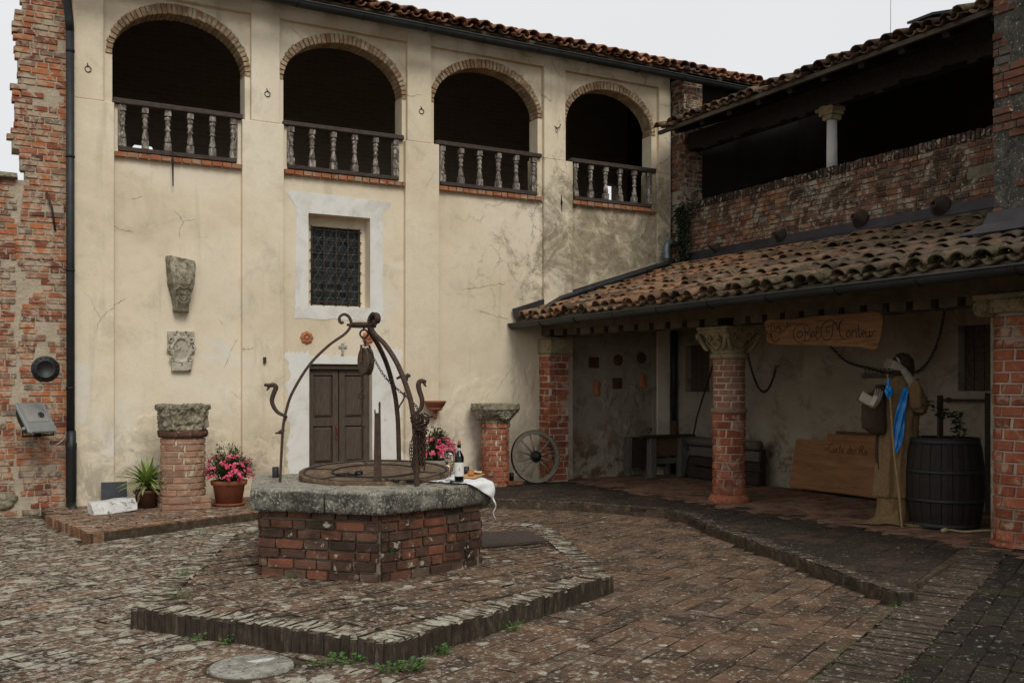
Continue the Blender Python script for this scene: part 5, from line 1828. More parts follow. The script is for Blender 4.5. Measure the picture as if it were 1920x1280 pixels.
# flashing along the parapet wall
mb = MB()
vs = []
for y in (5.92, 13.3):
    vs += [(10.49, y, 3.81), (10.47, y, 3.81), (10.42, y, 3.68), (10.22, y, 3.60), (10.22, y, 3.58), (10.49, y, 3.6)]
mb.add(vs, [(0, 1, 7, 6), (1, 2, 8, 7), (2, 3, 9, 8), (3, 4, 10, 9), (4, 5, 11, 10), (0, 5, 4, 3, 2, 1), (6, 7, 8, 9, 10, 11)])
mb.build('wall_flashing', 'flashing', lroof)
mb = MB(); mb.add([(8.40, 5.94, 3.22), (8.40, 3, 3.22), (8.34, 5.96, 3.10), (8.34, 3, 3.10), (8.20, 6.10, 3.00), (8.18, 3, 2.99)], [(0, 1, 3, 2), (2, 3, 5, 4)])
so = mb.build('tower_flashing', 'flashing', lroof); sm = so.modifiers.new('solid', 'SOLIDIFY'); sm.thickness = .012

# round clay vents along the roof-wall joint
def vent(y, z, r, label):
    mb = MB()
    m = Matrix.Translation((WX - .035, y, z)) @ Matrix.Rotation(-PI / 2 + RAD(8), 4, 'Y')
    mb.lathe([(r, 0), (r * 1.0, .02), (r * .82, .03), (r * .80, .05), (r * .62, .06), (r * .60, .08), (r * .42, .09), (r * .36, .15), (r * .26, .155), (r * .22, .06), (.001, .055)], n=28, m=m)
    tag(mb.build('clay_vent', 'clay_dark'), label, 'vent', 'stepped clay vents on the parapet wall')
vent(12.2, 3.785, .075, 'smallest stepped clay vent, at the chapel end of the flashing')
vent(10.78, 3.80, .10, 'second stepped clay vent from the chapel above the portico roof')
vent(9.30, 3.83, .125, 'third stepped clay vent from the chapel, below the gallery column')
vent(8.05, 3.80, .135, 'largest stepped clay vent on the parapet wall, next to the tower wall')

# corner downpipe with elbow, and the pipe lying on the roof
cp_ = thing('corner_downpipe', 'copper coloured pipe elbow in the corner above the portico roof', 'pipe', (10.3, 13.2, 3.8))
MB().tube(smooth_path([(10.36, 13.22, 3.98), (10.28, 13.15, 4.0), (10.16, 13.1, 3.95), (10.13, 13.08, 3.82), (10.13, 13.06, 3.66)], 5), .052, 12).build('elbow', 'copper_pipe', cp_)
MB().torus((10.13, 13.06, 3.70), .056, .012, (0, 0, 1), 16, 6).build('collar', 'terracotta_dark', cp_)
dn = thing('roof_pipe', 'dark drainpipe lying down the slope of the portico tiles to the gutter', 'pipe', (9, 12.9, 3.3))
pp = [(10.22, 13.0, 3.66), (10.05, 12.98, lz(10.05) + .20), (9.0, 12.87, lz(9.0) + .20), (7.85, 12.74, lz(7.85) + .20), (7.62, 12.71, lz(7.62) + .15), (7.52, 12.70, lz(7.52) + .05)]
MB().tube(pp, .042, 12).build('pipe', 'gutter_metal', dn)
for t in (9.6, 8.5): MB().torus((t, 12.74 + (t - 7.85) * .112, lz(t) + .20), .046, .008, (1, .1, .33), 14, 6).build('joint_ring', 'iron_dark', dn)
tag(MB().tube([(10.355, 13.28, 6.6), (10.36, 13.28, 3.95)], .011, 6).build('cable', 'cable_white'), 'pale thin pipe running down the corner between chapel and gallery', 'cable')
tag(MB().tube([(13.2, 11.0, 9.5), (12.0, 10.1, 7.3), (11.4, 9.6, 6.2)], .006, 5).build('antenna_wire', 'cable_white'), 'thin stay wire rising into the sky above the gallery roof', 'wire')
# pipe in the inner corner of the portico
cd = thing('inner_drainpipe', 'brown drainpipe in the dark inner corner of the portico', 'drainpipe', (10.41, 13.2, 1))
MB().tube([(10.41, 13.24, .12), (10.41, 13.24, 1.0)], .055, 12).build('lower_pipe', 'terracotta_dark', cd)
MB().tube([(10.41, 13.24, 1.0), (10.41, 13.24, 2.75)], .045, 12).build('upper_pipe', 'gutter_metal', cd)

# ------------------------------------------------------------------ the well
WCX, WCY = 2.91, 7.82
well = thing('well', 'hexagonal brick well with a thick lichen spotted stone rim', 'well', (WCX, WCY, HZ))
def hexpt(k, r): return (WCX + r * math.cos(RAD(15 + 60 * k)), WCY + r * math.sin(RAD(15 + 60 * k)))
mb = MB(); mb.prism([hexpt(k, .985) for k in range(6)], HZ - .05, .66)
mb.build('core', 'mortar_well', well)
items = []
for k in range(6):
    a, b = Vector(hexpt(k, 1.0)), Vector(hexpt(k + 1, 1.0))
    L = (b - a).length
    items += courses(.01, L - .01, HZ - .01, .655, .0745, (.15, .25), place_line(a, b), .014, .14, .016, wob=.004, vj=.007)
lay(well, items, 'brick_well')
# rim slabs, each holding one corner; joints part way along the sides
for k in range(6):
    f = .57
    def sidept(j, r, f): 
        a, b = Vector(hexpt(j, r)), Vector(hexpt(j + 1, r)); return a.lerp(b, f)
    out = [sidept(k - 1, 1.09, f + .006), Vector(hexpt(k, 1.09)), sidept(k, 1.09, f - .006)]
    a0 = math.atan2(out[2].y - WCY, out[2].x - WCX); a1 = math.atan2(out[0].y - WCY, out[0].x - WCX)
    if a1 > a0: a1 -= 2 * PI
    inn = [Vector((WCX + .55 * math.cos(a0 + (a1 - a0) * t / 6), WCY + .55 * math.sin(a0 + (a1 - a0) * t / 6))) for t in range(7)]
    dense = []
    for p, q in ((out[0], out[1]), (out[1], out[2])):
        n_ = 7
        dense += [p.lerp(q, i / n_) for i in range(n_)]
    dense.append(out[2])
    # strips between the inner arc and the outer edge: a gridded slab so that the relief has something to bend
    m_ = len(dense); rows = 6
    vs, fs = [], []
    for zi, z in enumerate((.640, .70, .76, .812)):
        for i in range(m_):
            t = i / (m_ - 1)
            ia = a1 + (a0 - a1) * t
            ip = Vector((WCX + .55 * math.cos(ia), WCY + .55 * math.sin(ia)))
            for j in range(rows + 1):
                p = ip.lerp(dense[i], j / rows)
                rr = 1
                if j == rows:
                    p = ip.lerp(dense[i], 1 - (.018 if zi in (0, 3) else 0))
                zz = z - (.006 if (j == rows and zi == 3) else 0) + (.004 if (j == rows and zi == 0) else 0)
                e = (i == 0 or i == m_ - 1)
                vs.append((p.x, p.y, zz - (.008 if e and zi == 3 else 0)))
    R1 = rows + 1; S = m_ * R1
    for i in range(m_ - 1):
        for j in range(rows):
            q = i * R1 + j
            fs.append((q, q + 1, q + R1 + 1, q + R1))
            q += 3 * S
            fs.append((q, q + R1, q + R1 + 1, q + 1))
        for zi in range(3):
            for j, flip in ((0, True), (rows, False)):
                q = zi * S + i * R1 + j
                f_ = (q, q + S, q + S + R1, q + R1)
                fs.append(f_ if not flip else f_[::-1])
    for zi in range(3):
        for j in range(rows):
            for i, flip in ((0, False), (m_ - 1, True)):
                q = zi * S + i * R1 + j
                f_ = (q, q + S, q + S + 1, q + 1)
                fs.append(f_ if not flip else f_[::-1])
    o = MB().add(vs, fs, True).build('rim_slab', 'stone_cap', well)
    displace(o, .16, .016, 1)
    d2 = o.modifiers.new('fine', 'DISPLACE'); 
    t2 = _disp.get('fine') or bpy.data.textures.new('fine', 'CLOUDS'); t2.noise_scale = .035; _disp['fine'] = t2
    d2.texture = t2; d2.strength = .009; d2.texture_coords = 'GLOBAL'
MB().lathe([(.56, .70), (.56, .80)], (WCX, WCY, 0), 40).build('shaft_lining', 'iron_dark', well)
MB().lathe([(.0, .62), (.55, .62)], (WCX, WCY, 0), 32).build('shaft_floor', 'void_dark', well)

# iron lid, slightly tipped, with raised rings, ribs and a chained handle
lid = thing('well_cover', 'round rusty iron lid with raised rings lying on the stone well rim', 'lid', (3.0, 7.9, .85))
axis = Vector((.8763, -.4818, 0))
mL = Matrix.Translation((3.0, 7.86, .868)) @ Matrix.Rotation(RAD(3.6), 4, axis)
MB().lathe([(.0, -.012), (.60, -.012), (.625, -.02), (.632, -.055), (.640, -.055), (.642, .008), (.632, .014), (.60, .004), (.0, .0)], n=56, m=mL).build('plate', 'lid_rust', lid)
for r in (.365, .60):
    MB().torus((0, 0, .004), r, .011, (0, 0, 1), 56, 6, mL).build('raised_ring', 'iron_dark', lid)
for k in range(6):
    a = RAD(20 + 60 * k)
    MB().tube([(.375 * math.cos(a), .375 * math.sin(a), .004), (.595 * math.cos(a), .595 * math.sin(a), .004)], .008, 5, m=mL).build('rib', 'iron_dark', lid)
for k in range(30):
    a = 2 * PI * k / 30
    if k % 2 == 0:
        MB().sphere((.619 * math.cos(a), .619 * math.sin(a), .010), .008, 6, mL).build('rivet', 'iron_rust', lid)
# chain in a ring round the handle
def chain(mb, pts, pitch=.024, r=.0035, w=.0085, L=.016, jitter=.1):
    P = [Vector(p) for p in pts]
    seg = []
    acc = 0
    cum = [0]
    for a, b in zip(P, P[1:]): cum.append(cum[-1] + (b - a).length)
    s = 0; k = 0; i = 0
    while s < cum[-1]:
        while i < len(P) - 2 and cum[i + 1] < s: i += 1
        t = (s - cum[i]) / max(1e-6, cum[i + 1] - cum[i])
        c = P[i].lerp(P[i + 1], t); d = (P[i + 1] - P[i]).normalized()
        q = d.to_track_quat('X', 'Z').to_matrix().to_4x4()
        m = Matrix.Translation(c) @ q @ Matrix.Rotation((PI / 2 if k % 2 else 0) + R.uniform(-jitter, jitter), 4, 'X')
        vs, fs = [], []
        n_, kk = 8, 4
        for u in range(n_):
            a = 2 * PI * u / n_
            cx_, cy_ = L * math.cos(a), w * math.sin(a)
            for v in range(kk):
                b = 2 * PI * v / kk
                rr = r * math.cos(b)
                vs.append((cx_ + rr * math.cos(a), cy_ + rr * math.sin(a), r * math.sin(b)))
        for u in range(n_):
            for v in range(kk):
                fs.append((u * kk + v, ((u + 1) % n_) * kk + v, ((u + 1) % n_) * kk + (v + 1) % kk, u * kk + (v + 1) % kk))
        mb.add(vs, fs, True, m)
        s += pitch; k += 1
    return mb
hd = MB()
hc_ = (-.30, -.14, 0)
hd.torus((-.28, -.16, .018), .05, .008, (.2, .1, 1), 18, 6, mL); hd.torus((-.22, -.19, .03), .028, .008, (.2, .6, 1), 14, 6, mL)
hd.build('handle', 'iron_dark', lid)
ch = MB()
chain(ch, [tuple((mL @ Vector((-.33 + .05 * math.cos(a) * 1.2, -.13 + .04 * math.sin(a), .016)))) for a in [k * .5 for k in range(10)]], .024)
ch.build('handle_chain', 'iron_dark', lid)

# ------------------------------------------------------------------ wrought iron frame
fr = thing('wellhead_ironwork', 'wrought iron frame of three bowed legs with scrolls and serpents over the well', 'iron frame', (2.88, 7.83, .81))
IC = Vector((2.88, 7.83, 0))
def strap(mb, pts, w, t, side):
    """flat bar: width w along side, thickness t"""
    pts = [Vector(p) for p in pts]
    n = len(pts); vs, fs = [], []
    side = Vector(side).normalized()
    for i, p in enumerate(pts):
        d = (pts[min(i + 1, n - 1)] - pts[max(i - 1, 0)]).normalized()
        o = d.cross(side).normalized()
        ww = w[i] if hasattr(w, '__len__') else w
        for (a, b) in ((-1, -1), (1, -1), (1, 1), (-1, 1)):
            vs.append(p + side * (a * ww / 2) + o * (b * t / 2))
    for i in range(n - 1):
        for k in range(4):
            fs.append((i * 4 + k, i * 4 + (k + 1) % 4, (i + 1) * 4 + (k + 1) % 4, (i + 1) * 4 + k))
    fs += [(0, 3, 2, 1), ((n - 1) * 4, (n - 1) * 4 + 1, (n - 1) * 4 + 2, (n - 1) * 4 + 3)]
    mb.add(vs, fs, False)
    return mb
prof = [(.685, .80), (.672, 1.05), (.66, 1.25), (.635, 1.39), (.585, 1.54), (.45, 1.765), (.29, 1.93), (.155, 2.03), (.105, 2.105), (.118, 2.165), (.155, 2.192), (.192, 2.178), (.202, 2.145), (.185, 2.120), (.168, 2.128)]
DIRS = [(Vector((-.971, .237, 0)), 1.0), (Vector((.19, -.98, 0)), 1.16), (Vector((.742, .665, 0)), 1.0)]
for d, k in DIRS:
    side = Vector((-d.y, d.x, 0))
    pts = [IC + d * (r * (k if r > .25 else 1 + (k - 1) * max(0, (r - .1) / .15))) + Vector((0, 0, z)) for r, z in prof]
    sp = smooth_path(pts, 5)
    w_ = [.036 if i < len(sp) * .6 else .036 + .016 * (i / len(sp) - .6) / .4 for i in range(len(sp))]
    lg = bevel(strap(MB(), sp, w_, .022, side).build('leg', 'iron_rust', fr), .004, 1)
    MB().box(tuple(IC + d * (.115) + Vector((0, 0, 2.105))), (.04, .04, .02)).build('bolt', 'iron_rust', lg)
mb = MB()
mb.lathe([(.098, 2.085), (.105, 2.085), (.105, 2.125), (.098, 2.125), (.098, 2.085)], (IC.x, IC.y, 0), 28)
strap(mb, [(IC.x - .1, IC.y, 2.10), (IC.x + .1, IC.y, 2.10)], .03, .012, (0, 1, 0))
mb.build('top_ring', 'iron_rust', fr)
def serpent(pts, jaw, rad, name='serpent', eye=None):
    mb = MB()
    sp = smooth_path(pts, 5)
    n = len(sp)
    mb.tube(sp, [rad * (.55 + .9 * math.sin(PI * min(1, (i / n) * .9 + .05)) ** .7) for i in range(n)], 8)
    h = Vector(pts[-2]); t = Vector(pts[-1])
    mb.tube([h.lerp(t, -.3), h.lerp(t, .2), t], [rad * 1.1, rad * 1.25, rad * .35], 7)
    mb.tube([h.lerp(t, .0), Vector(jaw[0]).lerp(Vector(jaw[1]), .5), Vector(jaw[1])], [rad * .9, rad * .7, rad * .3], 6)
    hz = h + Vector((0, 0, rad * 1.4))
    mb.tube([h, hz + (h - t) * .35], [rad * .5, rad * .15], 5)
    return mb.build(name, 'iron_rust', fr)
serpent([(2.262, 7.962, 1.341), (2.192, 8.004, 1.385), (2.157, 8.023, 1.464), (2.169, 8.017, 1.53), (2.186, 8.007, 1.582), (2.165, 8.019, 1.602), (2.138, 8.034, 1.598), (2.103, 8.053, 1.604)],
        [(2.142, 8.032, 1.591), (2.119, 8.044, 1.556)], .014)
mb = MB(); mb.tube(smooth_path([(2.262, 7.962, 1.345), (2.25, 7.972, 1.31), (2.238, 7.979, 1.271), (2.238, 7.979, 1.231), (2.211, 7.994, 1.212), (2.18, 8.01, 1.205)], 4), [.010] * 12 + [.014, .018, .02, .018, .016, .010, .008, .008, .006], 7)
mb.build('serpent_tail', 'iron_rust', fr)
serpent([(3.01, 7.121, 1.36), (3.077, 7.096, 1.407), (3.092, 7.09, 1.483), (3.074, 7.099, 1.554), (3.066, 7.102, 1.6), (3.075, 7.097, 1.629), (3.097, 7.084, 1.633), (3.119, 7.072, 1.625)],
        [(3.097, 7.084, 1.625), (3.119, 7.072, 1.587)], .014)
serpent([(3.32, 8.18, 1.66), (3.356, 8.14, 1.681), (3.381, 8.126, 1.676), (3.402, 8.115, 1.69), (3.419, 8.105, 1.676)], [(3.39, 8.122, 1.671), (3.402, 8.115, 1.638)], .012)
MB().tube(smooth_path([(3.36, 8.22, 1.40), (3.378, 8.242, 1.422), (3.407, 8.226, 1.475), (3.416, 8.221, 1.537)], 4), .008, 6).build('brace', 'iron_rust', fr)
# upright notched bar
mb = MB()
bx = Vector((2.81, 7.322, 0)); sd_ = (.8763, -.4818, 0)
strap(mb, [bx + Vector((0, 0, z)) for z in (.80, 1.0, 1.2, 1.38)], [.062, .056, .05, .046], .022, sd_)
strap(mb, [bx + Vector((-.018, .01, z)) for z in (1.38, 1.41)], [.012, .004], .02, sd_)
strap(mb, [bx + Vector(sd_) * .016 + Vector((0, 0, z)) for z in (1.38, 1.42, 1.455, 1.47)], [.014, .013, .016, .006], .02, sd_)
mb.build('notched_bar', 'iron_rust', fr)
MB().torus((2.81, 7.322, .83), .05, .009, (0, .1, 1), 18, 6).build('collar', 'iron_dark', fr)
mb = MB()
r_ = random.Random(3)
for k in range(3):
    chain(mb, smooth_path([(2.86 + r_.uniform(-.02, .02), 7.30 + r_.uniform(-.03, .03), .84), (2.93, 7.24 + r_.uniform(-.03, .03), .845), (3.0, 7.22 + r_.uniform(-.03, .05), .84), (3.08 + .02 * k, 7.16, .842)], 5), .024, jitter=.6)
mb.build('loose_chain', 'iron_dark', fr)

# pulley hanging from the ring
pu = thing('pulley', 'dark old well pulley hanging on an iron hook from the frame', 'pulley', (2.89, 7.82, 1.8))
mb = MB()
mb.tube([(2.882, 7.83, 2.11), (2.882, 7.83, 2.065)], .008, 6)
mb.torus((2.884, 7.829, 2.032), .034, .008, (.48, .87, 0), 18, 6)
mb.tube(smooth_path([(2.886, 7.828, 2.0), (2.889, 7.826, 1.975), (2.893, 7.824, 1.95), (2.893, 7.824, 1.925)], 3), [.008] * 4 + [.012] * 3 + [.009] * 3, 6)
mb.build('hook', 'iron_rust', pu)
pn = (Vector((.8763, -.4818, 0)) * -.86 + Vector((.4818, .8763, 0)) * -.5).normalized()
q = pn.to_track_quat('Z', 'Y').to_matrix().to_4x4()
mP = Matrix.Translation((2.897, 7.822, 1.80)) @ q
MB().lathe([(.0, -.028), (.10, -.028), (.116, -.03), (.118, -.018), (.098, -.004), (.098, .004), (.118, .018), (.116, .03), (.10, .028), (.03, .03), (.0, .034)], n=32, m=mP).build('wheel', 'wood_beam', pu)
mb = MB()
sdd = Vector((0, 0, 1)).cross(pn).normalized()
for s_ in (-1, 1):
    strap(mb, [Vector((2.897, 7.822, 1.79)) + pn * (s_ * .042), Vector((2.897, 7.822, 1.90)) + pn * (s_ * .042), Vector((2.893, 7.824, 1.932)) + pn * (s_ * .036)], .03, .008, sdd)
strap(mb, [Vector((2.893, 7.824, 1.934)) + pn * -.042, Vector((2.893, 7.824, 1.934)) + pn * .042], .03, .008, sdd)
mb.tube([Vector((2.897, 7.822, 1.80)) + pn * -.055, Vector((2.897, 7.822, 1.80)) + pn * .055], .012, 8)
mb.build('fork', 'iron_rust_red', pu)
wc = thing('well_chain', 'rusty chain running from the pulley to a thick bundle on the front leg', 'chain', (3.1, 7.3, 1.4))
chain(MB(), smooth_path([(2.88, 7.72, 1.90), (2.90, 7.64, 1.82), (2.93, 7.53, 1.70), (2.985, 7.435, 1.60), (3.057, 7.30, 1.50), (3.09, 7.18, 1.42), (3.07, 7.12, 1.36)], 5), .030, .0036, .010, .019).build('running_chain', 'iron_dark', wc)
mb = MB()
r_ = random.Random(8)
fx, fy = 3.055, 7.045
for k in range(13):
    a = r_.uniform(0, 2 * PI)
    rr = r_.uniform(.012, .055)
    ox, oy = fx + rr * math.cos(a) * 1.0, fy + rr * math.sin(a)
    zb = r_.uniform(.90, 1.10)
    zt = r_.uniform(1.28, 1.37)
    ox2, oy2 = ox + r_.uniform(-.03, .03), oy + r_.uniform(-.03, .03)
    chain(mb, smooth_path([(fx + (ox - fx) * .6, fy + (oy - fy) * .6, zt), (ox, oy, zt - .12), (ox + .006, oy, (zt + zb) / 2), ((ox + ox2) / 2, (oy + oy2) / 2, zb), (ox2, oy2, zb + .15), (fx + (ox2 - fx) * .5, fy + (oy2 - fy) * .5, zt - .05)], 5), .026, .0036, .009, .016, .5)
for k in range(7):
    zc = 1.24 + .02 * k
    chain(mb, [(fx + (.05 + .004 * k) * math.cos(a), fy + .05 * math.sin(a), zc + .02 * math.sin(a * 2 + k)) for a in [j * .35 + k for j in range(19)]], .026, .0036, .009, .016, .5)
mb.build('chain_bundle', 'iron_rust', wc, kind='stuff')
hk = thing('hanging_hook', 'short chain with an iron ring and hook hanging from the pulley before the door', 'hook', (2.85, 7.79, 1.5))
mb = MB()
chain(mb, [(2.852, 7.789, 1.70), (2.848, 7.791, 1.54)], .024)
mb.torus((2.845, 7.794, 1.511), .026, .006, (.48, .87, 0), 16, 6); mb.torus((2.845, 7.794, 1.511), .012, .004, (.48, .87, 0), 12, 5)
mb.tube(smooth_path([(2.845, 7.794, 1.485), (2.852, 7.789, 1.386), (2.85, 7.79, 1.30), (2.848, 7.791, 1.266), (2.86, 7.785, 1.245), (2.876, 7.776, 1.262)], 4), .006, 6)
mb.build('ring_and_hook', 'iron_rust', hk)
# spare leg end seen beside the chain bundle
tag(MB().tube(smooth_path([(3.17, 7.03, 1.10), (3.195, 7.02, 1.20), (3.185, 7.02, 1.235), (3.155, 7.03, 1.215)], 4), .007, 6).build('iron_hook', 'iron_rust'), 'small curved iron hook sticking out of the chain bundle above the red flowers', 'hook')

# ------------------------------------------------------------------ things on the rim
TOPZ_ = .818
HEXCAP = [hexpt(k, 1.085) for k in range(6)]
def hex_out(x, y):
    """distance outside the rim and the nearest rim point"""
    if inside(HEXCAP, x, y): return 0, None
    best = (1e9, None)
    for i in range(6):
        a, b = Vector(HEXCAP[i]), Vector(HEXCAP[(i + 1) % 6]); ab = b - a
        t = max(0, min(1, (Vector((x, y)) - a).dot(ab) / ab.length_squared)); p = a + ab * t
        d = (p - Vector((x, y))).length
        if d < best[0]: best = (d, p)
    return best
mb = MB(); n = 36
A_, B_, C_, D_ = Vector((3.16, 7.34)), Vector((3.44, 6.97)), Vector((3.93, 6.86)), Vector((3.66, 7.72))
vs, fs = [], []
for j in range(n + 1):
    for i in range(n + 1):
        u, v = i / n, j / n
        p = (A_ * (1 - u) + B_ * u) * (1 - v) + (D_ * (1 - u) + C_ * u) * v
        p = p + Vector((mnoise.noise(Vector((p.x * 6, p.y * 6, 1))), mnoise.noise(Vector((p.x * 6, p.y * 6, 7))))) * .018
        d, e = hex_out(p.x, p.y)
        z = TOPZ_ + .006 + .010 * max(0, mnoise.noise(Vector((p.x * 13, p.y * 13, 0)))) + .004 * mnoise.noise(Vector((p.x * 40, p.y * 40, 0)))
        if d > 0:
            o = (p - e); o.normalize()
            wv = .012 + .012 * math.sin((p.x - p.y) * 34)
            z = TOPZ_ - max(0, d - .015) * 1.0 + (.0 if d < .02 else 0)
            q = e + o * (min(d, .022) + wv * min(1, d * 8))
            vs.append((q.x, q.y, z))
        else:
            vs.append((p.x, p.y, z))
for j in range(n):
    for i in range(n):
        q = j * (n + 1) + i
        fs.append((q, q + 1, q + n + 2, q + n + 1))
cl = mb.add(vs, fs, True).build('napkin', 'cloth_white')
s_ = cl.modifiers.new('solid', 'SOLIDIFY'); s_.thickness = .003; s_.offset = 1
tag(cl, 'white cloth napkin spread on the stone rim with one corner hanging down', 'cloth')
CZ = TOPZ_ + .014
bt_ = thing('wine_bottle', 'dark wine bottle with a white label standing on the white cloth', 'bottle', (3.40, 7.06, CZ))
MB().lathe([(.0, .004), (.034, .0), (.0375, .008), (.0375, .19), (.035, .205), (.024, .225), (.0155, .24), (.0145, .27), (.0145, .285), (.016, .286), (.016, .297), (.0, .297)], (3.40, 7.06, CZ), 28).build('glass', 'glass_bottle', bt_)
MB().lathe([(.0, .012), (.034, .012), (.034, .15), (.0, .15)], (3.40, 7.06, CZ), 20).build('wine', 'void_dark', bt_)
MB().lathe([(.0382, .045), (.0382, .155)], (3.40, 7.06, CZ), 28, a0=RAD(170), a1=RAD(330)).build('label', 'label_white', bt_)
mb = MB()
for (a, z, w, h) in ((248, .095, 7, .004), (250, .11, 9, .004), (252, .10, 3, .03), (246, .10, 3, .022)):
    mb.lathe([(.0386, z - h / 2), (.0386, z + h / 2)], (3.40, 7.06, CZ), 4, a0=RAD(a - w), a1=RAD(a + w))
mb.build('label_emblem', 'label_mark', bt_)
MB().lathe([(.0155, .24), (.0152, .268)], (3.40, 7.06, CZ), 20).build('capsule', 'capsule', bt_)
MB().lathe([(.0, .286), (.0125, .286), (.0115, .316), (.0135, .320), (.012, .33), (.0, .332)], (3.40, 7.06, CZ), 16).build('cork', 'cork', bt_)
gl = thing('wine_glass', 'stemmed glass of pale wine standing left of the bottle', 'wine glass', (3.36, 7.19, CZ))
gx_, gy_ = 3.365, 7.17
MB().lathe([(.0, .0), (.034, .001), (.034, .003), (.006, .007), (.0035, .02), (.0035, .10), (.008, .112), (.030, .135), (.0375, .16), (.036, .20), (.031, .24), (.0302, .24), (.0352, .20), (.0367, .16), (.0292, .1365), (.0, .118)], (gx_, gy_, CZ), 28).build('glass', 'glass_clear', gl)
MB().lathe([(.0, .1185), (.0285, .1372), (.0355, .157), (.0, .1575)], (gx_, gy_, CZ), 24).build('wine', 'wine_white', gl)
bd = thing('bread_board', 'small light wooden board with bread behind the bottle', 'bread board', (3.66, 7.36, CZ))
mB_ = Matrix.Translation((3.66, 7.36, CZ + .010)) @ rot_z(RAD(48))
MB().box((0, 0, 0), (.30, .15, .016), mB_, 0, .004).build('board', 'wood_bread', bd)
for (x, y, r, lab, mt) in ((-.09, -.02, .03, 'round bread roll on the wooden board nearest to the bottle', 'bread'), (.06, .02, .034, 'larger bread piece in the middle of the wooden board', 'bread')):
    o = MB().sphere((x, y, .008 + r * .5), r, 12, mB_, (1.25, .9, .6)).build('bread_roll', mt)
    displace(o, .03, .006, 0)
    tag(o, lab, 'bread')
mb = MB()
for j in range(6):
    for i in range(6): pass
vs = [(-.02 + .13 * i / 8, -.06 + .1 * j / 5, .014 + .008 * math.sin(i * 1.3 + j)) for j in range(6) for i in range(9)]
mb.add(vs, [(j * 9 + i, j * 9 + i + 1, j * 9 + i + 10, j * 9 + i + 9) for j in range(5) for i in range(8)], True, mB_ @ Matrix.Translation((.04, 0, .01)))
tag(mb.build('paper_sheet', 'cheese'), 'crumpled pale paper lying on the wooden bread board', 'paper')
cs_ = thing('corkscrew', 'dark corkscrew lying on the white cloth in front of the glass', 'corkscrew', (3.33, 7.03, CZ))
MB().box((0, 0, 0), (.055, .012, .012), Matrix.Translation((3.335, 7.035, CZ + .006)) @ rot_z(RAD(-38)), 0, .003).build('handle', 'dark_plastic', cs_)
MB().tube([(3.31 - .012 * k, 7.06 + .007 * k + .004 * math.sin(k * 1.6), CZ + .007 + .004 * math.cos(k * 1.6)) for k in range(9)], .0018, 5).build('screw', 'reflector', cs_)
tag(MB().lathe([(.0, 0), (.022, 0), (.024, .085), (.021, .085), (.019, .006), (.0, .006)], (3.76, 7.66, TOPZ_ - .01), 20).build('dark_cup', 'black_metal'), 'small black cup at the back of the rim behind the bottle', 'cup')
tag(MB().lathe([(.0, 0), (.026, 0), (.028, .01), (.028, .095), (.022, .1), (.0, .1)], (2.27, 8.33, TOPZ_ - .015), 20).build('black_lamp', 'black_metal'), 'small black cylinder standing on the far left corner of the rim', 'lamp')
tag(MB().lathe([(.0, 0), (.07, .0), (.11, .012), (.112, .016), (.07, .006), (.0, .006)], (2.70, 8.60, TOPZ_ - .003), 28).build('plate', 'stone_white'), 'flat white plate on the far side of the rim before the door', 'plate')
tag(MB().tube(smooth_path([(3.10, 7.02, TOPZ_ + .01), (3.18, 7.06, TOPZ_ + .012), (3.25, 7.05, TOPZ_ + .008), (3.30, 7.0, TOPZ_ + .004)], 4), .005, 5).build('twig', 'stem'), 'short dry twig on the front rim beside the cloth', 'twig')

# ------------------------------------------------------------------ pedestals, pots and plants along the facade
p1 = thing('pedestal', 'round brick pedestal with a rough carved capital between the spiky plant and the pink flowers', 'pedestal', (2.26, 12.52, WZ))
px_, py_ = 2.27, 12.55
MB().lathe([(.25, WZ), (.25, 1.0)], (px_, py_, 0), 20).build('core', 'mortar_col', p1)
mb = MB(); mb.box((px_, py_, WZ + .07), (.52, .52, .15)); b0 = mb.build('plinth_core', 'mortar_col', p1)
it = []
for j in range(2):
    for (a, b) in (((px_ - .28, py_ - .28), (px_ + .28, py_ - .28)), ((px_ + .28, py_ - .28), (px_ + .28, py_ + .28)), ((px_ - .28, py_ + .28), (px_ - .28, py_ - .28))):
        it += courses(0, .56, WZ - .005 + j * .078, WZ + .073 + j * .078, .078, (.2, .27), place_line(a, b), .012, .12, .0)
lay(p1, it, 'brick_tan', rest='plinth_bricks')
round_bricks(p1, px_, py_, .268, WZ + .155, .955, .080, 6, 'brick_tan', .010)
mb = MB(); mb.lathe([(.24, .955), (.285, .965), (.30, 1.0), (.295, 1.045), (.27, 1.06), (.0, 1.06)], (px_, py_, 0), 28, wob=.015); mb.build('moulding', 'brick_well', p1)
mb = MB()
n = 48; vs, fs = [], []
lv = [(0, .25), (.03, .255), (.08, .262), (.16, .270), (.22, .276), (.25, .280), (.262, .288), (.30, .292)]
for (h, r) in lv:
    for k in range(n):
        a = 2 * PI * k / n
        sq = r / max(abs(math.cos(a)), abs(math.sin(a)))
        rr = min(sq, r * 1.22)
        vs.append((px_ + rr * math.cos(a) * .98, py_ + rr * math.sin(a) * .98, 1.055 + h))
for i in range(len(lv) - 1):
    for k in range(n): fs.append((i * n + k, i * n + (k + 1) % n, (i + 1) * n + (k + 1) % n, (i + 1) * n + k))
fs.append(tuple((len(lv) - 1) * n + k for k in range(n)))
mb.add(vs, fs, True)
cp1 = mb.build('carved_capital', 'stone_lichen', p1)
displace(cp1, .06, .10, 2); displace(cp1, .025, .035, 0)

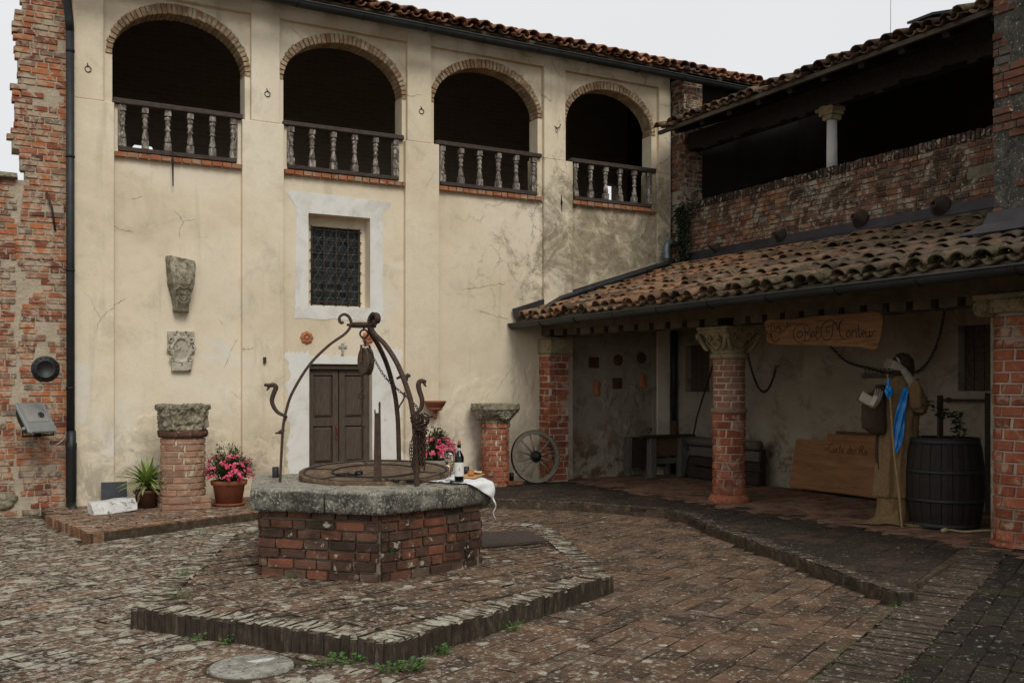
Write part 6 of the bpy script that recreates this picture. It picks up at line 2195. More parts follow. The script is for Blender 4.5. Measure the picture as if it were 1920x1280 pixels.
p2 = thing('pedestal', 'small red brick pedestal with a flower carved capital between the well and the cart wheel', 'pedestal', (6.85, 13.0, WZ))
qx, qy = 6.86, 13.0
MB().lathe([(.19, 0), (.19, 1.0)], (qx, qy, 0), 20).build('core', 'mortar_col', p2)
round_bricks(p2, qx, qy, .212, WZ - .02, .955, .083, 8, 'brick_column', .014)
round_bricks(p2, qx, qy, .228, .96, 1.04, .08, 7, 'brick_column', .012)
mb = MB()
lv = [(0, .19), (.03, .19), (.08, .22), (.14, .28), (.19, .305), (.2, .315), (.25, .315), (.285, .31)]
vs, fs = [], []
for (h, r) in lv:
    for k in range(n):
        a = 2 * PI * k / n
        sq = r / max(abs(math.cos(a)), abs(math.sin(a)))
        rr = min(sq, r * 1.18)
        vs.append((qx + rr * math.cos(a), qy + rr * math.sin(a), 1.04 + h))
for i in range(len(lv) - 1):
    for k in range(n): fs.append((i * n + k, i * n + (k + 1) % n, (i + 1) * n + (k + 1) % n, (i + 1) * n + k))
fs.append(tuple((len(lv) - 1) * n + k for k in range(n)))
mb.add(vs, fs, True)
cp2 = mb.build('carved_capital', 'stone_lichen', p2)
displace(cp2, .06, .03, 2)
mb = MB()
for (fx_, fy_, az) in ((qx + .02, qy - .275, -90), (qx - .26, qy - .02, 180)):
    m = Matrix.Translation((fx_, fy_, 1.16)) @ rot_z(RAD(az + 90))
    for k in range(12):
        a = 2 * PI * k / 12
        mb.tube([(.02 * math.cos(a), -.02, .02 * math.sin(a)), (.06 * math.cos(a), -.035, .05 * math.sin(a)), (.12 * math.cos(a), -.01, .085 * math.sin(a))], [.008, .017, .006], 6, m=m)
    mb.sphere((0, -.03, 0), .022, 8, m)
mb.build('carved_flower', 'stone_lichen', p2)

def pot(parent, cx, cy, z0, r0, r1, h, mat, saucer=None):
    MB().lathe([(.0, .0), (r0, .0), (r0 + (r1 - r0) * .75, h * .78), (r1 * 1.0, h * .80), (r1 * 1.06, h * .82), (r1 * 1.10, h * .98), (r1 * 1.02, h), (r1 * .9, h * .98), (r1 * .86, h * .85), (0, h * .84)], (cx, cy, z0), 36).build('pot', mat, parent)
    if saucer:
        MB().lathe([(.0, .0), (saucer * .9, .0), (saucer, .03), (saucer * .97, .034), (saucer * .88, .012), (.0, .012)], (cx, cy, z0 - .012), 36).build('saucer', mat, parent)

def leaf(mb, p, d, up, L, W, fold=.25, n=2):
    d = Vector(d).normalized(); side = d.cross(Vector(up))
    if side.length < 1e-4: side = d.orthogonal()
    side.normalize(); nn = side.cross(d)
    p = Vector(p)
    a = p; m = p + d * (L * .5) + nn * (L * .08); t = p + d * L - nn * (L * .06)
    l = m + side * (W / 2) + nn * (W * fold); r = m - side * (W / 2) + nn * (W * fold)
    mb.rv = R.uniform(.01, .99)
    mb.add([a, r, t, l, m], [(0, 1, 4), (1, 2, 4), (2, 3, 4), (3, 0, 4)], False)

def bush(parent, cx, cy, z0, rx, rz, n_leaf, n_flower, seed, stems=26, dark=.5):
    rg = random.Random(seed)
    st, lv1, lv2, fl1, fl2 = MB(), MB(), MB(), MB(), MB()
    tips = []
    for k in range(stems):
        a = rg.uniform(0, 2 * PI); t = rg.random() ** .6
        lean = t * 1.1
        L = rz * rg.uniform(.75, 1.15)
        P = [(cx + .25 * rx * t * math.cos(a), cy + .25 * rx * t * math.sin(a), z0)]
        end = (cx + rx * t * math.cos(a), cy + rx * t * math.sin(a), z0 + L * (1 - .55 * t * t))
        mid_ = tuple((P[0][i] + end[i]) / 2 + (0, 0, L * .12)[i] for i in range(3))
        P += [mid_, end]
        sp = smooth_path(P, 4)
        st.tube(sp, .003, 4, cap=False)
        tips.append(sp)
    for k in range(n_leaf):
        sp = rg.choice(tips); i = rg.randrange(2, len(sp))
        p = sp[i] + Vector((rg.gauss(0, .022), rg.gauss(0, .022), rg.gauss(0, .02)))
        d = Vector((p.x - cx, p.y - cy, 0)) * 2 + Vector((rg.uniform(-.3, .3), rg.uniform(-.3, .3), rg.uniform(-.1, .5)))
        leaf(lv1 if rg.random() > dark else lv2, p, d, (0, 0, 1), rg.uniform(.03, .055), rg.uniform(.014, .024))
    for k in range(n_flower):
        a = rg.uniform(0, 2 * PI); el = math.asin(rg.uniform(-.25, .9))
        rr = rg.uniform(.86, 1.06)
        p = Vector((cx + rx * 1.02 * rr * math.cos(el) * math.cos(a), cy + rx * 1.02 * rr * math.cos(el) * math.sin(a), z0 + rz * (.34 + .52 * math.sin(el) * rr)))
        tgt = fl1 if rg.random() < .62 else fl2
        c = Vector((p.x - cx, p.y - cy, (p.z - z0) * .7)).normalized()
        for j in range(rg.randint(3, 6)):
            q = p + Vector((rg.gauss(0, .013), rg.gauss(0, .013), rg.gauss(0, .013)))
            for u in range(5):
                w = 2 * PI * u / 5 + rg.random()
                e1 = c.orthogonal().normalized(); e2 = c.cross(e1)
                leaf(tgt, q, e1 * math.cos(w) + e2 * math.sin(w) + c * .5, c, rg.uniform(.014, .022), rg.uniform(.012, .017), .1)
    st.build('stems', 'stem', parent, kind='stuff')
    lv1.build('leaves', 'leaf_green', parent, kind='stuff'); lv2.build('dark_leaves', 'leaf_dark', parent, kind='stuff')
    fl1.build('blossoms', 'petal_pink', parent, kind='stuff'); fl2.build('pale_blossoms', 'petal_light', parent, kind='stuff')

fp = thing('flower_pot', 'round terracotta pot of pink flowers on a saucer right of the tall brick pedestal', 'flower pot', (2.80, 12.42, WZ))
pot(fp, 2.80, 12.42, WZ + .02, .155, .205, .30, 'terracotta', .20)
bush(fp, 2.80, 12.42, WZ + .25, .29, .46, 2000, 150, 4, 80)
f2 = thing('flower_pot', 'rough grey stone planter of pink and red flowers behind the well right of the door', 'flower pot', (5.78, 12.55, WZ))
MB().lathe([(.0, 0), (.23, 0), (.25, .30), (.27, .42), (.25, .44), (.24, .40), (.0, .39)], (5.70, 12.6, WZ + .02), 36).build('pot', 'pot_stone', f2)
bush(f2, 5.70, 12.6, WZ + .40, .28, .46, 2000, 230, 9, 80)

yu = thing('yucca_plant', 'spiky green and yellow potted plant between the white stone and the brick pedestal', 'potted plant', (1.87, 12.72, WZ))
pot(yu, 1.87, 12.72, WZ, .11, .145, .22, 'terracotta_dark')
rg = random.Random(21)
gl_, gd_ = MB(), MB()
for k in range(165):
    a = rg.uniform(0, 2 * PI); dry = k > 136
    el = math.asin(rg.uniform(.05, .99)) if not dry else rg.uniform(-.9, -.1)
    L = rg.uniform(.28, .42) if not dry else rg.uniform(.2, .3)
    d = Vector((math.cos(a) * math.cos(el), math.sin(a) * math.cos(el), math.sin(el)))
    o = Vector((1.87, 12.72, WZ + .30)) + Vector((d.x, d.y, 0)) * .02 + Vector((0, 0, rg.uniform(-.04, .05)))
    side = d.cross(Vector((0, 0, 1))).normalized()
    W = rg.uniform(.034, .05) * (.6 if dry else 1)
    vs, fs = [], []
    for i in range(6):
        t = i / 5
        p = o + d * (L * t) + Vector((0, 0, -1)) * (L * .34 * t * t * math.cos(el) if not dry else .3 * L * t * t)
        w = W * (1 - t) ** .6 * (.6 + .4 * min(1, t * 5))
        vs += [p + side * (w / 2) + Vector((0, 0, .003)), p, p - side * (w / 2) + Vector((0, 0, .003))]
    for i in range(5):
        q = i * 3
        fs += [(q, q + 1, q + 4, q + 3), (q + 1, q + 2, q + 5, q + 4)]
    (gd_ if dry else gl_).add(vs, fs, True)
gl_.build('leaves', 'leaf_yucca', yu, kind='stuff'); gd_.build('dry_leaves', 'leaf_dry', yu, kind='stuff')

mb = MB()
mS = Matrix.Translation((1.45, 12.42, WZ + .075)) @ rot_z(RAD(14)) @ Matrix.Rotation(RAD(-4), 4, 'Y')
mb.add([(-.25, -.11, -.075), (.25, -.11, -.075), (.26, .12, -.075), (-.26, .12, -.075), (-.27, -.06, .01), (.27, -.07, .0), (-.25, -.02, .075), (.25, -.03, .06), (-.25, .12, .08), (.25, .12, .065)],
       [(0, 3, 2, 1), (0, 1, 5, 4), (4, 5, 7, 6), (6, 7, 9, 8), (8, 9, 2, 3), (0, 4, 6, 8, 3), (1, 2, 9, 7, 5)], False, mS)
ws = mb.build('white_stone', 'stone_white'); bevel(ws, .012, 2); displace(ws, .08, .022, 3)
tag(ws, 'white carved stone fragment lying on the brick step by the drainpipe', 'stone')
tag(MB().box((1.55, 13.16, .26), (.30, .02, .26), Matrix.Identity(4), .003).build('slate_panel', 'slate'), 'dark slate panel leaning on the wall behind the spiky plant', 'slate')

# wall dish behind the well
wd = thing('wall_dish', 'terracotta bowl on a wall bracket above the flowers right of the door', 'bowl', (5.93, 13.1, 1.3))
MB().lathe([(.02, 1.10), (.028, 1.16), (.03, 1.22), (.09, 1.235), (.115, 1.27), (.10, 1.275), (.125, 1.285), (.155, 1.345), (.162, 1.352), (.162, 1.372), (.148, 1.372), (.11, 1.30), (.0, 1.29)], (5.93, 13.12, 0), 32).build('bowl', 'terracotta', wd)
MB().tube([(5.93, 13.12, 1.15), (5.93, 13.34, 1.13)], .012, 8).build('bracket', 'terracotta_dark', wd)

# cart wheel leaning at the pier
wh = thing('cart_wheel', 'old grey wooden cart wheel leaning against the facade at the brick pier', 'wheel', (7.50, 12.88, WZ))
Rw = .405
mW = Matrix.Translation((7.50, 12.90, WZ + Rw * math.cos(RAD(7)) + .015)) @ rot_z(RAD(-4)) @ Matrix.Rotation(RAD(90 - 8), 4, 'X')
mb = MB(); mb.lathe([(Rw - .065, -.025), (Rw - .006, -.025), (Rw - .006, .025), (Rw - .065, .025), (Rw - .065, -.025)], n=48, m=mW, smooth=False); rim = mb.build('rim', 'wood_wheel', wh)
mb = MB(); mb.lathe([(Rw - .006, -.026), (Rw, -.026), (Rw, .026), (Rw - .006, .026), (Rw - .006, -.026)], n=48, m=mW); mb.build('iron_tyre', 'iron_dark', wh)
mb = MB(); mb.lathe([(.0, .10), (.03, .10), (.035, .085), (.05, .08), (.06, .05), (.085, .03), (.09, .0), (.085, -.03), (.05, -.06), (.0, -.06)], n=24, m=mW); hub = mb.build('hub', 'iron_dark', wh)
for k in range(12):
    a = RAD(12 + 30 * k)
    c, s = math.cos(a), math.sin(a)
    MB().tube([(.07 * c, .07 * s, .008), (.2 * c, .2 * s, .004), ((Rw - .06) * c, (Rw - .06) * s, 0)], [.019, .014, .016], 6, m=mW, squash=(1, .8)).build('spoke', 'wood_wheel', wh)
# odd bricks at the foot of the pedestal
mb = MB(); mb.box((7.10, 12.86, WZ + .035), (.26, .13, .065), None, .006, .008)
tag(mb.build('loose_brick', 'brick_well'), 'loose dark brick lying between the small pedestal and the wheel', 'brick')
tag(MB().lathe([(.0, 0), (.035, 0), (.035, .11), (.03, .12), (.0, .12)], (7.14, 13.0, WZ + .06), 14).build('garden_lamp', 'black_metal'), 'small black garden light beside the small pedestal', 'lamp')

# wooden boards lying on the platform
mb_ = thing('plank_mat', 'dark grey wooden planks lying on the platform right of the well', 'planks', (4.4, 8.1, HZ))
ca, cb_, cc, cd_ = Vector((4.32, 8.52)), Vector((4.80, 8.40)), Vector((4.62, 7.76)), Vector((3.98, 7.80))
for k in range(6):
    t0, t1 = k / 6 + .006, (k + 1) / 6 - .006
    q = [ca.lerp(cd_, t1), cb_.lerp(cc, t1), cb_.lerp(cc, t0), ca.lerp(cd_, t0)]
    o = MB().prism([(p.x, p.y) for p in q], HZ + .012, HZ + .034 + R.uniform(-.002, .003)).build('plank', 'wood_grey_dark' if 'wood_grey_dark' in MAT else 'wood_rail', mb_)

# ------------------------------------------------------------------ in the portico
# clay relief plaques on the end wall
def plaque(x, z, kind, label):
    mb = MB()
    Y = FY - .016
    if kind == 'sq':
        mb.box((x, Y - .012, z), (.19, .024, .18), None, .003, .006)
        for k in range(3): mb.torus((x, Y - .026, z), .02 + .022 * k, .006, (0, 1, 0), 16, 5)
    elif kind == 'disc':
        mb.lathe([(.0, .02), (.05, .03), (.055, .015), (.085, .02), (.095, 0)], n=24, m=Matrix.Translation((x, Y, z)) @ Matrix.Rotation(PI / 2, 4, 'X'))
        for k in range(8): mb.sphere((x + .05 * math.cos(k * PI / 4), Y - .025, z + .05 * math.sin(k * PI / 4)), .016, 6)
    elif kind == 'arch':
        mb.box((x, Y - .015, z - .02), (.13, .03, .18), None, .002, .006); mb.lathe([(.0, .03), (.064, .03), (.066, 0)], n=20, m=Matrix.Translation((x, Y, z + .07)) @ Matrix.Rotation(PI / 2, 4, 'X'))
        mb.sphere((x, Y - .03, z + .06), .03, 10, None, (1, .5, 1.1)); mb.sphere((x, Y - .03, z - .03), .04, 10, None, (.9, .5, 1.4))
    o = mb.build('wall_plaque', 'terracotta_relief' if kind == 'arch' else 'terracotta_dark'); displace(o, .04, .008, 1)
    tag(o, label, 'plaque', 'clay relief plaques on the portico end wall')
plaque(8.84, 1.97, 'sq', 'square red clay plaque, upper left of the six on the portico wall')
plaque(9.33, 2.01, 'disc', 'round clay relief in the middle of the upper row on the portico wall')
plaque(9.80, 2.05, 'disc', 'round dark clay relief, upper right of the six on the portico wall')
plaque(8.90, 1.54, 'arch', 'arched orange clay plaque with a small figure, lower left of the six')
plaque(9.30, 1.63, 'sq', 'square dark clay relief in the middle of the lower row of plaques')
plaque(9.83, 1.66, 'arch', 'arched clay plaque at the lower right of the six on the portico wall')

# the old trough and the log bench in the corner
tr = thing('wooden_trough', 'old grey wooden trough on thick legs in the corner of the portico', 'trough', (9.8, 12.95, WZ))
for (x, y, w) in ((9.55, 12.72, .13), (10.16, 12.72, .15), (9.42, 13.18, .09), (10.2, 13.15, .09)):
    MB().box((x, y, WZ + .33), (w, .12, .66), None, .008, .014).build('leg', 'wood_grey', tr)
MB().box((9.86, 12.70, WZ + .68), (1.06, .14, .04), None, .008, .01).build('top_rail', 'wood_dark', tr)
MB().box((9.86, 12.76, WZ + .50), (.50, .04, .30), None, .004, .006).build('front_board', 'wood_box', tr)
MB().box((9.86, 12.78, WZ + .27), (.52, .06, .10), None, .006, .01).build('lower_rail', 'wood_grey', tr)
MB().box((9.86, 13.15, WZ + .40), (.8, .04, .5), None, .004, .006).build('back_board', 'wood_dark', tr)
MB().tube(smooth_path([(9.5, 12.95, WZ + .72), (9.62, 12.92, WZ + .80), (9.72, 12.95, WZ + .77), (9.68, 13.0, WZ + .72)], 4), .018, 6).build('rag', 'wood_grey', tr)
lg_ = thing('plank_bench', 'low dark bench of old planks with a round log on top along the back wall', 'bench', (10.3, 12.1, WZ))
MB().tube([(10.20, 10.95 + 1.65 * k / 6, WZ + .60 + R.uniform(-.006, .006)) for k in range(7)], .078, 10, squash=(1, .95)).build('log', 'wood_grey', lg_)
for (z, h, x) in ((WZ + .44, .15, 10.20), (WZ + .28, .14, 10.22), (WZ + .10, .17, 10.19)):
    MB().box((x, 11.75, z), (.06, 1.62, h), None, .008, .008).build('plank', 'wood_grey' if z > .45 else 'wood_dark', lg_)
for y in (11.05, 12.5): MB().box((10.30, y, WZ + .27), (.16, .10, .54), None, .005, .008).build('post', 'wood_dark', lg_)
tag(MB().tube([(10.18, 12.66, WZ), (10.30, 12.50, 1.1), (10.46, 12.30, 1.92)], .014, 8).build('pole', 'wood_dark'), 'thin dark pole leaning on the wall behind the plank bench', 'pole')

# hanging sign
SIGN_POLY = [(8.808,2.105),(8.487,2.071),(7.998,2.042),(7.618,2.023),(7.400,2.006),(7.225,1.967),(7.174,2.063),(7.143,2.184),(7.163,2.368),(7.544,2.378),(7.843,2.383),(8.157,2.381),(8.487,2.371),(8.852,2.380),(8.863,2.269),(8.843,2.179)]
STROKES = [
  [(8.230,2.268),(8.218,2.189),(8.234,2.111),(8.303,2.089),(8.378,2.129),(8.403,2.197),(8.366,2.271),(8.287,2.301),(8.213,2.291),(8.160,2.261),(8.157,2.222),(8.202,2.194),(8.149,2.176),(8.137,2.137),(8.181,2.103),(8.234,2.111)],
  [(8.320,2.224),(8.270,2.209),(8.262,2.166),(8.311,2.150),(8.349,2.176),(8.333,2.204),(8.303,2.199)],
  [(8.125,2.160),(8.085,2.185),(8.101,2.213),(8.128,2.187),(8.118,2.146),(8.077,2.152)],
  [(8.077,2.152),(8.021,2.215),(8.010,2.253),(8.036,2.264),(8.053,2.217),(8.051,2.133),(8.026,2.114),(7.990,2.140)],
  [(7.775,2.267),(7.797,2.304),(7.858,2.319),(7.939,2.288),(7.982,2.213),(7.959,2.135),(7.889,2.101),(7.831,2.130),(7.809,2.205),(7.805,2.275),(7.767,2.290)],
  [(7.835,2.259),(7.881,2.250),(7.901,2.210),(7.871,2.187),(7.846,2.207)],
  [(7.767,2.290),(7.749,2.260),(7.734,2.207),(7.710,2.270),(7.692,2.306)],
  [(7.662,2.316),(7.704,2.269),(7.710,2.194),(7.692,2.136),(7.632,2.098)],
  [(7.574,2.194),(7.609,2.178),(7.610,2.135),(7.584,2.116),(7.559,2.147),(7.571,2.191)],
  [(7.537,2.194),(7.533,2.114)],
  [(7.533,2.174),(7.501,2.192),(7.479,2.172),(7.478,2.111)],
  [(7.447,2.246),(7.443,2.130),(7.415,2.110)],
  [(7.469,2.194),(7.412,2.197)],
  [(7.403,2.146),(7.369,2.154),(7.380,2.184),(7.403,2.168),(7.400,2.126),(7.369,2.114)],
  [(7.351,2.183),(7.346,2.124),(7.323,2.108),(7.302,2.130)],
  [(7.303,2.180),(7.297,2.106),(7.260,2.145),(7.229,2.181)],
  [(8.754,2.314),(8.767,2.264),(8.790,2.209),(8.834,2.214),(8.841,2.245),(8.806,2.256)],
  [(8.827,2.295),(8.781,2.313),(8.719,2.312)],
  [(8.702,2.299),(8.719,2.290),(8.700,2.274),(8.718,2.259)],
  [(8.667,2.299),(8.684,2.290),(8.665,2.274),(8.683,2.260)],
  [(8.637,2.302),(8.648,2.283),(8.632,2.268),(8.620,2.284),(8.637,2.302)],
  [(8.672,2.225),(8.711,2.249),(8.749,2.219),(8.760,2.170),(8.728,2.127),(8.667,2.116),(8.632,2.145)],
  [(8.754,2.173),(8.784,2.183),(8.760,2.201)],
]
FONT = {  # pen strokes in a unit box (x right, y up), x-height .5
 'C': (.62, [[(.6, .85), (.45, 1), (.2, .9), (.05, .5), (.2, .1), (.45, 0), (.6, .12)]]),
 'R': (.65, [[(.08, 0), (.14, 1), (.42, .97), (.52, .75), (.38, .52), (.12, .5)], [(.28, .5), (.6, 0)]]),
 'o': (.42, [[(.2, .5), (.05, .3), (.1, .04), (.25, 0), (.36, .2), (.3, .44), (.2, .5)]]),
 'r': (.34, [[(.06, .5), (.08, 0)], [(.08, .34), (.2, .5), (.32, .46)]]),
 't': (.32, [[(.16, .9), (.14, .1), (.28, 0)], [(.02, .55), (.3, .58)]]),
 'e': (.42, [[(.06, .25), (.34, .3), (.26, .5), (.12, .46), (.05, .2), (.18, 0), (.36, .08)]]),
 'd': (.44, [[(.34, .42), (.16, .5), (.05, .25), (.14, 0), (.34, .12)], [(.36, 1), (.36, 0)]]),
 'i': (.2, [[(.1, .5), (.1, 0)], [(.1, .68), (.1, .72)]]),
 'u': (.42, [[(.06, .5), (.06, .12), (.18, 0), (.32, .12)], [(.34, .5), (.36, 0)]]),
 'l': (.26, [[(.08, .3), (.2, .9), (.1, 1), (.08, .2), (.2, 0)]]),
 'a': (.42, [[(.32, .42), (.16, .5), (.05, .25), (.14, 0), (.32, .12)], [(.34, .5), (.36, 0)]]),
 ' ': (.35, []), '=': (.5, [[(0, .38), (.4, .4)], [(.05, .24), (.42, .26)]])}
def write(mb, text, o, xd, yd, size, out, rad):
    """pen-drawn lettering laid on a surface"""
    o, xd, yd, out = Vector(o), Vector(xd).normalized(), Vector(yd).normalized(), Vector(out)
    x = 0
    for ch_ in text:
        w, ss = FONT[ch_]
        for s in ss:
            P = [o + xd * ((x + a) * size) + yd * (b * size) + out for a, b in s]
            mb.tube(smooth_path(P, 3) if len(P) > 2 else P, rad, 5)
        x += w + .08
sg = thing('wooden_sign', 'carved brown wooden sign board with curly lettering hanging under the portico beam', 'sign', (8.35, 8, 2.2))
def smooth_poly(poly, n=3):
    P = [Vector(p) for p in poly]; out = []
    for i in range(len(P)):
        a, b, c, d = P[i - 1], P[i], P[(i + 1) % len(P)], P[(i + 2) % len(P)]
        for k in range(n):
            t = k / n
            out.append(0.5 * ((2 * b) + (c - a) * t + (2 * a - 5 * b + 4 * c - d) * t * t + (3 * b - a - 3 * c + d) * t ** 3))
    return out
mSg = Matrix(((0, 0, -1, 8.375), (-1, 0, 0, 0), (0, 1, 0, 0), (0, 0, 0, 1)))
mb = MB(); mb.prism([(-p[0], p[1]) for p in smooth_poly(SIGN_POLY)], 0, .028, mSg)
bevel(mb.build('board', 'sign_wood', sg), .005, 1)
mb = MB()
for s in STROKES:
    mb.tube(smooth_path([(8.3465, y, z) for y, z in s], 4), .0042, 6, squash=(1, 1))
write(mb, 'ulturale', (8.3465, 8.632, 2.200), (0, -.90, .44), (0, .44, .90), .062, (0, 0, 0), .0026)
mb.build('lettering', 'ink', sg)
mb = MB()
for y in (8.6, 7.4): mb.tube([(8.36, y, 2.35), (8.40, y, 2.47)], .005, 5)
mb.build('hanger', 'iron_dark', sg)

# chains in the portico
def catenary(a, b, sag, n=16):
    a, b = Vector(a), Vector(b)
    return [a.lerp(b, k / n) - Vector((0, 0, sag * 4 * (k / n) * (1 - k / n))) for k in range(n + 1)]
mb = MB(); chain(mb, catenary((8.83, 9.70, 2.0), (10.42, 10.84, 1.86), .42), .036, .006, .014, .024)
mb.tube([(10.5, 10.84, 1.88), (10.40, 10.84, 1.88)], .008, 6)
tag(mb.build('hanging_chain', 'iron_dark'), 'heavy dark chain hanging in a loop from the middle column to the back wall', 'chain')
mb = MB(); chain(mb, smooth_path([(10.44, 9.78, 2.118), (10.44, 9.59, 1.965), (10.44, 9.404, 1.881), (10.44, 9.178, 1.835), (10.44, 8.873, 1.767), (10.44, 8.539, 1.75), (10.44, 8.299, 1.814), (10.44, 8.104, 2.075), (10.44, 8.005, 2.399), (10.44, 7.968, 2.658)], 3), .04, .006, .016, .027)
tag(mb.build('wall_chain', 'iron_dark'), 'dark chain swagged across the back wall behind the robed figure', 'chain')
mb = MB(); mb.box((10.44, 8.94, 1.725), (.05, .62, .055), None, .003, .008)
rk = mb.build('wooden_rake', 'wood_grey')
tag(rk, 'old wooden rake head with upright teeth on the back wall behind the robed figure', 'rake')
mb = MB()
for k in range(9): mb.tube([(10.44, 8.68 + .065 * k, 1.74), (10.43, 8.68 + .065 * k, 1.82)], .007, 5)
mb.build('teeth', 'wood_grey', rk)

# table top leaning at the wall, with hand lettering
tb = thing('table_top', 'large varnished wooden board leaning on the wall behind the robed figure with painted words', 'board', (10.25, 9.2, WZ))
tilt = RAD(12)
mT = Matrix.Translation((10.20, 0, WZ + .05)) @ Matrix.Rotation(tilt, 4, 'Y')
def rrect(y0, y1, z0, z1, r=.05, n=5):
    out = []
    for (cy, cz, a0) in ((y1 - r, z0 + r, -90), (y1 - r, z1 - r, 0), (y0 + r, z1 - r, 90), (y0 + r, z0 + r, 180)):
        for k in range(n + 1):
            a = RAD(a0 + 90 * k / n); out.append((cy + r * math.cos(a), cz + r * math.sin(a)))
    return out
mYZ = Matrix(((0, 0, 1, 0), (1, 0, 0, 0), (0, 1, 0, 0), (0, 0, 0, 1)))
mb = MB(); mb.prism(rrect(8.15, 10.36, 0, .70), 0, .035, mT @ mYZ)
bevel(mb.build('panel', 'board_wood', tb), .004, 1)
mb = MB()
write(mb, '=Corte dei Ro', tuple(mT @ Vector((-.003, 9.80, .545))), (0, -1, 0), tuple((mT.to_3x3() @ Vector((0, 0, 1)))), .115, (0, 0, 0), .0035)
mb.build('lettering', 'ink', tb)
t2 = thing('table_top', 'second wooden board standing behind the lettered board', 'board', (10.4, 9, WZ))
MB().prism(rrect(8.0, 9.85, 0, .80, .02), .045, .075, Matrix.Translation((10.22, 0, WZ + .05)) @ Matrix.Rotation(RAD(11), 4, 'Y') @ mYZ).build('panel', 'board_wood', t2)
MB().prism(rrect(8.0, 9.72, 0, .85, .02), .08, .10, Matrix.Translation((10.22, 0, WZ + .05)) @ Matrix.Rotation(RAD(10.5), 4, 'Y') @ mYZ).build('backing_panel', 'wood_box', t2)

# ------------------------------------------------------------------ robed figure
SO = Vector((8.75, 7.33, WZ)); SR = Vector((.8763, -.4818, 0)); SD = Vector((.4818, .8763, 0))
def SP(lat, dep, z): return SO + SR * lat + SD * dep + Vector((0, 0, z - WZ))
st = thing('statue', 'life size robed statue in a brown habit, one hand raised and one holding a book', 'statue', tuple(SO))
def loft(mb, rings, n=40, fold=.0, nf=9, seed=0, cap=True):
    """rings: (z, lat, dep, half width, half depth, fold)"""
    vs, fs = [], []
    for (z, la, de, hw, hd, fo) in rings:
        for k in range(n):
            a = 2 * PI * k / n
            w = 1 + fo * (math.sin(nf * a + seed + z * 1.5) * .6 + .4 * math.sin((nf * 2 - 3) * a + seed * 2 - z * 3))
            vs.append(SP(la + hw * w * math.cos(a), de + hd * w * math.sin(a), z))
    for i in range(len(rings) - 1):
        for k in range(n):
            fs.append((i * n + k, i * n + (k + 1) % n, (i + 1) * n + (k + 1) % n, (i + 1) * n + k))
    if cap:
        fs.append(tuple(reversed(range(n)))); fs.append(tuple((len(rings) - 1) * n + k for k in range(n)))
    return mb.add(vs, fs, True)
mb = loft(MB(), [(.10, -.02, 0, .20, .17, .05), (.25, -.0, 0, .17, .15, .07), (.45, .0, 0, .165, .14, .07), (.55, .0, 0, .16, .14, .05)], 48)
# the train spreading to the left over the bricks
vs, fs = [], []
for i in range(12):
    t = i / 11
    for j in range(15):
        u = j / 14
        w = .20 * (1 - .35 * t)
        z = WZ + .008 + (.24 * (1 - t) ** 2.2) * (1 - (2 * u - 1) ** 2) + .028 * math.sin(u * 16 + t * 3) * (1 - t) ** .5 * .6 + .01 * abs(math.sin(u * 9 + t * 4))
        vs.append(SP(-.02 - .42 * t * (1 - .35 * (2 * u - 1) ** 2), (u - .5) * 2 * w - .03, max(WZ + .012, z)))
for i in range(11):
    for j in range(14):
        q = i * 15 + j; fs.append((q, q + 15, q + 16, q + 1))
mb.add(vs, fs, True)
mb.build('under_robe', 'habit', st)
mb = loft(MB(), [(.40, .0, 0, .20, .17, .15), (.42, .005, 0, .205, .175, .15), (.70, .01, 0, .195, .165, .13), (1.0, .02, 0, .19, .16, .10), (1.15, .03, 0, .175, .15, .06), (1.30, .04, 0, .185, .15, .05), (1.42, .05, 0, .205, .145, .04), (1.52, .055, 0, .215, .13, .03), (1.60, .065, 0, .17, .11, .02), (1.66, .08, 0, .09, .08, .02), (1.70, .09, 0, .065, .065, .0)], 56, nf=8)
rb = mb.build('habit', 'habit', st); displace(rb, .07, .035, 2)
# dark scapular panel and back drape
mb = MB()
for (l0, l1, z0, z1, de, mt) in ((-.20, -.12, .47, 1.12, -.02, 0),):
    vs, fs = [], []
    for i in range(8):
        t = i / 7
        for j in range(4):
            vs.append(SP(l0 + (l1 - l0) * j / 3 + .01 * math.sin(i), de - .015 * math.sin(j * 2), z0 + (z1 - z0) * t))
    for i in range(7):
        for j in range(3):
            q = i * 4 + j; fs.append((q, q + 1, q + 5, q + 4))
    mb.add(vs, fs, True)
o = mb.build('hanging_panel', 'habit_dark', st); s_ = o.modifiers.new('solid', 'SOLIDIFY'); s_.thickness = .012
mb = loft(MB(), [(.26, .21, .06, .03, .05, .2), (.6, .21, .05, .045, .07, .2), (1.0, .22, .04, .05, .08, .2), (1.3, .22, .03, .06, .09, .15), (1.45, .20, .02, .07, .10, .1)], 20, nf=3)
mb.build('side_drape', 'habit', st)
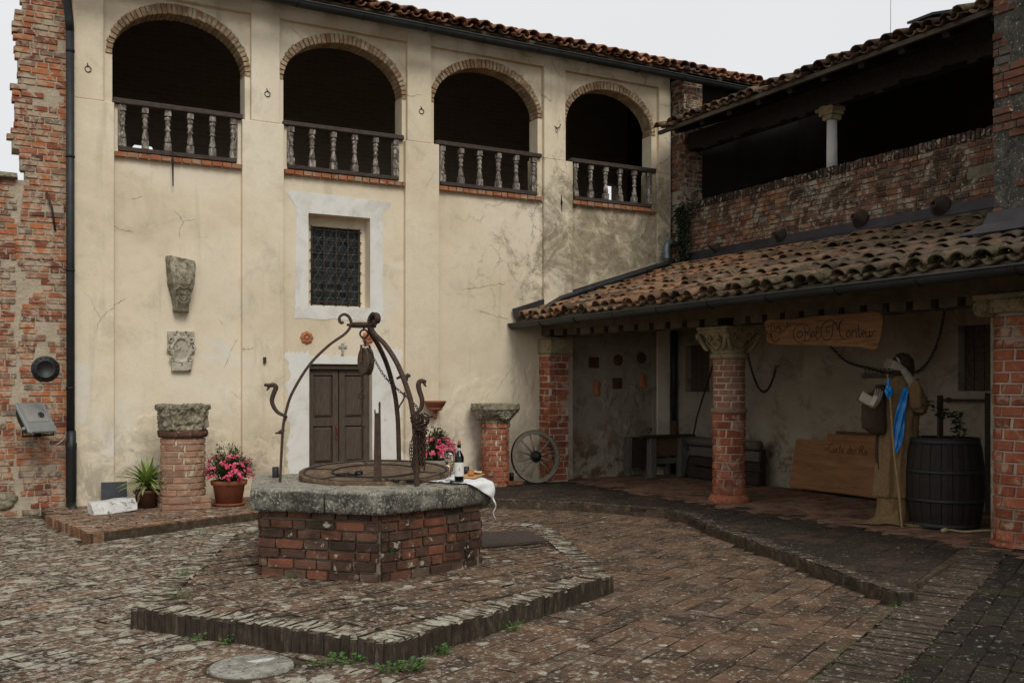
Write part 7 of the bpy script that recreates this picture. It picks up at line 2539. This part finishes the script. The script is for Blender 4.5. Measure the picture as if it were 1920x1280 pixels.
# sleeves
def limb(mb, rings, n=24, fo=.06, cap=True):
    """rings: (point, radius a, radius b)"""
    vs, fs = [], []
    P = [r[0] for r in rings]
    up = SD.copy()
    for i, (p, ra, rb_) in enumerate(rings):
        d = (P[min(i + 1, len(P) - 1)] - P[max(0, i - 1)]).normalized()
        s1 = d.cross(up).normalized(); u1 = s1.cross(d).normalized()
        for k in range(n):
            a = 2 * PI * k / n; w = 1 + fo * math.sin(5 * a + i)
            vs.append(p + s1 * (ra * w * math.cos(a)) + u1 * (rb_ * w * math.sin(a)))
    for i in range(len(rings) - 1):
        for k in range(n): fs.append((i * n + k, i * n + (k + 1) % n, (i + 1) * n + (k + 1) % n, (i + 1) * n + k))
    if cap: fs.append(tuple(reversed(range(n)))); fs.append(tuple((len(rings) - 1) * n + k for k in range(n)))
    return mb.add(vs, fs, True)
mb = limb(MB(), [(SP(.20, .0, 1.56), .085, .10), (SP(.245, -.04, 1.45), .095, .10), (SP(.235, -.10, 1.37), .10, .095), (SP(.19, -.15, 1.40), .09, .09), (SP(.170, -.17, 1.50), .074, .075), (SP(.155, -.18, 1.60), .066, .068), (SP(.14, -.185, 1.65), .060, .062)])
limb(mb, [(SP(.22, -.08, 1.42), .07, .09), (SP(.215, -.10, 1.34), .085, .10), (SP(.20, -.11, 1.30), .075, .09)])
displace(mb.build('raised_sleeve', 'habit', st), .06, .035, 2)
mb = limb(MB(), [(SP(-.12, .0, 1.56), .07, .08), (SP(-.19, -.05, 1.47), .08, .08), (SP(-.26, -.12, 1.42), .07, .075)])
# wide hanging cuff
vs, fs = [], []
rows_ = [(1.52, -.13, -.31, .05), (1.46, -.12, -.355, .075), (1.38, -.115, -.37, .08), (1.24, -.115, -.38, .08), (1.15, -.115, -.375, .07), (1.105, -.12, -.32, .055), (1.075, -.13, -.27, .03)]
n = 20
for (z, a_, b_, dd) in rows_:
    for k in range(n):
        w = 2 * PI * k / n
        vs.append(SP((a_ + b_) / 2 + (a_ - b_) / 2 * math.cos(w) * (1 + .06 * math.sin(3 * w + z * 9)), -.10 + dd * math.sin(w), z))
for i in range(len(rows_) - 1):
    for k in range(n): fs.append((i * n + k, (i + 1) * n + k, (i + 1) * n + (k + 1) % n, i * n + (k + 1) % n))
fs.append(tuple(range(n))); fs.append(tuple(reversed([(len(rows_) - 1) * n + k for k in range(n)])))
mb.add(vs, fs, True)
displace(mb.build('hanging_sleeve', 'habit_dark', st), .07, .02, 1)
mb = MB(); mb.sphere(tuple(SP(.12, .02, 1.80)), .098, 18, None, (.92, 1.0, 1.22)); hd_ = mb.build('head', 'habit_dark', st)
mb = MB()
q = SP(.12, .02, 1.80) - SD * .085
mb.tube([q + Vector((0, 0, .02)) , q + SD * -.022 + Vector((0, 0, -.02)), q + Vector((0, 0, -.03))], [.008, .014, .010], 8)
for s_ in (-1, 1): mb.sphere(tuple(q + SR * (.032 * s_) + Vector((0, 0, .025)) + SD * .01), .013, 8)
mb.tube([q + SR * -.022 + Vector((0, 0, -.055)) + SD * .008, q + Vector((0, 0, -.058)), q + SR * .022 + Vector((0, 0, -.055)) + SD * .008], .007, 6)
for s_ in (-1, 1): mb.sphere(tuple(SP(.12, .02, 1.80) + SR * (.092 * s_)), .022, 8, None, (.5, 1, 1.4))
mb.build('face', 'clay_dark', hd_)
mb = loft(MB(), [(1.70, .13, .04, .10, .10, .03), (1.78, .13, .05, .115, .115, .03), (1.88, .125, .05, .108, .11, .03), (1.94, .12, .05, .06, .07, .02), (1.955, .12, .05, .01, .01, 0)], 28, nf=5)
mb.build('hood', 'habit_dark', hd_)
# hands: palm, five unequal bent fingers
def hand(o, along, across, name, parent, curl=.5, s=1.0, thumb=1, nrm=None):
    a, c = Vector(along).normalized(), Vector(across).normalized()
    nn = a.cross(c).normalized() if nrm is None else Vector(nrm).normalized()
    o = Vector(o)
    mb = MB()
    # palm: a flattened tapered block
    vs, fs = [], []
    secs = [(-.02, .026, .020), (.0, .028, .019), (.03, .038, .016), (.06, .043, .014), (.085, .042, .012), (.092, .036, .008)]
    n = 16
    for (t, w, h) in secs:
        for k in range(n):
            x = 2 * PI * k / n
            vs.append(o + a * (t * s) + c * (w * s * math.copysign(abs(math.cos(x)) ** .7, math.cos(x))) + nn * (h * s * math.copysign(abs(math.sin(x)) ** .8, math.sin(x))))
    for i in range(len(secs) - 1):
        for k in range(n): fs.append((i * n + k, i * n + (k + 1) % n, (i + 1) * n + (k + 1) % n, (i + 1) * n + k))
    fs.append(tuple(reversed(range(n)))); fs.append(tuple((len(secs) - 1) * n + k for k in range(n)))
    mb.add(vs, fs, True)
    for j, (off, L) in enumerate(((-.031, .066), (-.011, .082), (.011, .088), (.031, .078))):
        cr = curl * (1 + .08 * j)
        p = o + a * (.085 * s) + c * (off * s)
        d = (a + c * (off * 3.2)).normalized()
        P = [p - d * (.02 * s), p]
        ang = 0
        for seg, f in enumerate((.42, .32, .26)):
            ang += cr * (.6, .8, .6)[seg]
            dd = d * math.cos(ang) - nn * math.sin(ang)
            P.append(P[-1] + dd * (L * f * s))
        mb.tube(smooth_path(P, 3), [.0092 * s * (1 - .22 * i / 12) for i in range(13)][:len(smooth_path(P, 3))], 8)
        mb.sphere(tuple(P[-1]), .0075 * s, 8)
    p = o + a * (.022 * s) + c * (.03 * s * thumb)
    P = [p - c * (.012 * s * thumb), p, p + (a * .6 + c * thumb * .9 - nn * .2).normalized() * (.038 * s), p + (a * .9 + c * thumb * 1.0 - nn * .35).normalized() * (.066 * s)]
    mb.tube(smooth_path(P, 3), [.0125 * s] * 4 + [.011 * s] * 3 + [.009 * s] * 3, 8); mb.sphere(tuple(P[-1]), .0088 * s, 8)
    return mb
ha_ = hand(SP(-.005, -.22, 1.785), -SR * .92 + Vector((0, 0, .35)), SR * .35 + Vector((0, 0, .92)), 'hand', st, .55, 1.12, 1, -SD)
w_ = limb(ha_, [(SP(.01, -.22, 1.78), .030, .026), (SP(.05, -.21, 1.73), .038, .034), (SP(.12, -.19, 1.64), .05, .046), (SP(.155, -.175, 1.56), .052, .05)], 16, .0)
ha_.build('raised_hand', 'hand_grey', st)
ha_ = hand(SP(-.275, -.20, 1.40), SR * .35 + Vector((0, 0, .94)), SR * .94 - Vector((0, 0, .35)), 'hand', st, .32, 1.05, -1, SD * -1)
limb(ha_, [(SP(-.28, -.195, 1.39), .03, .024), (SP(-.26, -.14, 1.37), .034, .03), (SP(-.24, -.08, 1.38), .04, .036)], 16, .0)
ha_.build('book_hand', 'hand_grey', st)
bk = thing('open_book', 'old open book held up in the hand of the robed figure', 'book', tuple(SP(-.36, -.2, 1.45)))
mBk = basis(tuple(SP(-.365, -.21, 1.445)), (SR * .85 - Vector((0, 0, .50)) + SD * -.1).normalized(), (SR * .45 + Vector((0, 0, .86))).normalized(), SD)
MB().box((0, 0, .0), (.17, .115, .012), mBk, .002).build('cover', 'wood_box', bk)
MB().box((0, .004, -.015), (.16, .10, .018), mBk, .002, .003).build('pages', 'paper_old', bk)
MB().box((.07, .02, -.02), (.05, .11, .016), mBk @ Matrix.Rotation(.5, 4, 'Y'), .002, .003).build('turned_pages', 'paper_old', bk)
# sash
vs, fs = [], []
cen = [(.088, 1.585, .020), (.06, 1.50, .035), (.035, 1.42, .050), (.015, 1.33, .058), (.0, 1.24, .062), (-.012, 1.14, .062), (-.02, 1.06, .056), (-.025, .98, .040), (-.040, .92, .030), (-.055, .875, .012)]
for i, (la, z, hw) in enumerate(cen):
    for j in range(11):
        u = -1 + j / 5
        fz = .016 * math.sin(u * 5.5 + i * .8) + .010 * math.sin(u * 11 - i)
        base = -.175 if z < 1.45 else -.165 + (z - 1.45) * .12
        vs.append(SP(la + hw * u, base + fz + (.02 if z < 1.3 else 0) * 0, z + .008 * math.sin(u * 4 + i)))
for i in range(len(cen) - 1):
    for j in range(10):
        q = i * 11 + j; fs.append((q, q + 1, q + 12, q + 11))
o = MB().add(vs, fs, True).build('sash', 'sash_blue', st); s_ = o.modifiers.new('solid', 'SOLIDIFY'); s_.thickness = .004; subsurf(o, 1)
tag(o, 'shiny blue sash hanging down the front')
sf = thing('bamboo_staff', 'pale bamboo staff leaning on the robed figure', 'staff', tuple(SP(-.04, -.30, WZ)))
mb = MB()
a, b = SP(-.035, -.32, WZ), SP(-.150, -.22, 1.72)
P, rr = [], []
for k in range(60):
    t = k / 59; P.append(a.lerp(b, t) + SR * (.006 * math.sin(t * 9))); rr.append(.0125 * (1 - .25 * t) * (1.22 if k % 7 == 0 else 1))
mb.tube(P, rr, 10); mb.build('cane', 'bamboo', sf)
mb = MB()
c0 = a.lerp(b, .905)
for k in range(9):
    an = k * .7
    mb.sphere(tuple(c0 + SR * (.028 * math.cos(an)) + SD * (-.012 + .02 * math.sin(an)) + Vector((0, 0, -.035 + .014 * k * .6 - .03 * (k % 3)))), .026, 10, None, (.9, .7, 1.5))
mb.tube([c0 + Vector((0, 0, .0)), c0 + Vector((-.004, 0, .06)), c0 + Vector((0, 0, .10))], [.022, .016, .010], 10)
o = mb.build('blue_bow', 'sash_blue'); displace(o, .03, .02, 1)
tag(o, 'blue satin cloth knotted near the top of the bamboo staff', 'cloth')

# ------------------------------------------------------------------ barrel with a climbing plant
ba = thing('barrel', 'large dark wooden barrel between the robed figure and the right hand column', 'barrel', (9.05, 6.92, WZ))
bxx, byy = 9.05, 6.92
H_ = .93
def br(t): return .335 + .055 * (1 - (2 * t - 1) ** 2)
NS = 22
for k in range(NS):
    a0, a1 = 2 * PI * k / NS + .008, 2 * PI * (k + 1) / NS - .008
    vs, fs = [], []
    for i in range(7):
        t = i / 6
        for (dr, a) in ((0, a0), (.004, (a0 + a1) / 2), (0, a1), (-.03, a1), (-.03, a0)):
            r = br(t) + dr
            vs.append((bxx + r * math.cos(a), byy + r * math.sin(a), WZ + .02 + H_ * t))
    for i in range(6):
        for j in range(5):
            fs.append((i * 5 + j, i * 5 + (j + 1) % 5, (i + 1) * 5 + (j + 1) % 5, (i + 1) * 5 + j))
    fs.append((4, 3, 2, 1, 0)); fs.append(tuple(30 + j for j in range(5)))
    MB().add(vs, fs, False).build('stave', 'wood_barrel', ba)
for t, w in ((.015, .05), (.30, .035), (.62, .035), (.955, .05)):
    r = br(t)
    MB().lathe([(r + .002, WZ + .02 + H_ * t - w / 2), (r + .007, WZ + .02 + H_ * t - w / 2), (br(t + .03) * .5 + r * .5 + .007, WZ + .02 + H_ * t + w / 2), (r + .002, WZ + .02 + H_ * t + w / 2)], (bxx, byy, 0), 44, cap=False).build('hoop', 'gutter_metal', ba)
MB().lathe([(.0, WZ + .86), (.30, WZ + .86)], (bxx, byy, 0), 32).build('soil', 'joint_earth', ba)
vp = thing('vine_plant', 'dark leafy vine growing out of the barrel up a wooden stake', 'plant', (9.05, 6.92, WZ + .86))
MB().box((9.12, 7.03, 1.18), (.075, .03, .62), Matrix.Translation((0, 0, 0)), .004, .004).build('stake', 'wood_dark', vp)
mb, ml = MB(), MB()
rg = random.Random(31)
for P in ([(9.0, 7.05, .97), (8.98, 7.25, 1.10), (9.0, 7.32, 1.25), (9.03, 7.26, 1.36), (9.08, 7.12, 1.40)], [(9.1, 6.85, .97), (9.12, 6.78, 1.15), (9.1, 6.84, 1.28), (9.05, 7.0, 1.33)], [(9.05, 7.1, .97), (9.0, 7.38, 1.02), (8.98, 7.42, 1.14)]):
    sp = smooth_path(P, 6)
    mb.tube(sp, .006, 6)
    for p in sp[3:]:
        if rg.random() < .9:
            for q in range(4):
                leaf(ml, p + Vector((rg.gauss(0, .02), rg.gauss(0, .03), rg.gauss(0, .02))), (rg.uniform(-1, .2), rg.uniform(-1, 1), rg.uniform(-.4, .4)), (0, 0, 1), rg.uniform(.06, .095), rg.uniform(.045, .07))
mb.build('stems', 'stem', vp); ml.build('leaves', 'leaf_dark', vp)
# dark boards and an iron rod behind the barrel
for (y, w, lab) in ((7.42, .09, 'narrow dark upright board behind the barrel, nearer the statue'), (7.28, .12, 'wider dark upright board behind the barrel, nearer the column')):
    MB_ = MB().box((10.36, y - .1, .80), (.05, w, 1.42), None, .004, .006).build('upright_board', 'wood_dark'); tag(MB_, lab, 'board')
mb = MB(); mb.tube([(10.38, 8.0, 1.42), (10.38, 7.2, 1.42)], .016, 8); mb.sphere((10.38, 7.88, 1.42), .035, 8, None, (1, 1.3, 1))
tag(mb.build('iron_rod', 'iron_rust'), 'rusty iron rod with a pointed knob on the back wall above the barrel', 'iron rod')
mb = MB()
rg = random.Random(77)
for k in range(260):
    a = rg.uniform(0, 2 * PI); r = rg.random() ** .7 * .17
    x, y = 8.78 + r * math.cos(a) * 1.0 + .05, 7.02 + r * math.sin(a) * .9
    d = Vector((rg.uniform(-1, 1), rg.uniform(-1, 1), rg.uniform(-.1, .35))).normalized() * rg.uniform(.03, .07)
    p = Vector((x, y, WZ + .008 + rg.random() * .04 * (1 - r / .2)))
    mb.tube([p, p + d * .5 + Vector((0, 0, .006)), p + d], .0018, 3, cap=False)
tag(mb.build('straw', 'straw', kind='stuff'), 'small heap of loose straw on the floor between the robed figure and the barrel', 'straw')
mb = MB(); mb.tube(smooth_path([(8.62, 6.62, WZ + .02), (8.68, 6.60, WZ + .035), (8.80, 6.50, WZ + .02), (8.98, 6.34, WZ + .04), (9.1, 6.2, WZ + .02)], 5), [.022] * 5 + [.010] * 16, 7)
tag(mb.build('rope_end', 'straw'), 'pale rope end lying on the floor in front of the barrel', 'rope')
tag(MB().box((9.35, 6.25, WZ + .03), (.42, .3, .05), Matrix.Identity(4), .008, .01).build('stone_slab', 'slate'), 'grey slab lying on the floor between the barrel and the right column', 'slab')

# ------------------------------------------------------------------ weeds, ivy
def weed(x, y, z, r, n, label, seed, big=.03):
    rg = random.Random(seed); mb = MB()
    for k in range(n):
        a = rg.uniform(0, 2 * PI); rr = r * rg.random() ** .6
        p = Vector((x + rr * math.cos(a) * 1.5, y + rr * math.sin(a) * .6, z + rg.uniform(.004, .055)))
        leaf(mb, p, (math.cos(a), math.sin(a), rg.uniform(-.1, .6)), (0, 0, 1), rg.uniform(.6, 1.1) * big, rg.uniform(.5, .9) * big)
        if rg.random() < .5: mb.tube([(x + rr * .5 * math.cos(a), y, z), p], .0012, 3, cap=False)
    tag(mb.build('weed', 'leaf_weed'), label, 'weed', 'weeds in the paving')
weed(1.77, 5.42, 0, .07, 44, 'green weed against the platform edge left of the front corner', 1)
weed(1.90, 5.36, 0, .05, 26, 'small weed just left of the front corner of the platform', 2)
weed(2.02, 5.12, 0, .05, 40, 'leafy weed at the front corner of the platform, left clump', 3, .034)
weed(2.16, 5.10, 0, .06, 60, 'largest leafy weed under the front corner of the platform', 4, .036)
weed(2.44, 5.29, 0, .04, 36, 'weed just right of the front corner of the platform', 5)
weed(3.08, 5.60, 0, .06, 44, 'low weed at the right side of the platform edge', 6, .02)
weed(1.22, 6.30, 0, .04, 20, 'tiny dark weed at the left end of the platform edge', 7)
weed(1.36, 6.14, 0, .03, 18, 'tiny weed against the left part of the platform front', 8)
weed(2.13, 10.9, 0, .05, 26, 'small weed in the paving behind the well platform', 9, .02)
weed(1.42, 7.8, HZ, .05, 26, 'small weed in the platform bricks left of the well', 10, .02)
weed(1.24, 6.98, HZ, .05, 30, 'small weed near the left corner of the platform top', 11, .02)
weed(2.12, 7.3, HZ, .05, 34, 'dark weed at the foot of the well wall', 12, .02)
weed(7.5, 12.3, WZ, .06, 40, 'patch of green weed on the walk in front of the cart wheel', 13, .022)
weed(.62, 13.2, 0, .06, 30, 'weed at the foot of the ruined wall beside the drainpipe', 14, .025)
weed(2.75, 6.86, .34, .02, 22, 'small green plant growing from the front corner of the well brickwork', 15, .022)
ml = MB(); rg = random.Random(55)
for k in range(1500):
    x = rg.uniform(3.6, 8.6); yb = BANDA.y + (x - BANDA.x) * BDIR.y / BDIR.x
    off = rg.choice((.0, .44)) + rg.gauss(0, .035)
    if x > 6.2 and rg.random() < .5: continue
    p = Vector((x, yb, ramp_z(x))) + Vector((BNOR.x, BNOR.y, 0)) * off
    if mnoise.noise(Vector((p.x * 2, p.y * 2, 3))) < .05: continue
    leaf(ml, p, (rg.uniform(-1, 1), rg.uniform(-1, 1), rg.uniform(.1, .8)), (0, 0, 1), rg.uniform(.008, .018), rg.uniform(.006, .012))
tag(ml.build('moss_sprigs', 'leaf_weed', kind='stuff'), 'sprigs of moss and grass along the upright brick band at the right', 'moss')
iv = thing('ivy', 'dark green climbing plant on the brick corner above the portico roof', 'climbing plant', (10.38, 12.9, 4.2))
mb, ml = MB(), MB()
rg = random.Random(91)
for s0 in ((10.38, 13.0), (10.36, 12.92), (10.40, 12.84)):
    P = [(s0[0], s0[1] + rg.uniform(-.04, .04), 3.72 + .17 * k) for k in range(6)]
    sp = smooth_path(P, 4); mb.tube(sp, .006, 5)
    for p in sp:
        for q in range(9):
            if p.z > 4.1 or rg.random() < .7:
                w = .10 if p.z > 4.3 else .07
                leaf(ml, p + Vector((-abs(rg.gauss(0, .03)) - .01, rg.gauss(0, w), rg.gauss(0, .05))), (rg.uniform(-1, -.1), rg.uniform(-1, 1), rg.uniform(-.9, .2)), (0, 0, 1), rg.uniform(.05, .085), rg.uniform(.04, .065))
mb.build('stems', 'stem', iv); ml.build('leaves', 'leaf_dark', iv, kind='stuff')
# moss cushions on the portico tiles
ml = MB(); rg = random.Random(66)
for k in range(5200):
    y = 4.0 + 5.6 * rg.random() ** 1.5 if rg.random() < .6 else rg.uniform(6.0, 8.4)
    eave = rg.random() < .55
    x = 7.34 + abs(rg.gauss(0, .10)) if eave else rg.uniform(8.9, 10.1)
    ph = ((13.17 - y) / .222) % 1.0
    hgt = .035 + .10 * max(0, math.cos((ph - .5) * 2 * PI) * .5 + .5)
    if mnoise.noise(Vector((x * 3, y * 1.8, 7))) < (.0 if eave else .12) + .05 * (y - 6): continue
    p = Vector((x, y, lz(x) + .018 + hgt + rg.uniform(-.004, .02)))
    leaf(ml, p, (rg.uniform(-1, .3), rg.uniform(-1, 1), rg.uniform(0, .9)), (0, 0, 1), rg.uniform(.014, .03), rg.uniform(.010, .020))
tag(ml.build('roof_moss', 'moss_olive', kind='stuff'), 'cushions of olive moss on the portico roof tiles near the tower wall', 'moss')
